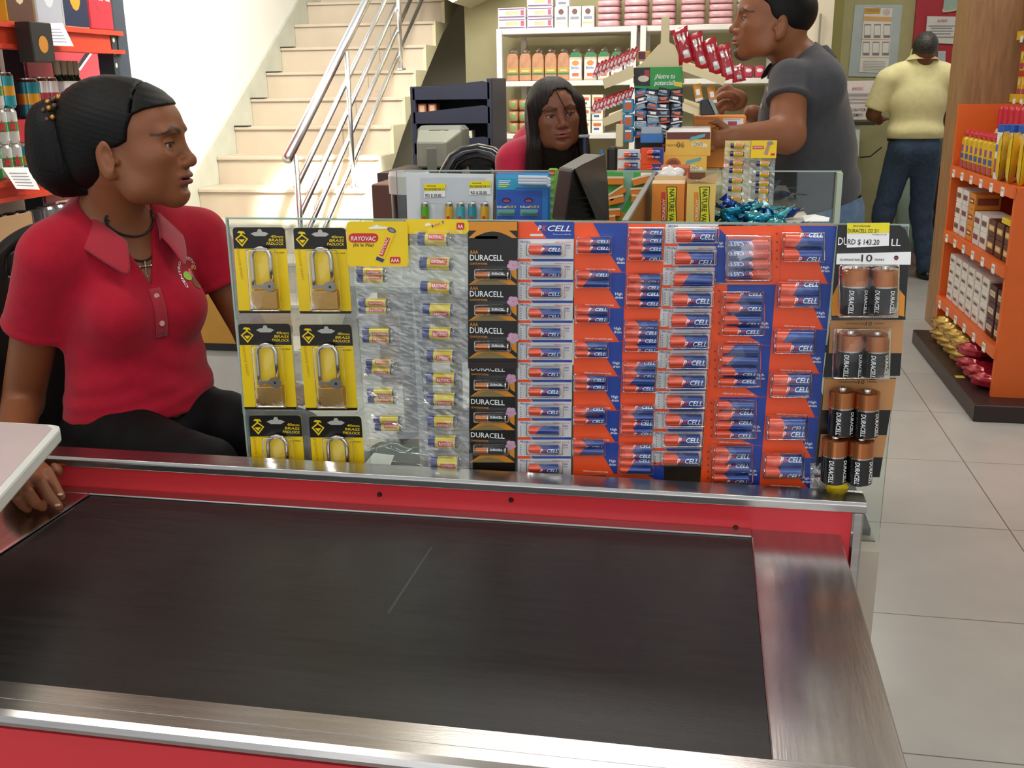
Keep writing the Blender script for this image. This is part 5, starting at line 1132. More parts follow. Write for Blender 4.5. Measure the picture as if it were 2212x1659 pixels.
# ---------- racks at the rear ----------
m_rack=mat('rack_white','#dcd8cf',.4)
def rack(lab,x0,x1,y0,y1,zs,posts):
    r=thing('shelf_rack',lab,'shelf',((x0+x1)/2,(y0+y1)/2,0))
    for z in zs: MB().box((x0,y0,z-.035),(x1,y1,z),0,.004).build('shelf',m_rack,r)
    for (x,y) in posts: MB().box((x-.018,y-.018,0),(x+.018,y+.018,zs[0]+.0)).build('post',m_rack,r)
    return r
ZS=(1.755,1.425,1.085,.60)
rack('white metal shelf rack of bread against the rear wall',-1.395,-.475,6.95,7.45,ZS,[(-1.375,6.94),(-.495,6.94),(-1.30,7.44),(-.495,7.44)])
rack('white metal shelf rack with pink packs, behind the grey polo',-.455,.40,6.95,7.45,(1.755,1.425,1.085,.60),[(-.435,6.94),(.385,6.94),(-.435,7.44),(.385,7.44)])
def ZX(px,Y=6.98): return at(px,160,Y)[0]
def wideb(px0,px1,z,lab,Y=6.98,h=.065):
    x0,x1=ZX(px0,Y),ZX(px1,Y); t=tag(None,None) if False else None
    mb=MB().box((x0+.002,Y,z),(x1-.002,Y+.20,z+h),0,.003); mb.box((x0+.008,Y-.001,z+.004),(x1-.008,Y,z+.012),1).box((x0+.008,Y-.001,z+h-.012),(x1-.008,Y,z+h-.005),1)
    mb.box((x0+.05,Y-.001,z+.02),(x1-.05,Y,z+.045),2).box((x1-.035,Y-.001,z+.016),(x1-.012,Y,z+.05),3)
    return mb.build('sugar_box',[cm('#efe9e4'),cm('#6c4a7a'),cm('#b9b48c'),cm('#b0506a')],label=lab,cat='box',group='flat cartons on top of the bread rack')
for i,(a,b_,k,l) in enumerate([(1077,1137,0,'flat white carton at the left end of the top shelf, lower one'),(1139,1195,0,'flat white carton second from the left on the top shelf, lower one'),(1077,1137,1,'flat white carton at the left end of the top shelf, upper one'),(1139,1195,1,'flat white carton second from the left on the top shelf, middle one'),(1139,1195,2,'flat white carton at the top of the pile of three')]): wideb(a,b_,1.7555+.0665*k,l)
for i,(a,b_,c_,l) in enumerate([(1198,1226,'#d9cfa8','first'),(1228,1254,'#cfd0b4','second'),(1256,1282,'#d6b47e','third')]):
    x0,x1=ZX(a),ZX(b_); z=1.7555; mb=MB().box((x0,6.98,z),(x1,7.12,z+.13),0,.003); X=(x0+x1)/2
    mb.prism([(X+.018*math.cos(t),z+.098+.018*math.sin(t)) for t in np.linspace(0,6.28,13)[:-1]],(0,6.979,0),X3,Z3,(0,-.001,0),2); mb.box((x0+.012,6.979,z+.05),(x1-.012,6.98,z+.068),3).box((x0+.006,6.979,z+.022),(x1-.006,6.98,z+.036),1)
    mb.build('cereal_carton',[cm('#f1ede2'),cm(c_),cm('#6a3b33'),cm('#8a8f9a')],label=l+' of three upright white cartons with a dark round emblem',cat='box',group='upright cartons on the bread rack')
mb=MB(); x0,x1=ZX(1200),ZX(1229); mb.box((x0,6.98,1.887),(x1,7.12,1.96),0,.003).box((x0+.02,6.979,1.90),(x1-.02,6.98,1.915),1); mb.build('cereal_carton',[cm('#f1ede2'),cm('#7a7a8a')],label='white carton lying on the first upright carton',cat='box')
# pink packs
m_pink=mat('pink_pack','#d9a9ac',.3,noise=(25,.12),bump=(60,.3),coat=.4); m_pwhite=mat('white_pack','#cfc8bd',.35,noise=(25,.1),coat=.3)
def pillow(mb,lo,hi,seed,m=0,nx=8,ny=5,b=.35):
    rs=random.Random(seed); c=[(lo[i]+hi[i])/2 for i in range(3)]; h=[(hi[i]-lo[i])/2 for i in range(3)]
    return mb.ell(c,h,None,16,10,m,f=lambda p:np.array([math.copysign(abs(q)**b,q) for q in p])*1.0+np.array([rs.uniform(-.02,.02) for _ in range(3)])*0)
src_=None; names=['first','second','third','fourth','fifth']; lv=['lowest','second','third','fourth','fifth','topmost']
for c_,(a,b_) in enumerate([(1286,1338),(1343,1398),(1402,1457),(1464,1520),(1524,1580),(1584,1628)]):
    x0,x1=ZX(a),ZX(b_); 
    for k in range(6):
        z=1.7555+.0415*k; 
        mb=pillow(MB(),(x0+.004,6.975,z),(x1-.004,7.24,z+.041),c_*9+k)
        if c_<5: mb.build('sugar_pack',m_pink,label=f'flat pink pack, {lv[k]} in the {names[c_]} pile from the left on the top shelf',cat='pack',group='pink packs piled on the rear rack')
        else: mb.build('flour_pack',m_pwhite,label=f'flat off-white pack, {lv[k]} in the pile right of the pink ones',cat='pack',group='off-white packs piled on the rear rack')
# bread
m_bagc=film('bread_bag',(.97,.96,.94),.10,.18,bump=(50,.8)); m_bread=mat('bread_brown','#b5805a',.45,noise=(30,.15),coat=.4,bump=(40,.2)); m_bread2=mat('bread_pale','#c9b49a',.45,noise=(30,.1),coat=.4)
def loaf(px0,px1,z,kind,lab,h=.175,Y=6.99):
    x0,x1=ZX(px0,Y),ZX(px1,Y); X=(x0+x1)/2; t=thing('bread_loaf',lab,'bread',(X,Y+.1,z),'bagged loaves on the middle shelf')
    w_=(x1-x0)/2; prof=[(-w_,0),(w_,0),(w_,h*.72),(w_*.9,h*.9),(w_*.5,h),(-w_*.5,h),(-w_*.9,h*.9),(-w_,h*.72)]
    mb=MB().prism(prof,(X,Y,z),X3,Z3,(0,.26,0),0)
    e=Y-.0012; q=lambda x,zz:(X+x*w_,e,z+zz*h)
    if kind==0: mb.poly([q(-.9,.30),q(.9,.30),q(.9,.48),q(-.9,.48)],1).poly([q(-.9,.22),q(.9,.22),q(.9,.28),q(-.9,.28)],2).poly([(a[0],a[1]-.0006,a[2]) for a in (q(-.6,.34),q(.6,.34),q(.6,.40),q(-.6,.40))],3)
    else:
        mb.poly([q(-.95,.84),q(.95,.84),q(.6,1.0),q(-.6,1.0)],2); mb.poly([q(-.85,.08),q(.85,.08),q(.85,.74),q(-.85,.74)],3)
        mb.add([(X+.55*w_*math.cos(t),e-.0006,z+h*(.62+.10*math.sin(t))) for t in np.linspace(0,6.28,13)[:-1]],[tuple(range(12))],4); mb.text('Bimbo',(X-.62*w_,e-.0009,z+h*.40),X3,Z3,h*.11,5,w=1.2*w_); mb.poly([(a[0],a[1]-.0005,a[2]) for a in (q(-.5,.14),q(.5,.14),q(.5,.26),q(-.5,.26))],1)
    mb.build('loaf',[m_bread if kind==0 else m_bread2,cm('#b59a4a') if kind==0 else cm('#c96a44'),cm('#2f7a45'),cm('#d8c27a') if kind==0 else cm('#e4e2de'),cm('#d98a3c'),cm('#35549c')],t,bevel=.006)
    mb=MB().ell((X,Y+.06,z+h+.012),(w_*.6,.05,.022),None,12,8,0,f=lambda p:p*(1+.25*math.sin(p[0]*9+p[1]*7))); mb.build('bag_top',m_bagc,t); return t
od=['first','second','third','fourth','fifth']
for i in range(5): loaf(1094+27.5*i,1120+27.5*i,1.4255,0,f'brown bagged loaf with a green band, {od[i]} from the left')
for i,(a,b_) in enumerate([(1229,1257),(1261,1289),(1291,1317),(1319,1345),(1347,1371)]): loaf(a,b_,1.4255,1,f'pale bagged loaf with green top and blue lettering, {od[i]} of that kind from the left')
for c_ in range(2):
    for k in range(3):
        x0,x1=ZX(1095+23*c_),ZX(1117+23*c_); mb=pillow(MB(),(x0,6.99,1.0855+.075*k),(x1,7.2,1.158+.075*k),k,0); mb.ell(((x0+x1)/2,6.992,1.122+.075*k),(.022,.003,.02),m=1)
        mb.build('bun_pack',[m_bread,cm('#6f9a58')],label=f'brown bun pack, {["lower","middle","upper"][k]} one in the {["left","right"][c_]} column on the third shelf',cat='bread',group='bun packs on the third shelf')
for c_ in range(2):
    for k in range(3):
        x0,x1=ZX(1252+27*c_),ZX(1276+27*c_); z=1.0855+.083*k; mb=MB().box((x0,6.99,z),(x1,7.15,z+.081),0,.002).box((x0+.01,6.989,z+.045),(x1-.012,6.99,z+.065),1).box((x0+.014,6.989,z+.02),(x1-.025,6.99,z+.034),2)
        mb.build('toast_box',[cm('#e9e2cf'),cm('#c8683a'),cm('#3c5a9c')],label=f'small cream box with orange print, {["lower","middle","upper"][k]} one in the {["left","right"][c_]} column beside the long-haired person',cat='box',group='cream boxes on the third shelf')
for i,(a,b_,c1) in enumerate([(1582,1604,'#b03048'),(1606,1628,'#a83a56'),(1630,1652,'#c0405a')]):
    x0,x1=ZX(a),ZX(b_); mb=pillow(MB(),(x0,6.99,1.4255),(x1,7.1,1.50),i); mb.ell(((x0+x1)/2,6.99,1.47),(.02,.004,.012),m=1); mb.build('snack_pack',[cm(c1),cm('#e6dcd8')],label=f'small red and white pack on the second rack, {od[i]} from the left',cat='pack',group='red and white packs on the second rack')
for i in range(4):
    x0,x1=ZX(1340+24*i),ZX(1362+24*i); pillow(MB(),(x0,6.99,1.0855),(x1,7.1,1.20+.02*(i%2)),i).build('snack_pack',cm(['#c8442e','#d9b24a','#b7382c','#e0cfa8'][i]),label=f'snack pack behind the candy stand, {od[i]} from the left on the third shelf',cat='pack')
# ---------- under the stairs ----------
Y=5.75; m_dk=mat('dark_blue_plastic','#1d2030',.5)
t=thing('storage_rack','dark blue plastic shelf rack with small boxes under the stairs','shelf',at(975,400,Y)*np.array([1,1,0]))
xl,xr=at(893,250,Y)[0],at(1058,250,Y)[0]
for i,z in enumerate((1.34,1.21,1.04,.86)):
    mb=MB().prism([(xl,0),(xr,0),(xr-.0,.075),(xr-.04,.085),(xl+.04,.05),(xl,.05)],(0,Y,z),X3,Z3,(0,.02,0)).box((xl,Y,z-.012),(xr,Y+.42,z)); mb.build('shelf_tray',m_dk,t)
for x in (xl,xr): MB().box((x-.015,Y+.0,0),(x+.015,Y+.42,1.44 if x==xr else 1.40),0,.004).build('side_panel',m_dk,t)
MB().box((xl,Y+.42,.5),(xr,Y+.43,1.38)).build('back_panel',m_dk,t)
for r_,(z,xs) in enumerate(((1.0415,[(902,922),(926,944),(948,966),(970,988),(993,1016)]),(1.2115,[(900,918),(922,940)]),(.8615,[(996,1024)]))):
    for i,(a,b_) in enumerate(xs):
        x0,x1=at(a,250,Y)[0],at(b_,250,Y)[0]; MB().box((x0,Y+.03,z),(x1,Y+.12,z+.115-.02*(r_>0)),0,.003).box((x0+.01,Y+.029,z+.05),(x1-.01,Y+.03,z+.085),1).build('small_box',[cm('#c9c6ae') if r_==0 else cm('#8a5238'),cm('#7a7f8e') if r_==0 else cm('#c2a184')],label=(f'small pale box on the middle tray of the dark rack, {od[i]} from the left' if r_==0 else f'small brown box on the dark rack, {["upper tray "+od[i],"lowest tray"][r_-1]}'),cat='box',group='pale boxes on the dark rack' if r_==0 else None)
Y=5.1; t=thing('crt_monitor','old grey tube monitor turned backwards on a low cabinet by the stairs','monitor',at(932,378,Y)*np.array([1,1,0])+np.array([0,.1,.86]))
lo,hi=pb(880,275,985,372,Y,.32); mg=mat('monitor_grey','#55574f',.45); mg2=mat('monitor_grey_light','#6b6c60',.45)
zb=lo[2]; MB().box((lo[0],Y+.18,zb),(hi[0],Y+.32,hi[2]),0,.02).build('bezel',mg,t)
mb=MB(); a_=[(lo[0]+.01,Y+.18,zb+.01),(hi[0]-.01,Y+.18,zb+.01),(hi[0]-.01,Y+.18,hi[2]-.02),(lo[0]+.01,Y+.18,hi[2]-.02)]; b_=[(lo[0]+.05,Y,zb+.02),(hi[0]-.05,Y,zb+.02),(hi[0]-.05,Y,hi[2]-.07),(lo[0]+.05,Y,hi[2]-.07)]
mb.add(a_+b_,[(i,(i+1)%4,4+(i+1)%4,4+i) for i in range(4)]+[(4,5,6,7)]); mb.build('rear_housing',mg2,t,bevel=.01)
MB().box(((lo[0]+hi[0])/2-.025,Y-.004,zb+.0),((lo[0]+hi[0])/2+.025,Y,zb+.12),0,.003).build('socket_panel',mg,t); MB().box((lo[0]+.07,Y+.17,hi[2]-.045),(hi[0]-.08,Y+.18,hi[2]-.02)).box((hi[0]-.12,Y+.165,hi[2]-.045),(hi[0]-.1,Y+.17,hi[2]-.022),1).build('handle_slot',[m_pk,cm('#c9a83a')],t)
MB().box((lo[0]-.15,Y-.05,0),(hi[0]+.25,Y+.5,zb-.001)).build('low_cabinet',mat('cabinet_dark','#3a2c26',.5),label='dark brown low cabinet under the old monitor',cat='cabinet')
Y=4.0; p0=at(884,385,Y); t=thing('waste_bin','black waste bin with a white bag folded over its rim','bin',(p0[0],p0[1],0))
MB().lathe([(.0,0),(.062,0),(.076,1.05),(.070,1.05),(.058,.02)],(p0[0],p0[1],0),24).build('bin_body',mat('bin_black','#17181c',.35),t)
MB().lathe([(.071,1.02),(.078,1.075),(.084,1.06),(.082,.99)],(p0[0],p0[1],0),24).build('bin_liner',mat('bag_white','#dcdcd8',.4,bump=(50,.4)),t)
lo,hi=pb(806,398,852,560,4.6,.4,0); MB().box(lo,hi,0,.005).build('side_cabinet',mat('cabinet_redbrown','#5d3a30',.5),label='reddish brown cabinet between the stairs and the waste bin',cat='cabinet')
# yellow fronted desk behind the first cashier
Y=2.75; a_,b_=at(395,610,Y),at(560,740,Y); t=thing('cash_desk','orange-yellow fronted desk with black edge, right of the seated waist','desk',((a_[0]+b_[0])/2,Y,0)); zt_=at(480,612,Y)[2]; zm=at(480,742,Y)[2]; zk=at(480,757,Y)[2]
MB().box((a_[0],Y,zm),(b_[0],Y+.25,zt_)).build('front_panel',mat('desk_amber','#d59a3a',.45),t); MB().box((a_[0]-.002,Y-.004,zk),(b_[0]+.002,Y+.25,zm)).build('edge_strip',m_cardk,t); MB().box((a_[0]+.0,Y+.01,0),(b_[0],Y+.25,zk)).build('base',m_rack,t)
# ---------- things inside and on the case ----------
Y=2.47
def S(t_): return t_
t=thing('lighter_card','white board of five pocket lighters with two yellow price tags','lighters',at(970,470,Y))
mb=MB(); A=[at(x,y,Y) for x,y in ((877,374),(1066,376),(1064,480),(880,480))]; mb.add([tuple(a) for a in A]+[tuple(a+np.array([0,.004,0])) for a in A],[(0,1,2,3),(7,6,5,4),(0,4,5,1),(1,5,6,2),(2,6,7,3),(3,7,4,0)]); 
fp(mb,[(908,384),(1048,384),(1048,440),(908,440)],Y,1,.001); fq(mb,940,442,962,478,Y,1,.001); mb.build('board',[cm('#dfe3e8'),cm('#c9d0d8')],t)
for (x,y,tt,an) in ((916,398,'RD $ 29.00',-.05),(1014,392,'RD $ 25.00',.06)):
    mb=MB(); fp(mb,[(x,y),(x+46,y-2),(x+46,y+27),(x,y+29)],Y,0,.003); fp(mb,[(x,y),(x+46,y-2),(x+46,y+13),(x,y+15)],Y,1,.0035); ft(mb,'ENCENDEDOR 1/1',x+1,y+13,4.5,Y,2,w=43,e=.004); ft(mb,tt,x+3,y+27,6,Y,2,w=34,e=.004); ft(mb,'PROVISIONES',x+6,y+5,2.5,Y,2,w=20,e=.004); mb.build('price_tag',[m_pw,MATS['sticker_yellow'],m_pk],t)
for i,(x,c_) in enumerate([(918,'#5aab2c'),(970,'#d9a92a'),(995,'#4aa9b5'),(1020,'#2b93a8'),(1047,'#d9a92a')]):
    mb=MB(); p0,p1=at(x,478,Y-.012),at(x,445,Y-.012); mb.cyl(p0,p1,.0105,n=14,m=0); mb.cyl(p1,at(x,440,Y-.012),.010,n=14,m=1); mb.cyl(at(x+2,440,Y-.014)-np.array([.004,0,0]),at(x+2,440,Y-.014)+np.array([.004,0,0]),.006,n=12,m=1); fp(mb,disc_pts(x-2,470,4,3),Y-.012-.0106,2,.0005); mb.build('lighter',[mat('lighter_'+c_.strip('#'),c_,.15,coat=.6),m_nub,m_pr],t)
Y=2.3; t=thing('razor_blister_pack','large blue razor blade pack left of the monitor','razor pack',at(1127,472,Y))
lo,hi=pb(1071,374,1186,478,Y,.02); mb=MB().box(lo,hi,0,.003); fq(mb,1072,376,1186,405,Y,1); fq(mb,1073,386,1115,410,Y,2,.0012); fq(mb,1074,412,1170,478,Y,3,.0012)
for i in range(4): fq(mb,1077,390+4*i,1077+(26,22,24,18)[i],391.5+4*i,Y,4 if i<2 else 5,.0016)
for x in (1094,1142): fp(mb,disc_pts(x,433,10,6),Y,6,.0016); fp(mb,disc_pts(x,434,7,3),Y,7,.002)
for x in (1074,1124): ft(mb,'blue',x,449,5,Y,4,w=20,e=.002); ft(mb,'PLUS II',x+20,449,5,Y,5,w=20,e=.002); fq(mb,x,452,x+38,466,Y,8,.0016)
mb.build('card',[cm('#2878c8'),cm('#4aa5d8'),cm('#2f9ec4'),cm('#2a55b4'),m_pw,MATS['sticker_yellow'],cm('#1c2a5e'),cm('#b0485a'),cm('#6fa79c')],t)
mb=MB()
for i in range(3): a=at(1120,383+6*i,Y-.015); b_=at(1182,384+6*i,Y-.015); mb=MB().cyl(a,b_,.0045,n=10).cyl(b_,b_+np.array([.006,0,-.006]),.0045,n=10); mb.build('razor',[cm('#c9d3e0')],t)
for x in (1093,1143): 
    a=at(x-17,459,Y-.006); b_=at(x+17,464,Y-.02); MB().box((a[0],Y-.012,b_[2]),(b_[0],Y-.001,a[2]),0,.002).build('blade_cartridge',[cm('#3d7f86')],t)
Y=2.34; lo,hi=pb(1184,364,1204,478,Y,.015); mb=MB().box(lo,hi,0,.003); fq(mb,1186,367,1199,378,Y,1); ft(mb,'Dorco',1187,376,5,Y,2,w=10)
for i in range(5): fp(mb,disc_pts(1192,388+17*i,5,5),Y,3,.0015)
mb.build('razor_card',[cm('#7cc03a'),cm('#c2452e'),m_pw,cm('#a9c8a0')],label='narrow bright green card between the blue razor pack and the monitor',cat='card')
# monitor seen from behind
m_mon=mat('monitor_black','#1e1e1f',.38,noise=(60,.1),bump=(200,.1)); m_mon2=mat('monitor_lid','#3a3836',.32,noise=(60,.08),bump=(300,.1))
Y=2.02; t=thing('monitor','black monitor seen from behind between the razor pack and the green board','monitor',at(1255,480,Y)*np.array([1,1,0])+np.array([0,0,1.0125]))
P=lambda x,y,d=0.:at(x,y,Y+d)
# body: thin screen box on the left, tapering back housing to the right
s0=[P(1207,362,.0),P(1237,366,-.03),P(1222,475,-.03),P(1191,470,.0)]; s1=[P(1252,340,.16),P(1297,332,.13),P(1309,475,.10),P(1262,475,.16)]
mb=MB(); V=[P(1206,361,.06),P(1238,366,0),P(1221,476,0),P(1190,474,.06),P(1262,330,.24),P(1304,333,.16),P(1312,476,.16),P(1275,474,.24)]
mb.add(V,[(0,1,2,3),(1,5,6,2),(4,5,1,0),(3,2,6,7),(0,3,7,4),(5,4,7,6)]); mb.build('housing',m_mon,t,bevel=.006)
mb=MB(); e=np.array([.0005,-.003,.0008]); q=[P(1239,365,0),P(1253,357,.028),P(1304,333,.16),P(1310,395,.16),P(1313,476,.16),P(1286,476,.10),P(1278,440,.085),P(1262,408,.05)]
mb.add([tuple(a+e) for a in q],[(0,1,2,3),(0,3,4,5),(0,5,6,7)]); 
o=mb.build('rear_cover',m_mon2,t); s_=o.modifiers.new('t','SOLIDIFY'); s_.thickness=.003
mb=MB()
for i in range(6):
    y=400+12*i; a,b_=P(1236-1.5*i,y,.004),P(1262+2.5*i,y+2,.05); d_=np.array([0,-.0015,0]); mb.add([tuple(v+d_) for v in (a,b_,b_-Z3*.003,a-Z3*.003)],[(0,1,2,3)])
mb.build('vent_slots',flat('#060606'),t)
mb=MB(); q=[P(1280,370,.09),P(1292,366,.125),P(1293,385,.125),P(1282,392,.09)]; mb.add([tuple(v+np.array([0,-.005,0])) for v in q],[(0,1,2,3)]); mb.build('badge',mat('badge_dark','#2a2826',.15,.5),t)
MB().cyl((at(1250,500,Y+.1)[0],Y+.12,1.0125),(at(1250,500,Y+.1)[0],Y+.12,1.10),.03).build('stand',m_mon,t); MB().box((at(1250,500,Y)[0]-.07,Y+.04,1.0122),(at(1250,500,Y)[0]+.07,Y+.2,1.0225),0,.004).build('stand_base',m_mon,t)
# green razor board
Y=2.44; t=thing('razor_board','green card of orange handled razors right of the monitor','razors',at(1355,478,Y)); lo,hi=pb(1302,372,1408,480,Y,.006); mb=MB().box(lo,hi); fp(mb,[(1345,372),(1370,372),(1362,420),(1330,480),(1318,480),(1350,420)],Y,1); fq(mb,1384,373,1408,380,Y,2); fp(mb,disc_pts(1340,466,13,9),Y,3,.0012); mb.build('card',[cm('#4aa84a'),cm('#7fb89a'),m_pw,cm('#c9962a')],t)
for i,(x0,y0,x1,y1) in enumerate([(1308,392,1347,392),(1316,430,1350,408),(1312,438,1348,430),(1366,396,1404,386),(1362,417,1390,415),(1308,462,1340,460),(1364,430,1386,432),(1310,476,1330,474)]):
    a,b_=at(x0,y0,Y-.012),at(x1,y1,Y-.012); d_=(b_-a)/np.linalg.norm(b_-a); v_=np.cross(d_,Y3); MB().tube([a,b_],.0065,8).box((0,0,0),(0,0,0)).build('razor',[mat('razor_orange','#e8862a',.3)],t) if False else None
    mb=MB(); n_=v_*.0075; A=[a-n_,b_-n_,b_+n_,a+n_]; B=[q+np.array([0,.010,0]) for q in A]; mb.add([tuple(q) for q in A+B],[(0,1,2,3),(7,6,5,4),(0,4,5,1),(1,5,6,2),(2,6,7,3),(3,7,4,0)],0); w2=-v_*.0075 if v_[2]<0 else v_*.0075
    up_=np.array([0,0,1.])*.005; A=[a+w2*.9+up_*0,b_+w2*.9,b_+w2*.9+up_,a+w2*.9+up_]; A=[q-np.array([0,.001,0]) for q in A]; mb.add([tuple(q) for q in A],[(0,1,2,3)],1); mb.build('razor',[mat('razor_orange','#e8862a',.3),cm('#f3d9b8')],t,bevel=.001)
# granola boxes (printed sideways)
for i,(x0,x1,c_,c2,lab) in enumerate([(1408,1478,'#d98226','#c03a22','orange granola bar box with lettering down its front, right of the divider'),(1483,1545,'#dfbd62','#d9862a','pale yellow granola bar box with torn top beside the blue wrappers')]):
    Y=2.12; t=thing('granola_box',lab,'box',at((x0+x1)/2,480,Y)); lo,hi=pb(x0,397,x1,480,Y,.075,1.0125); mb=MB().box(lo,hi,0)
    xm=x0+(x1-x0)*.48; fp(mb,[(xm-2,403),(xm+21,403),(xm+19,440),(xm+21,480),(xm-2,480),(xm,440)],Y,3,.0007); fp(mb,[(xm,405),(xm+19,405),(xm+17,440),(xm+19,480),(xm,480),(xm+2,440)],Y,1,.0012); fq(mb,xm-13,415,xm-4,480,Y,2,.001)
    ft(mb,'NATURE VALLEY',xm+5,408,11,Y,3,w=98,e=.002,ang=-math.pi/2); ft(mb,'CRUNCHY',xm-5.5,476,6,Y,4,w=46,e=.002,ang=math.pi/2)
    mb.build('carton',[cm(c_),cm('#dcd41c'),cm(c2),cm('#1c3a1e'),cm('#f0e3c2')],t)
    mb=MB(); 
    if i==0:
        for (dx,dy,h_) in ((0,-1,.018),(0,1,.03)): mb.quad((lo[0],lo[1] if dy<0 else hi[1],hi[2]),(hi[0],lo[1] if dy<0 else hi[1],hi[2]),(hi[0],lo[1]+.02 if dy<0 else hi[1]+.01,hi[2]+h_*.3),(lo[0],lo[1]+.02 if dy<0 else hi[1]+.01,hi[2]+h_*.3))
    else:
        V=[(lo[0],lo[1],hi[2]),(hi[0],lo[1],hi[2]),(lo[0]-.003,lo[1]-.003,hi[2]+.012),(lo[0]+.02,lo[1]-.004,hi[2]+.006),(lo[0]+.04,lo[1]-.003,hi[2]+.016),(hi[0]+.003,lo[1],hi[2]+.022),(hi[0]+.004,hi[1],hi[2]+.03),(lo[0]-.002,hi[1],hi[2]+.02)]
        mb.add(V,[(0,1,5,4,3,2)],0); mb.add([(hi[0],lo[1],hi[2]),(hi[0],hi[1],hi[2]),V[6],V[5]],[(0,1,2,3)],0); mb.add([(lo[0],lo[1],hi[2]),(lo[0],hi[1],hi[2]),V[7],V[2]],[(0,1,2,3)],0)
    mb.build('flap',cm('#c9a878'),t)
Y=2.33; lo,hi=pb(1424,362,1488,420,Y,.09,1.0125); t=thing('candy_box','red-brown box with crumpled white film on top, behind the orange granola box','box',((lo[0]+hi[0])/2,Y+.04,lo[2])); MB().box(lo,hi,0,.002).build('carton',cm('#b5502c'),t); MB().ell(((lo[0]+hi[0])/2-.008,Y-.01,hi[2]-.018),(.03,.018,.02),None,18,12,0,f=lambda p:p*(1+.2*math.sin(p[0]*11+p[2]*9)+.1*math.sin(p[1]*17))).build('film',mat('film_white','#f1eeea',.2,coat=.5,bump=(80,.5)),t)
# upright clear strips with yellow batteries
for i,(x0,x1,y0,lab) in enumerate([(1566,1621,304,'clear battery strip standing at the back of the case, left one of two'),(1622,1677,303,'clear battery strip with a full yellow header at the back of the case')]):
    Y=2.42-.015*i; t=thing('battery_strip',lab,'batteries',at((x0+x1)/2,452,Y)); YC_=YC; 
    mb=MB(); rs=np.random.default_rng(40+i); V=[]; nx,ny=6,22
    for j in range(ny+1):
        for k in range(nx+1): V.append(at(x0+(x1-x0)*k/nx-8*j/ny,y0+(458-y0)*j/ny,Y-rs.uniform(0,.006)))
    mb.add([tuple(v) for v in V],[(j*(nx+1)+k,j*(nx+1)+k+1,(j+1)*(nx+1)+k+1,(j+1)*(nx+1)+k) for j in range(ny) for k in range(nx)]); mb.build('clear_sleeve',m_wrap,t)
    mb=MB(); lo,hi=pb(x0,y0,x1,y0+(38 if i==0 else 38),Y,.001); mb.box((lo[0],Y-(-.004 if i==0 else .009),lo[2]),(hi[0],Y-(-.005 if i==0 else .008),hi[2]))
    if i==1:
        fq(mb,x0+4,y0+12,x0+28,y0+19,Y,1,.0095); ft(mb,'RAYOVAC',x0+6,y0+17.5,4,Y,2,w=20,e=.0100); fp(mb,[(x0+35,y0+9),(x0+44,y0+4),(x0+36,y0+32),(x0+28,y0+30)],Y,3,.0095); fp(mb,disc_pts(x0+42,y0+6,7,4),Y,4,.010); fq(mb,x0+43,y0+28,x0+52,y0+33,Y,1,.0095)
    mb.build('header_card',[m_yel,m_pr,m_pw,cm('#b98f7a'),m_pg],t)
    for k,y in enumerate([314,332,352,368,390,408,428] if i==0 else [353,376,396,412,434]):
        battery(t,at(x0+12-k,y,Y-.008),at(x0+42-k,y+1,Y-.008),.0058,'ray',.6)
# pile of blue wrappers
m_foil=[mat('foil_teal','#1c7f9c',.16,.75,bump=(90,.7)),mat('foil_navy','#1c3f8f',.16,.75,bump=(90,.7)),mat('foil_aqua','#57b3c0',.14,.7,bump=(90,.7))]
rs=random.Random(12); ZT=1.111; xa_,xb_=at(1556,470,2.0)[0],at(1790,470,2.0)[0]
MB().box((xa_,1.9,1.0125),(xb_,2.47,ZT-.001),0,.003).build('display_carton',flat('#cfc9b8'),label='flat pale carton inside the case carrying the blue wrapped candies',cat='box')
for i in range(34):
    x=rs.uniform(1575,1722) if i>14 else rs.uniform(1572,1640); Y=rs.uniform(2.08,2.34); z=ZT+rs.uniform(0,.030)*max(0.15,1-(x-1555)/170); base=at(x,460,Y); c_=np.array([base[0],Y,z+.010])
    R_=np.array(Matrix.Rotation(rs.uniform(-1.2,1.2),3,'Z')@Matrix.Rotation(rs.uniform(-.7,.7),3,'Y')@Matrix.Rotation(rs.uniform(-.9,.9),3,'X'))
    mb=MB().ell(c_,(.024,.015,.008),R_,12,8,0,f=lambda p:p*(1+.25*math.sin(p[0]*8)))
    for s in (-1,1):
        e=[c_+R_@np.array([s*.020,-.003,0]),c_+R_@np.array([s*.020,.003,0]),c_+R_@np.array([s*.036,.012,.003]),c_+R_@np.array([s*.036,-.012,-.003])]; mb.add([tuple(q) for q in e],[(0,1,2,3)],0)
    mb.build('wrapped_candy',m_foil[i%3],label='shiny blue wrapped candy in the loose pile at the right end of the case',cat='candy',group='blue wrapped candies in the case')
mb=MB(); V=[at(x,y,2.30-.02*k) for k,(x,y) in enumerate([(1733,467),(1760,465),(1792,472),(1790,479),(1738,479)])]; mb.add([tuple(v) for v in V],[(0,1,2,3,4)]); o=mb.build('paper_slip',m_pw,label='crumpled white paper slip beside the blue candies',cat='paper'); s_=o.modifiers.new('t','SOLIDIFY'); s_.thickness=.002
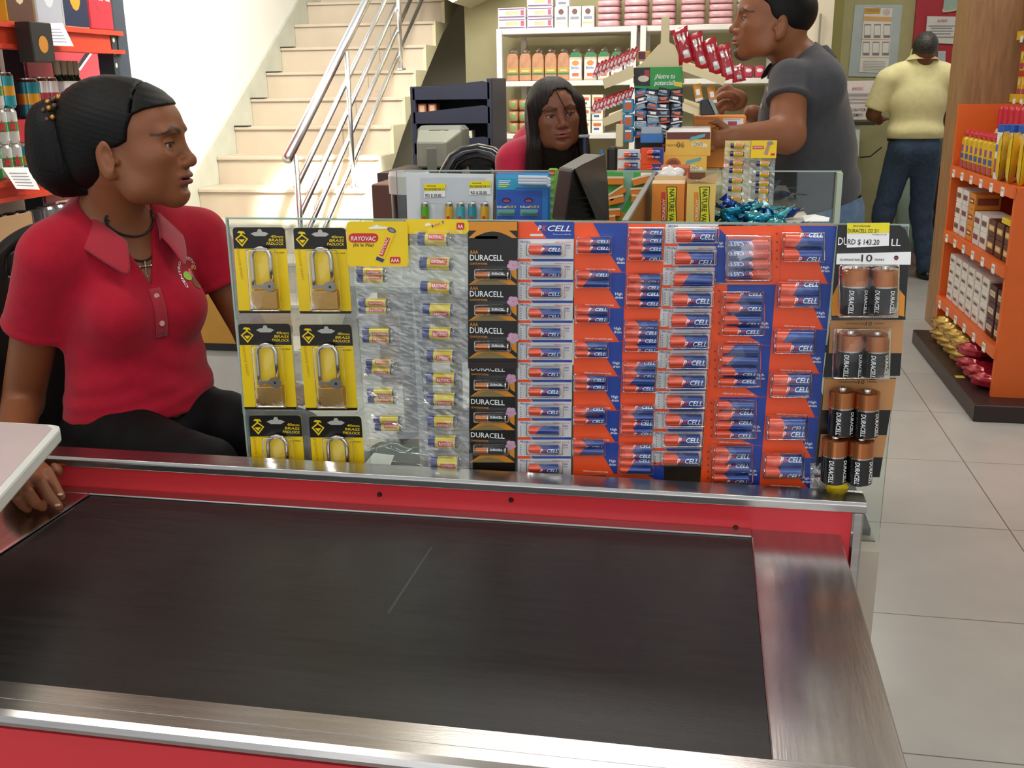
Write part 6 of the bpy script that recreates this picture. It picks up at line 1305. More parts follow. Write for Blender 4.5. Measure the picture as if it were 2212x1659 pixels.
# lower clutter seen through the pane
Y=1.72; c_=at(842,1000,Y); MB().ell(c_,(.085,.06,.035),None,24,16,0,f=lambda p:p*(1+.14*math.sin(p[0]*7+2)+.1*math.sin(p[1]*11+p[2]*6))).build('plastic_bag',mat('bag_greyclear','#7f8888',.12,coat=.8,bump=(35,.8)),label='crumpled grey plastic bag behind the lower end of the clear strip',cat='bag')
mb=MB(); V=[at(788,1003,1.63),at(808,980,1.66),at(852,985,1.66),at(842,1010,1.63)]; mb.add([tuple(v) for v in V],[(0,1,2,3)]); o=mb.build('white_label',m_pw,label='white rounded label lying against the grey plastic bag',cat='label'); s_=o.modifiers.new('t','SOLIDIFY'); s_.thickness=.002
MB().ell(at(1808,1050,1.51),(.016,.008,.012),None,12,8,0,f=lambda p:p*(1+.2*math.sin(p[0]*9+p[2]*5))).build('wrapper',m_yel,label='yellow crumpled wrapper at the corner below the big batteries',cat='wrapper')
mb=MB(); rs_=np.random.default_rng(4); V=[]
for j in range(6):
    for k in range(5): V.append(at(1750+9*k,1000+11*j,1.522+rs_.uniform(-.006,.006)))
mb.add([tuple(v) for v in V],[(j*5+k,j*5+k+1,(j+1)*5+k+1,(j+1)*5+k) for j in range(5) for k in range(4)]); mb.build('clear_wrap',m_wrap,label='crumpled clear wrap hanging between the last strip and the big batteries',cat='wrap')
OD=['first','second','third','fourth','fifth','sixth','seventh','eighth','ninth','tenth','eleventh','twelfth','thirteenth']
# ---------- display table, candy stand ----------
mt=mat('table_cream','#d9cfae',.5); x0_,x1_=at(1292,400,2.62)[0],at(1560,400,2.62)[0]
MB().box((x0_,2.55,0),(x1_,3.10,1.165),0,.004).build('display_table',mt,label='cream display table behind the case, under the candy stand',cat='table')
TZ=1.1655
# battery packs stacked
Y=2.62
for k in range(3):
    y0=309+21*k; lo,hi=pb(1334,y0,1383,y0+20,Y,.02,TZ+.0255*(2-k)); hi=(hi[0],hi[1],lo[2]+.025); t=thing('battery_card',f'white card with one orange and blue battery on the table, {["top","middle","bottom"][k]} of three','batteries',((lo[0]+hi[0])/2,Y,lo[2]),'white battery cards piled on the table')
    mb=MB().box(lo,hi,0,.001); x,z=lo[0],lo[2]; mb.box((x+.001,Y-.0006,z+.001),(x+.016,Y,z+.004),1).box((x+.017,Y-.0006,z+.001),(hi[0]-.001,Y,z+.004),2); mb.build('card',[m_card,m_ory,m_blu],t); battery(t,(x+.018,Y-.007,z+.013),(x+.052,Y-.007,z+.013),.0062,'pk',0)
for k in range(2):
    lo=(at(1384,350,Y)[0],Y,TZ+.040*k); hi=(at(1433,350,Y)[0],Y+.02,TZ+.040*k+.0395); t=thing('battery_card',f'orange and blue card with a battery pair on the table, {["lower","upper"][k]} one','batteries',((lo[0]+hi[0])/2,Y,lo[2]),'orange battery cards piled on the table')
    mb=MB().box(lo,hi,0,.001); w_=hi[0]-lo[0]; mb.add([(lo[0]+w_*.5,Y-.0006,hi[2]),(hi[0],Y-.0006,hi[2]),(hi[0],Y-.0006,lo[2]),(lo[0]+w_*.95,Y-.0006,lo[2]),(lo[0]+w_*.6,Y-.0006,lo[2]+.018)],[(0,1,2,3,4)],1); mb.build('card',[m_ory,m_blu],t)
    for q in range(2): battery(t,(lo[0]+.018,Y-.006,lo[2]+.018+.011*q),(lo[0]+.048,Y-.006,lo[2]+.018+.011*q),.0050,'pk',q)
# cereal bar boxes
for k,(q,lab) in enumerate([([(1430,317),(1527,318),(1525,358),(1430,357)],'lower yellow and maroon bar box with biscuit picture on the display table'),([(1437,272),(1534,272),(1531,316),(1435,314)],'upper yellow and maroon bar box turned upside down, open white top')]):
    Y=2.66; lo=(at(q[0][0],340,Y)[0],Y,TZ+.058*k); hi=(at(q[1][0],340,Y)[0],Y+.34,TZ+.058*k+.0575); t=thing('bar_box',lab,'box',((lo[0]+hi[0])/2,Y+.1,lo[2])); w_=hi[0]-lo[0]
    mb=MB().box(lo,hi,0); e=Y-.0007; m_=lambda a,b_,c_,d_,m,ee=0:mb.add([(lo[0]+w_*a,e-ee,lo[2]+.0575*b_),(lo[0]+w_*c_,e-ee,lo[2]+.0575*b_),(lo[0]+w_*c_,e-ee,lo[2]+.0575*d_),(lo[0]+w_*a,e-ee,lo[2]+.0575*d_)],[(0,1,2,3)],m)
    m_(.02,0 if k==0 else .70,.98,.30 if k==0 else 1,1); m_(.0,.30 if k==0 else .0,1,1 if k==0 else .70,2)
    D=lambda cx,cz,rx,rz,m,ee:mb.add([(lo[0]+w_*(cx+rx*math.cos(a)),e-ee,lo[2]+.0575*(cz+rz*math.sin(a))) for a in np.linspace(0,6.28,15)[:-1]],[tuple(range(14))],m)
    if k==0: D(.26,.66,.17,.26,3,.0004); D(.26,.66,.12,.18,4,.0007)
    else: mb.text('90',(lo[0]+w_*.42,e-.0006,lo[2]+.034),-X3,-Z3,.014,6); mb.text('CALORIAS',(lo[0]+w_*.33,e-.0006,lo[2]+.028),-X3,-Z3,.005,6,w=.045)
    mb.add([(lo[0]+w_*a,e-.0006,lo[2]+.0575*b_) for a,b_ in ((.52,.62),(.86,.80),(.88,.95),(.56,.80))],[(0,1,2,3)],5); mb.add([(lo[0]+w_*a,e-.0008,lo[2]+.0575*b_) for a,b_ in ((.58,.42),(.92,.36),(.93,.50),(.70,.62),(.60,.56))],[(0,1,2,3,4)],7)
    mb.text('OSO',(lo[0]+w_*.62,e-.0012,lo[2]+.0575*.43),X3,Z3,.008,6)
    mb.build('carton',[cm('#c6ad6c'),cm('#6b3232'),cm('#e8b84e'),cm('#b9673c'),cm('#8a4a2c'),cm('#63a8ae'),cm('#8f6a2c'),cm('#e9dfba')],t)
    if k==1: MB().box((lo[0]+.003,lo[1]+.003,hi[2]+.0003),(hi[0]-.003,hi[1]-.003,hi[2]+.0018)).build('top_flap',m_pw,t)
# orange display carton with notice
Y=3.02; lo,hi=pb(1496,251,1610,345,Y,.15,TZ); lo=(lo[0],lo[1],TZ); t=thing('display_carton','orange display carton with a white notice leaning forearm behind it','box',((lo[0]+hi[0])/2,Y+.05,TZ)); mb=MB().box(lo,hi,0,.002); fq(mb,1562,256,1606,278,Y,1); fq(mb,1573,262,1592,272,Y,2,.0014); fq(mb,1563,258,1600,259.2,Y,3,.0014); ft(mb,'OSO',1581,292,8,Y,2,w=18); ft(mb,'CHOCOLATES SURTIDOS',1503,258,4,Y,2,w=50); mb.build('carton',[cm('#e8912e'),m_pw,cm('#b5476a'),m_pg],t)
MB().box((x1_+.002,2.96,0),(hi[0]+.02,3.2,TZ-.001)).build('side_table',mt,label='narrow cream table under the orange display carton',cat='table')
# stand
Ys=2.95; cs=mat('stand_cream','#e3d3a8',.5,noise=(8,.03)); t=thing('candy_stand','cream folding candy stand with a pointed top and two trays each side','display stand',at(1425,300,Ys)*np.array([1,1,0])+np.array([0,.1,TZ]))
def slabp(pts,Y,th): A=[at(x,y,Y) for x,y in pts]; n=len(A); mb=MB(); mb.add([tuple(a) for a in A]+[(a[0],a[1]+th,a[2]) for a in A],[tuple(range(n)),tuple(range(n,2*n))[::-1]]+[(i,n+i,n+(i+1)%n,(i+1)%n) for i in range(n)]); return mb
slabp([(1429,36),(1446,36),(1446,92),(1458,98),(1478,145),(1478,180),(1368,180),(1368,148),(1385,138),(1421,98),(1427,94)],Ys+.02,.012).build('back_board',cs,t,bevel=.002)
slabp([(1371,180),(1474,180),(1472,330),(1372,330)],Ys+.05,.012).build('column',flat('#2a2430'),t)
for q,nm in (([(1301,171),(1368,141),(1368,168),(1306,192)],'tray'),([(1300,257),(1346,236),(1346,258),(1305,273)],'tray'),([(1475,134),(1568,168),(1563,185),(1474,153)],'tray'),([(1474,222),(1512,238),(1509,251),(1474,239)],'tray')):
    mb=slabp(q,Ys-.03,.004); A=[at(x,y,Ys-.03) for x,y in (q[3],q[2])]; A=[a for a in A]; mb.add([tuple(A[0]),tuple(A[1]),(A[1][0],Ys+.12,A[1][2]+.03),(A[0][0],Ys+.12,A[0][2]+.03)],[(0,1,2,3)]); mb.build(nm,cs,t)
mb=slabp([(1369,146),(1475,144),(1474,198),(1370,190)],Ys-.005,.003); fp(mb,[(1369,147),(1404,146),(1404,186),(1370,185)],Ys,1,.006); fp(mb,disc_pts(1390,170,12,7),Ys,5,.0067); fq(mb,1392,151,1403,168,Ys,4,.0065); ft(mb,'¡Nutre tu',1414,170,10,Ys,2,w=44,e=.0075,shear=.25); ft(mb,'potencial!',1413,184,10,Ys,2,w=44,e=.0075,shear=.25); fp(mb,[(1456,176),(1473,178),(1473,188),(1456,186)],Ys,3,.007)
mb.build('sign_board',[cm('#2f9a44'),cm('#23201f'),m_pw,cm('#e3c84a'),cm('#a8323a'),cm('#d9cdb9')],t,label='green sign board with slanted white lettering')
# sachets on left trays
m_sr=mat('sachet_red','#c2283a',.22,noise=(40,.2),coat=.5,bump=(60,.4)); m_sw=mat('sachet_white','#e6d3cf',.25,coat=.4); m_foilw=mat('foil_silver','#d6d2d0',.2,.4)
def sachet(x,y,Y,w_,h_,ang,mats,nm,lab,cat,grp,puff=.22):
    c=at(x,y,Y); s=np.linalg.norm(at(x+10,y,Y)-c)/10; w_*=s; h_*=s; R=np.array(Matrix.Rotation(-ang,3,'Y')@Matrix.Rotation(-.25,3,'X')); mb=MB()
    V=[];nx,nz=(4,6) if puff<.3 else (8,10); rq=random.Random(int(x*7+y))
    for sd in (-1,1):
        for j in range(nz+1):
            for i in range(nx+1):
                u=(i/nx-.5);v=(j/nz-.5); b=max(0,(1-(2*u)**4))*max(0,(1-(2.05*v)**4)); V.append(c+R@np.array([u*w_*(1-(.12 if puff>.3 else 0)*(1-abs(2*v)**3)+(rq.uniform(-.04,.04) if puff>.3 else 0)),sd*(.0008+b*puff*min(w_,h_)*(1+(rq.uniform(-.18,.18) if puff>.3 else 0))),v*h_*(1+(rq.uniform(-.03,.03) if puff>.3 else 0))]))
    n=(nx+1)*(nz+1)
    for sd in (0,1):
        for j in range(nz):
            for i in range(nx): a=sd*n+j*(nx+1)+i; mb.add([],[]); mb.f.append((a,a+1,a+nx+2,a+nx+1)); mb.m.append((1 if (j in(2,3) and 0<i<3) or j==0 else 0) if puff<.3 else (1 if (j in (1,2) and 3<=i<=5) or (j in(6,7) and i in (2,3,5)) else 0)); mb.sm.append(True)
    mb.v=[tuple(v) for v in V]
    return mb.build(nm,mats,label=lab,cat=cat,group=grp)
for i in range(11): x=1289+8.2*i; y=152-3.4*i; sachet(x,y,Ys-.0+.004*(i%2),9,34,-.35,[m_sr,m_sw],'sachet',f'slim red sachet in the upper left tray, {OD[i]} from the left','sachet','red sachets in the upper left tray')
for i in range(11): x=1284+7.8*i; y=232-2.9*i; sachet(x,y,Ys+.004*(i%2),9,30,-.30,[m_sr,m_sw],'sachet',f'slim red sachet in the lower left tray, {OD[i]} from the left','sachet','red sachets in the lower left tray')
lo,hi=pb(1376,110,1404,132,Ys+.05,.04); mb=MB().box(lo,hi,0,.002); fq(mb,1379,112,1394,128,Ys+.05,1); mb.build('small_carton',[cm('#c9a44e'),cm('#5e2c50')],label='small purple and gold carton resting on the upper left tray',cat='box')
mr=mat('bag_red','#b3172b',.18,noise=(20,.2),coat=.7,bump=(30,.5)); 
for i,(x,y,w_,h_,a) in enumerate([(1476,98,38,78,.30),(1510,110,34,82,.30),(1540,122,34,80,.30),(1568,134,34,78,.28),(1594,158,30,38,.2)]):
    sachet(x,y,Ys+.03-.012*i,w_,h_,a,[mr,m_foilw],'chip_bag',f'glossy red snack bag on the upper right tray, {od[i]} from the left','snack bag','red snack bags on the stand',.36)
for i,(x,y,c_) in enumerate([(1508,200,'#e09a3c'),(1538,205,'#d98a34')]): sachet(x,y,Ys+.0,17,38,.2,[cm(c_),m_pw],'snack_sachet',f'orange and white sachet above the lower right tray, {["left","right"][i]} one','sachet',None)
# blue hanging sweets
mb_=[mat('sweet_blue','#2a6fa8',.2,coat=.5,noise=(30,.2)),mat('sweet_navy','#20253f',.2,coat=.5,noise=(30,.2)),mat('sweet_grey','#8fa3b5',.2,coat=.5)]; so_=mat('sweet_orange','#d86a44',.3)
rs=random.Random(5)
for c_ in range(4):
    for k in range(7):
        x=1383+26*c_+rs.uniform(-2,2); y=200+14.5*k+rs.uniform(-2,2); sachet(x,y,Ys-.02-.004*(k%2),25,16,rs.uniform(-.3,.3),[mb_[(k+c_)%3 if c_<2 else 1],[so_,m_pw,mb_[2]][(k+c_)%3]],'sweet_bag',f'small glossy sweet bag below the green sign, column {["one","two","three","four"][c_]}, {OD[k]} row from the top','sweets',f'sweet bags hanging in column {["one","two","three","four"][c_]}')
for k in range(3):
    lo,hi=pb(1345,214+32*k,1368,244+32*k,Ys-.04,.04); mb=MB().box(lo,hi,0,.003); fp(mb,disc_pts(1357,230+32*k,8,9),Ys-.04,1); fq(mb,1350,217+32*k,1364,221+32*k,Ys-.04,2,.0012); mb.build('sweet_box',[cm('#3c94c0'),cm('#c8603c'),m_pw],label=f'small sky-blue sweet box, {["top","middle","bottom"][k]} of three left of the hanging sweets',cat='box',group='sky-blue boxes beside the hanging sweets')
lo,hi=pb(1330,268,1346,318,Ys-.05,.02); MB().box(lo,hi,0,.002).build('cream_card',cs,label='cream cardboard flap below the lower left tray',cat='card')
lo,hi=pb(1385,274,1430,290,2.9,.05); MB().box(lo,hi,0,.002).build('grey_carton',cm('#aeb9c2'),label='pale grey carton under the hanging sweets',cat='box'); lo,hi=pb(1383,290,1433,309,2.88,.05,None); MB().box(lo,hi,0,.002).build('blue_carton',cm('#3a78c4'),label='bright blue carton above the orange battery cards',cat='box')
# card terminal and pole
Y=2.9; t=thing('card_terminal','black card terminal with tilted grey screen near the raised hand','card terminal',at(1530,255,Y)); slabp([(1513,217),(1530,213),(1547,248),(1513,250)],Y,.05).build('terminal_body',flat('#1b1c1e',.35),t,bevel=.003); slabp([(1530,214),(1538,214),(1552,244),(1546,248)],Y-.006,.02).build('screen',flat('#8a948f',.2),t)
t=thing('customer_display_pole','slim dark blue display pole right of the long hair','pole',at(1265,345,3.1)*np.array([1,1,0])+np.array([0,0,1.1])); a=at(1264,345,3.1); b_=at(1264,297,3.1); MB().cyl(a,b_,.007).build('pole',mat('pole_blue','#3a4660',.3,.4),t); MB().box((b_[0]-.018,3.085,b_[2]),(b_[0]+.012,3.115,b_[2]+.008),0,.002).build('display_head',mat('pole_grey','#9aa3ab',.3),t)
pb_=at(1303,372,2.75); pb_[2]=TZ; mb=MB().cyl(pb_,at(1300,334,2.75),.004,n=8); mb.cyl(at(1300,334,2.75),at(1299,325,2.75),.0045,n=8,m=1); mb.build('marker_pen',[m_yel,flat('#2878c8')],label='yellow marker pen with blue cap beside the monitor top',cat='pen')
lo,hi=pb(1311,318,1333,372,2.8,.05); MB().box(lo,hi,0,.006).build('printer',flat('#17181a',.4),label='small black receipt device between the pen and the white battery cards',cat='printer')
# ---------- corridor wall ----------
Yw=9.05
def sheet(nm,q,Y,mats,draw,lab,cat):
    mb=slabp(q,Y,.004); draw(mb); return mb.build(nm,mats,label=lab,cat=cat)
def d1(mb):
    fp(mb,[(1868,16),(1928,18),(1918,158),(1856,156)],Yw,1,.006)
    fp(mb,[(1868,17),(1903,17),(1901,30),(1867,30)],Yw,2,.007); fp(mb,[(1866,35),(1927,37),(1926,47),(1865,45)],Yw,3,.007); ft(mb,'TARIFAS',1871,26,6,Yw,4,w=28,e=.008); fp(mb,disc_pts(1915,26,8,7),Yw,6,.008)
    for r_ in range(2):
        for c_ in range(3): x=1867+21*c_-3*r_; y=52+38*r_; fp(mb,[(x,y),(x+15,y),(x+14,y+30),(x-1,y+30)],Yw,5,.0065); fp(mb,[(x+1,y+3),(x+14,y+3),(x+13.4,y+24),(x+.4,y+24)],Yw,1,.0072); fp(mb,[(x+2,y+26),(x+12,y+26),(x+12,y+28),(x+2,y+28)],Yw,4,.0072)
    for y in (84,123): fp(mb,[(1860,y),(1920,y+1),(1920,y+2.4),(1860,y+1.4)],Yw,3,.0074)
    for i in range(7): fp(mb,[(1864,132+3.4*i),(1912,133+3.4*i),(1912,134+3.4*i),(1864,133+3.4*i)],Yw,5,.0074)
sheet('notice_board',[(1847,10),(1950,10),(1935,167),(1832,165)],Yw,[cm('#b9c4c6'),cm('#ece8e2'),cm('#dba23c'),cm('#e0b070'),cm('#8a7a6a'),cm('#8c8f96'),cm('#d9c3c0')],d1,'pale blue-grey notice board with orange headed price sheet on the far wall','notice board')
def lines(mb,x0,x1,ys,Y,m,sk=0.,e=.006):
    for i,y in enumerate(ys): w_=(x1-x0)*(1,.8,.9,.7)[i%4]; c_=(x0+x1)/2; fp(mb,[(c_-w_/2,y),(c_+w_/2,y+sk),(c_+w_/2,y+1.6+sk),(c_-w_/2,y+1.6)],Y,m,e)
Y=8.4
def d2(mb): ft(mb,'AVISO',1840,194,6,Y,1,w=24,e=.006); lines(mb,1826,1880,(202,206,213,220),Y,2); ft(mb,'GRACIAS POR SU',1824,240,6,Y,3,w=56,e=.006); ft(mb,'TIEMPO',1838,251,6,Y,3,w=26,e=.006)
mb=slabp([(1821,175),(1888,174),(1882,258),(1817,259)],Y,.003); d2(mb); mb.build('paper_notice',[cm('#efe4e4'),cm('#d06a70'),cm('#9a95a0'),cm('#5a5560')],label='white paper notice headed in red, left of the yellow polo',cat='notice')
def d3(mb): ft(mb,'manantía',1820,291,9,Y,1,w=27,e=.006); ft(mb,'ITALIA',1824,301,5,Y,2,w=22,e=.006); ft(mb,'Z',1822,320,10,Y,1,w=5,e=.006); fp(mb,disc_pts(1840,328,4,4),Y,3,.006)
mb=slabp([(1818,271),(1858,270),(1855,337),(1817,336)],Y,.003); d3(mb); mb.build('paper_notice',[cm('#dfe8e2'),cm('#3f9aa8'),cm('#8b9a9c'),cm('#3a3a40')],label='small white sheet with teal lettering below the red-headed notice',cat='notice')
xa,xb=at(1812,262,Y)[0],at(1885,262,Y)[0]; za=at(1850,262,Y)[2]
t=thing('service_counter','dark edged glass topped service counter left of the yellow polo','counter',((xa+xb)/2,8.5,0)); MB().box((.81,8.38,za-.03),(xb+.02,8.9,za-.004)).build('top',mat('counter_dark','#3b4038',.3),t); MB().box((.82,8.45,0),(xb-.1,8.88,za-.03)).build('front',mat('counter_olive','#7f8054',.6),t)
mb=MB().tube([at(1858,340,8.35),at(1880,338,8.35),at(1896,325,8.35),at(1905,318,8.35)],.006,6); mb.build('cable',m_pk,label='black cable curving from the sheet toward the yellow polo',cat='cable')
MB().box((at(1838,400,8.3)[0]-.012,8.3,.0),(at(1838,400,8.3)[0]+.012,8.33,at(1838,345,8.3)[2])).build('table_leg',m_pk,label='thin black upright under the teal-lettered sheet',cat='post')
Y=9.0; mb=slabp([(2003,35),(2070,36),(2064,95),(1998,92)],Y,.003); ft(mb,'AVISO',2024,48,6,Y,1,w=22,e=.006); lines(mb,2006,2062,(55,60,66,72,79),Y,2); mb.build('paper_notice',[cm('#d8d6d6'),cm('#c06a70'),cm('#8f8c92')],label='white paper notice on the red wall above the yellow polo',cat='notice')
slabp([(2022,110),(2043,110),(2040,200),(2015,200)],Y,.003).build('paper_notice',cm('#b9c0c8'),label='pale sheet on the red wall partly hidden by the head',cat='notice')
lo,hi=pb(2040,292,2072,362,8.3,.3); MB().box((lo[0],8.3,.0),(hi[0]+.1,8.6,lo[2])).build('cabinet',flat('#1f1a1c'),label='dark cabinet right of the blue jeans',cat='cabinet'); MB().box(lo,(hi[0]+.1,hi[1],hi[2]),0,.01).build('storage_box',cm('#8fa5a8'),label='pale blue-grey box on the dark cabinet right of the yellow polo',cat='box')
lo,hi=pb(2046,200,2074,292,8.45,.2,None); MB().box(lo,(hi[0]+.2,hi[1],hi[2]),0,.02).build('dark_machine',flat('#231a1a',.4),label='dark machine standing on the pale box at the red wall',cat='machine')
lo,hi=pb(1943,395,1985,470,8.6,.15,None); MB().ell(((lo[0]+hi[0])/2,8.6,.385),(.10,.08,.38),None,16,12,0,f=lambda p:p*(1+.12*math.sin(p[2]*7))).build('plastic_bag',cm('#9db0a4'),label='pale green plastic bag seen between the jeans legs',cat='bag')
t_=MATS['paint_231a1a']
MB().box((at(1810,150,6.6)[0]-.02,6.58,.0),(at(1810,150,6.6)[0],6.6,0.01)).v
mb=MB(); a=at(1768,100,6.6); MB().box((a[0]-.006,6.585,1.10),(a[0]+.006,6.6,1.78)).build('cable_duct',flat('#8d8977'),label='thin grey duct on the cream pier behind the grey polo',cat='duct')
# wooden pillar
Y=6.0; xa,xb=at(2081,224,Y)[0],at(2165,224,Y)[0]; mw_=mat('wood_panel','#9a7450',.5,noise=(5,.25),stretch=(8,8,1)); MB().box((xa,Y,0),(xb+.1,Y+.4,3.0)).build('wooden_pillar',mw_,label='brown wood clad pillar behind the orange shelf',cat='pillar')
# ---------- orange gondola shelf ----------
m_or=mat('gondola_orange','#e0641a',.45,noise=(6,.04)); m_pl=mat('plinth_dark','#2a1614',.4)
g=thing('gondola_shelf','orange gondola shelf with products on a dark plinth at the right','shelf',(1.6,5.1,0))
GX=1.25; yN,yF=4.56,5.70
MB().box((1.155,4.40,0),(2.1,5.80,.075),0,.004).build('plinth',m_pl,g)
mb=MB(); MB().box((GX,yF,.0751),(1.95,yF+.03,1.277)).build('end_panel',m_or,g); MB().box((GX,yN-.03,.0751),(1.95,yN,.955)).build('end_panel',m_or,g)
for z in (.97,.64,.29):
    MB().box((GX-.0,yN-.0 if z<.9 else yN-.031,z-.022),(1.95,yF-.001,z)).box((GX-.012,yN-.03,z-.045),(GX-.001,yF+.0,z+.004)).build('shelf_board',m_or,g)
MB().box((1.93,yN,.0751),(1.95,yF,1.25)).build('back_panel',m_or,g)
k=0
for z in (.97,.64,.29):
    for y in np.linspace(4.68,5.6,6):
        mb=MB().box((GX-.016,y-.022,z-.05),(GX-.0125,y+.022,z-.012)).box((GX-.0168,y-.018,z-.03),(GX-.016,y+.018,z-.018),1); mb.build('price_tag',[m_pw,cm('#b9b9a0')],g)
def rowbox(nm,lab,cat,grp,y0,y1,x0,z0,z1,dep,cols,label_z=.5,b=.003):
    mb=MB().box((x0,y0,z0),(x0+dep,y1,z1),0,b); h=z1-z0; w_=y1-y0
    mb.box((x0-.001,y0+w_*.12,z0+h*(label_z-.15)),(x0,y1-w_*.12,z0+h*(label_z+.18)),1).box((x0-.0018,y0+w_*.25,z0+h*(label_z-.04)),(x0-.001,y1-w_*.25,z0+h*(label_z+.08)),2).box((x0+dep*.1,y0-.001,z0+h*.3),(x0+dep*.9,y0,z0+h*.75),1)
    return mb.build(nm,[cm(c) for c in cols],label=lab,cat=cat,group=grp)
# top shelf: yellow cans with red caps, tall red bottles behind, blue-lid jar, yellow bags
m_can=mat('can_yellow','#e3b81c',.25,noise=(20,.04),coat=.3); m_cap=mat('cap_red','#c8223a',.3); 
proto=None
for i,y in enumerate(np.linspace(5.56,5.02,7)):
    x=1.295
    if proto is None:
        proto=thing('drink_can','yellow chocolate drink tin with red lid, farthest of seven on the orange shelf','tin',(x,y,.9705),'yellow tins with red lids')
        mb=MB().box((x-.038,y-.036,.9705),(x+.038,y+.036,1.125),0,.012).box((x-.0395,y-.026,1.02),(x-.038,y+.026,1.045),1).box((x-.0392,y-.030,.978),(x-.038,y+.030,1.012),2).box((x-.0398,y-.015,1.055),(x-.038,y+.015,1.085),3); mb.build('tin_body',[m_can,cm('#2b4aa8'),cm('#b3385a'),cm('#7a3a9a')],proto)
        MB().box((x-.034,y-.032,1.1255),(x+.034,y+.032,1.155),0,.01).build('lid',m_cap,proto)
        o_=proto
    else: dup(proto,M=TR((x,y,.9705)),label=f'yellow chocolate drink tin with red lid, {OD[i]} of seven from the far end')
proto=None
for i,y in enumerate(np.linspace(5.55,4.95,7)):
    x=1.43; z=.9705
    if proto is None:
        proto=thing('sauce_bottle','tall bottle with long red cap behind the tins, farthest of seven','bottle',(x,y,z),'tall red capped bottles'); MB().lathe([(0,0),(.036,0),(.036,.17),(.024,.20)],(x,y,z),18).build('bottle_body',mat('bottle_cream','#d8b0a0',.3),proto); MB().lathe([(.027,.19),(.027,.285),(.018,.30),(.0,.30)],(x,y,z),18).build('cap',m_cap,proto)
    else: dup(proto,M=TR((x,y,z)),label=f'tall red capped bottle behind the tins, {OD[i]} from the far end')
for i,(y,x) in enumerate(((4.93,1.31),(4.80,1.36))):
    t=thing('jar','white and blue drink jar with blue lid, '+['nearer the red tins','nearer the yellow bags'][i],'jar',(x,y,.9705)); mb=MB().lathe([(0,0),(.055,0),(.055,.20),(.05,.21)],(x,y,.9705),24,ms=[0,0,0]); mb.lathe([(.0556,.03),(.0556,.09)],(x,y,.9705),24,1); mb.lathe([(.0556,.12),(.0556,.15)],(x,y,.9705),24,2); mb.build('jar_body',[cm('#dfe3ea'),cm('#a33a6a'),cm('#2c58b4')],t); MB().lathe([(.057,.205),(.057,.235),(.0,.237)],(x,y,.9705),24).build('lid',flat('#1f55b0',.3),t)
def sachx(y,x,zc,w_,h_,th,mats,nm,lab,cat,grp,rz=0.):
    V=[];nx,nz=6,8; mb=MB()
    for sd in (-1,1):
        for j in range(nz+1):
            for i in range(nx+1):
                u=(i/nx-.5);v=(j/nz-.5); b=max(0,(1-(2*u)**4))*max(0,(1-(2*v)**6)); V.append((x+sd*(.001+b*th*.5)+u*w_*math.sin(rz),y+u*w_*math.cos(rz),zc+v*h_))
    n=(nx+1)*(nz+1); mb.v=V
    for sd in (0,1):
        for j in range(nz):
            for i in range(nx): a=sd*n+j*(nx+1)+i; mb.f.append((a,a+1,a+nx+2,a+nx+1)); mb.m.append(1 if 1<=j<=2 and 0<i<5 else(2 if j in(4,5) and 0<i<5 else 0)); mb.sm.append(True)
    return mb.build(nm,mats,label=lab,cat=cat,group=grp)
for i,(y,x) in enumerate(((4.86,1.275),(4.74,1.285),(4.63,1.30),(4.60,1.40))): sachx(y,x,1.075,.135,.21,.05,[mat('bag_yellow','#dcb421',.25,noise=(20,.1),coat=.4),cm('#2d3f9a'),cm('#b0603a')],'cocoa_bag',f'yellow pouch with brown picture and blue foot on the orange shelf, {["first","second","third","fourth"][i]} from the tins','pouch','yellow pouches on the orange shelf',.5)
# second shelf
cols2=[['#e8e2dc','#8c5a3a','#4a4f6a'],['#dcdcdc','#a0452e','#3c4f8a'],['#d98a2e','#8a3a24','#e8d8b0'],['#e8e2dc','#6a4030','#4a4f6a']]; nn=0
for c_,y in enumerate(np.linspace(5.58,4.64,8)):
    for k in range(3 if c_<3 else 2):
        cc=cols2[2] if c_==2 else (['#5a2c22','#d8b060','#e8d8c0'] if c_>=5 else cols2[c_%2]); hh=.075; 
        rowbox('dessert_box',f'small carton on the second orange shelf, {["bottom","middle","top"][k]} of pile {["one","two","three","four","five","six","seven","eight"][c_]} from the far end','box','cartons on the second orange shelf',y-.055,y+.055,1.27+.0*k,.6405+hh*1.02*k,.6405+hh*1.02*k+hh,.12,cc)
mb=MB().box((1.262,4.60,.6405+.16),(1.38,4.74,.6405+.185),0,.003); mb.build('flat_carton',cm('#e3c52c'),label='flat yellow carton lying on the nearest pile of the second shelf',cat='box')
for c_,y in enumerate(np.linspace(5.58,4.64,8)):
    for k in range(4 if c_<6 else 3):
        hh=.058 if c_<6 else .075; cc=['#e4ded8','#b9aea6','#5a2c22'] if c_<6 else ['#4a1f1c','#d0c0b0','#c8a050']
        rowbox('gelatin_box',f'small carton on the third orange shelf, level {["one","two","three","four"][k]} of pile {["one","two","three","four","five","six","seven","eight"][c_]} from the far end','box','cartons on the third orange shelf',y-.055,y+.055,1.272,.2905+hh*1.02*k,.2905+hh*1.02*k+hh,.16,cc)
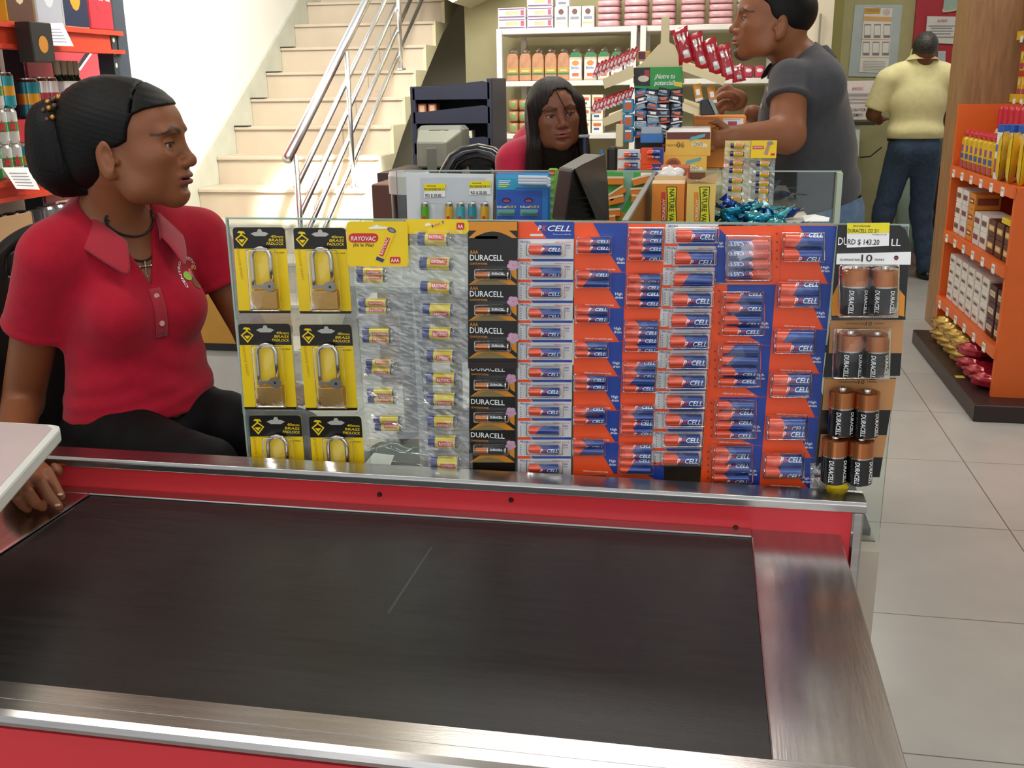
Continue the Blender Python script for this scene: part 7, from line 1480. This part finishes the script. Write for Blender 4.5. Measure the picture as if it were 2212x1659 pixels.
for c_,y in enumerate(np.linspace(5.55,4.68,7)):
    for k in range(2 if c_<5 else 1):
        m_=[mat('bag_gold','#b8903a',.15,.5,noise=(30,.35),coat=.6,bump=(40,.8)),mat('bag_crimson','#a8182f',.15,.3,noise=(30,.3),coat=.6,bump=(40,.8))][0 if c_<4 else 1]
        MB().ell((1.30,y,.076+.036+.065*k),(.10,.072,.036),None,18,12,0,f=lambda p:p*(1+.12*math.sin(p[0]*7+p[1]*5)+.08*math.sin(p[2]*9))).build('snack_bag',m_,label=f'{"gold" if c_<4 else "crimson"} foil bag on the bottom shelf, {["lower","upper"][k]} one at place {["one","two","three","four","five","six","seven"][c_]} from the far end',cat='bag',group=('gold' if c_<4 else 'crimson')+' foil bags on the bottom shelf')
mb=MB().box((1.17,4.82,.0752),(1.21,4.86,.0762)); mb.build('fallen_tag',[cm('#c9c04a')],label='small yellow tag fallen on the dark plinth',cat='tag')
# upper yellow shelves at the right edge
w_s=thing('wall_shelf','yellow edged wall shelf with rows of yellow packs above the orange gondola','shelf',(1.9,5.7,1.2))
XW=1.56
for z in (1.31,1.62): MB().box((XW,4.7,z-.02),(2.0,5.95,z)).box((XW-.01,4.7,z-.03),(XW,5.95,z+.012),1).build('shelf_board',[flat('#d9c28a'),flat('#e0b628')],w_s)
MB().box((2.0,4.7,0),(2.03,5.95,2.2)).build('back_panel',m_or,w_s)
for z in (1.31,1.62):
    for y in np.linspace(5.85,4.8,9): MB().box((XW-.014,y-.02,z-.045),(XW-.0105,y+.02,z-.012)).build('price_tag',m_pw,w_s)
for r_,(z,h_) in enumerate(((1.3105,.125),(1.4365,.125),(1.6205,.12),(1.7415,.12))):
    for i,y in enumerate(np.linspace(5.88,4.78,13)):
        mb=MB().box((XW+.012,y-.042,z),(XW+.13,y+.042,z+h_),0,.004).box((XW+.011,y-.041,z+h_*.78),(XW+.0118,y+.041,z+h_*.99),1).box((XW+.010,y-.036,z+h_*.08),(XW+.011,y+.036,z+h_*.30),2).box((XW+.009,y-.022,z+h_*.45),(XW+.010,y+.022,z+h_*.7),3)
        mb.build('soup_packet',[m_can,cm('#c02c34'),cm('#b8485e'),cm('#e6d27a')],label=f'yellow packet with red top, {["lowest","second","third","top"][r_]} wall shelf row, {OD[i]} from the far end',cat='packet',group=f'yellow packets, {["lowest","second","third","top"][r_]} row of the wall shelf')
# ---------- beverage rack at the left ----------
LX=-2.42; m_up=mat('upright_slate','#3c4650',.5); m_bo=mat('beam_orange','#d8472a',.42,noise=(6,.06)); r=thing('pallet_rack','steel rack with slate upright and orange beams behind the seated person','rack',(-2.7,3.2,0))
yU=at(265,60,4.07)[1]
mb=MB().box((LX-.09,4.06,0),(LX+.0,4.15,2.6)); mb.build('upright',m_up,r)
mb=MB()
for z in np.arange(1.0,2.4,.05):
    for x in (-.065,-.03): mb.cyl((LX+x,4.0605,z),(LX+x,4.058,z),.008,n=8)
MB().box((LX-.001,4.02,0),(LX+.004,4.06,2.6)).build('upright_face',mat('upright_dark','#2c343c',.5),r); 
mb2=MB(); 
for z in np.arange(1.0,2.4,.05): mb2.prism([(4.035+.008*math.cos(a),z+.010*math.sin(a)) for a in np.linspace(0,6.28,9)[:-1]],(LX+.0045,0,0),Y3,Z3,(.001,0,0))
mb2.build('upright_holes',cm('#e8e2b8'),r)
MB().box((LX-.53,4.06,0),(LX-.44,4.15,2.6)).build('upright',m_up,r)
for (z0,z1) in ((1.545,1.635),(1.03,1.10)):
    mb=MB().box((LX-.04,2.2,z0),(LX,4.075,z1)).box((LX,2.2,z1-.018),(LX+.02,4.09,z1)).box((LX,2.2,z0),(LX+.02,4.09,z0+.016)); mb.build('beam',m_bo,r)
    MB().box((LX-.54,2.2,z1-.03),(LX-.041,4.05,z1-.001)).build('deck_board',mat('deck_wood','#7d5540',.6,noise=(6,.2)),r)
MB().box((LX-.54,2.2,.70),(LX-.0,4.05,.74)).build('deck_board',MATS['deck_wood'],r)
MB().box((LX-.555,2.2,1.12),(LX-.545,4.05,2.5)).build('back_panel',mat('poster_red','#c8343c',.45),r)
# poster strip
mb=MB(); 
for o_,m_,w_ in ((0,0,.03),(.035,1,.02)): mb.add([(LX-.35,3.45+o_,1.12),(LX-.35,3.45+o_+w_,1.12),(LX-.35,3.95+o_+w_,1.53),(LX-.35,3.95+o_,1.53)],[(0,1,2,3)],m_)
PX=LX-.30; pq=lambda x,y,e=.001:tuple(atx(x,y,PX+e)); mb=MB().box((PX-.012,atx(60,150,PX)[1],.95),(PX,atx(256,150,PX)[1],1.60),0)
mb.add([pq(160,152),pq(168,152),pq(203,103),pq(192,103)],[(0,1,2,3)],1); mb.add([pq(168,152),pq(174,152),pq(208,103),pq(203,103)],[(0,1,2,3)],2); mb.add([pq(225,100),pq(250,100),pq(257,172),pq(235,172)],[(0,1,2,3)],3)
mb.build('promo_panel',[cm('#cf4450'),cm('#20242c'),m_pw,cm('#f0ecc8')],label='red promotional panel with black and white slanted stripes on the rack',cat='panel')
def crate(y0,y1,z0,z1,cols,nm,lab,tx=None,dep=.22,x=LX+.01):
    mb=MB().box((x-dep,y0,z0),(x,y1,z1),0,.003); w_=y1-y0; h=z1-z0
    if len(cols)>1: mb.box((x,y0+.004,z0+.004),(x+.001,y1-.004,z0+h*.45),1)
    if len(cols)>2: mb.add([(x+.0015,y0+w_*(.5+.22*math.cos(a)),z0+h*(.45+.22*math.sin(a))) for a in np.linspace(0,6.28,13)[:-1]],[tuple(range(12))],2)
    if tx: mb.text(tx,(x+.002,y0+w_*.08,z0+h*.42),Y3,Z3,h*.2,3,w=w_*.84)
    return mb.build(nm,[cm(c) for c in cols],label=lab,cat='carton')
yy=lambda px,py,X=LX: atx(px,py,X)[1]
crate(yy(10,30),yy(68,30),1.6355,1.90,['#e0a828','#5a3420','#d8c8a0','#e8d8b0'],'beer_carton','yellow and brown beer carton at the left of the upper beam')
crate(yy(74,30),yy(130,30),1.6355,1.90,['#c9ccd2','#b9bcc6','#dfe2e6','#c03044'],'beer_carton','silver beer carton with red script on the upper beam','Coors')
crate(yy(132,30),yy(186,30),1.6355,1.90,['#efeee8','#1c2a4a','#d9a32c','#e8d8b0'],'beer_carton','white and navy beer carton with gold emblem on the upper beam')
crate(yy(188,30),min(yy(238,30),4.05),1.6355,1.90,['#c33040','#c33040','#c33040','#eec8c8'],'beer_carton','red beer carton with white lettering next to the upright','Bud')
crate(yy(16,70),yy(64,70),1.50,1.635,['#23221f','#2c2a26','#d08a2a','#b9b9b0'],'gift_box','small black box with gold star hanging at the beam, far left',dep=.06,x=LX+.09)
for (a,b_,yt,yb,lab) in ((78,135,50,98,'white price sheet taped to the upper orange beam'),(5,62,362,408,'white price sheet taped to the lower orange beam')):
    A=[atx(a,yt,LX+.024),atx(b_,yt,LX+.024),atx(b_+24,yb+2,LX+.06),atx(a+30,yb,LX+.06)]; mb=MB().add([tuple(q) for q in A],[(0,1,2,3)]); 
    for i in range(5):
        t0=.25+.14*i; P0=A[0]*(1-t0)+A[3]*t0; P1=A[1]*(1-t0)+A[2]*t0; e=np.array([.002,-.001,.001]); u=P1-P0; mb.add([tuple(P0+u*.12+e),tuple(P0+u*.8+e),tuple(P0+u*.8+e-Z3*.004),tuple(P0+u*.12+e-Z3*.004)],[(0,1,2,3)],1)
    o=mb.build('price_sheet',[cm('#f4f4f2'),cm('#b9b4c0')],label=lab,cat='paper'); s_=o.modifiers.new('t','SOLIDIFY'); s_.thickness=.0008
# cans and bottles on the lower deck
ZD=1.1005
def can(y,x,z,cols,lab,grp,r_=.033,h=.122,nm='drink_can'):
    t=thing(nm,lab,'can',(x,y,z),grp); mb=MB().lathe([(.0,0),(r_*.8,0),(r_,.01),(r_,h*.35),(r_,h*.62),(r_,h*.90)],(x,y,z),18,ms=[0,0,0,1,0]); 
    mb.add([(x+(r_+.0008)*math.cos(a+q),y+(r_+.0008)*math.sin(a+q),z+h*.5+.022*math.sin(b_)) for b_ in [0] for a in [0] for q in [0]],[]) ; mb.build('can_body',[mat('can_'+c.strip('#'),c,.22,.5,coat=.4) for c in cols[:2]],t)
    MB().lathe([(r_,h*.90),(r_*.82,h*.97),(r_*.82,h),(r_*.76,h*.985),(0,h*.985)],(x,y,z),18).build('can_top',m_nub,t)
    if len(cols)>2:
        q=-.5; e=r_+.001; mb=MB(); P=[(x+e*math.cos(q+u*.5),y+e*math.sin(q+u*.5),z+h*.5+v*.02) for u,v in ((0,1.2),(.3,.3),(1,.3),(.45,-.2),(.7,-1.1),(0,-.5),(-.7,-1.1),(-.45,-.2),(-1,.3),(-.3,.3))]; mb.add(P,[tuple(range(10))]); mb.build('star',cm(cols[2]),t)
    return t
n_=0
for k in range(4):
    for i,(px,) in enumerate([(6,),(30,),(52,)]):
        y=yy(px,340); x=LX-.045-.0*i
        if k==3 and i==2: continue
        if k>=2 and i==2: can(y+.01,x,ZD+.1225*k if k<2 else ZD+.245,['#2f9aa8','#e0a030'],'teal can with orange spots standing on the green cans','teal cans on the rack') if k==2 else None; continue
        can(y,x,ZD+.1225*k,['#d5dad6','#3f9a4c','#c0303c'] if i else ['#3f9a4c','#cfd6d0','#c0303c'],f'green and silver can, {["bottom","second","third","top"][k]} layer at place {["one","two","three"][i]} from the left',f'green and silver cans stacked on the rack, {["bottom","second","third","top"][k]} layer')
for i,px in enumerate((74,96)): can(yy(px,330),LX-.05,ZD,['#2f9aa8','#e0a030'],f'teal can on the deck behind the ponytail, {["left","right"][i]} one','teal cans behind the ponytail')
# larger teal can, two slim cartons and bottle carrier on an upper riser
rb=MB().box((LX-.30,yy(60,200),ZD+.0),(LX-.10,yy(200,200)+.12,1.30)); rb.build('riser_carton',flat('#b9252f'),label='red carton used as riser behind the ponytail',cat='box')
can(yy(70,190,LX-.15),LX-.17,1.3005,['#1f8a9a','#e0a030'],'large teal can above the ponytail',None,r_=.042,h=.15)
for i,px in enumerate((97,118)):
    can(yy(px,180,LX-.15)+.0,LX-.17,1.3005,['#e6e2e4','#b0404e'],f'white can with red lettering above the hair tie, {["left","right"][i]} one',None,r_=.03,h=.155)
y=yy(155,170,LX-.15); t=thing('bottle_carrier','white bottle carrier with red label and dark bottle necks above the hair','bottle carrier',(LX-.2,y,1.3005)); mb=MB().box((LX-.27,y-.085,1.3005),(LX-.13,y+.085,1.44),0,.004).box((LX-.13,y-.05,1.33),(LX-.129,y+.05,1.40),1); mb.text('STELLA',(LX-.1275,y-.042,1.367),Y3,Z3,.018,2,w=.084); mb.text('ARTOIS',(LX-.1275,y-.042,1.342),Y3,Z3,.016,2,w=.084); mb.build('carton',[cm('#e2dfda'),cm('#c23038'),m_pw],t)
for j in range(4): 
    y_=y-.065+.043*j; MB().lathe([(.022,0),(.022,.03),(.012,.05),(.012,.09)],(LX-.17,y_,1.41),12).build('bottle_neck',flat('#22301e',.15),t); MB().lathe([(.0145,0),(.0145,.055),(0,.055)],(LX-.17,y_,1.465),12).build('neck_wrap',cm('#b9b39a'),t)
# multipacks under the lower beam
ZL=.7405
t=thing('can_multipack','shrink wrapped silver can multipack below the lower beam','multipack',(LX-.1,3.7,ZL)); 
for j in range(6):
    for k in range(2): y_=3.50+.067*j; MB().lathe([(.028,0),(.033,.01),(.033,.11),(.027,.12),(0,.12)],(LX-.04,y_,ZL+.1215*k),16).build('can',mat('can_silver','#b9c0c6',.2,.7),t)
mb=MB().box((LX-.075,3.462,ZL),(LX-.003,3.87,ZL+.235)); mb.build('wrap',m_wrap2,t); mb=MB(); mb.text('Coors',(LX+.0,3.56,ZL+.15),Y3,Z3,.03,0,w=.2); mb.build('lettering',m_pr,t)
t=thing('can_multipack','black wrapped multipack with a cardboard handle at the left edge','multipack',(LX-.05,3.25,ZL)); 
for j in range(4): MB().lathe([(.028,0),(.033,.01),(.033,.11),(.027,.12),(0,.12)],(LX-.04,3.17+.067*j,ZL+.1215),16).build('can',mat('can_black','#2b2d30',.2,.6),t); MB().lathe([(.028,0),(.033,.01),(.033,.11),(.027,.12),(0,.12)],(LX-.04,3.17+.067*j,ZL),16).build('can',MATS['can_black'],t)
MB().box((LX-.004,3.15,ZL+.15),(LX+.002,3.36,ZL+.24),0,.002).build('cardboard_handle',flat('#b9946a',.7),t)

# ---------- sub-parts sit under the part they belong to ----------
SUB={'button':('placket','polo_shirt'),'placket':('polo_shirt',),'crest':('polo_shirt',),'collar':('polo_shirt',),'hair_tie':('ponytail',),'cross_pendant':('necklace',),'fingernail':('body',),'eye':('body',),'hair_strand':('hair',),
'pocket_stitching':('jeans',),'label_patch':('jeans',),'rivet':('rear_panel',),'plate_edge':('scanner_plate',),'nosing_cover':('step',),'post_base':('post',),'top_surface':('rim',),'pane_edge':('front_pane','rear_pane','divider_pane'),
'price_sticker':('card',),'key':('padlock_body',),'shackle':('padlock_body',),'upright_holes':('upright_face',),'deck_board':('beam',),'price_tag':('shelf_board','board'),'lid':('tin_body','jar_body'),'cap':('bottle_body',),'neck_wrap':('bottle_neck',),
'can_top':('can_body',),'star':('can_body',),'bag_top':('loaf',),'flap':('carton',),'top_flap':('carton',),'vent_slots':('housing',),'badge':('rear_cover',),'rear_cover':('housing',),'stand_base':('stand',),'socket_panel':('rear_housing',),'screen':('terminal_body',),
'caster':('leg',),'bin_liner':('bin_body',),'lettering':('wrap',),'back_rim':('backrest',),'handle_slot':('bezel',)}
def bname(o): return o.name.split('.')[0]
def cen(o):
    n=len(o.data.vertices); v=np.empty(n*3); o.data.vertices.foreach_get('co',v); v=v.reshape(-1,3); return (v.min(0)+v.max(0))/2
kids={}
for o in COL.objects:
    if o.parent is not None and o.type=='MESH': kids.setdefault(o.parent.name,[]).append(o)
for root,ks in kids.items():
    par={}
    for o in ks:
        for want in SUB.get(bname(o),()):
            c=[q for q in ks if bname(q)==want]
            if c:
                co_=cen(o); par[o.name]=min(c,key=lambda q:float(np.abs(cen(q)-co_).sum())); break
    if len(ks)-len(par)<2: continue
    for o in ks:
        p_=par.get(o.name)
        if p_ is None: continue
        while p_.name in par: p_=par[p_.name]      # never deeper than one level below a part
        o.parent=p_
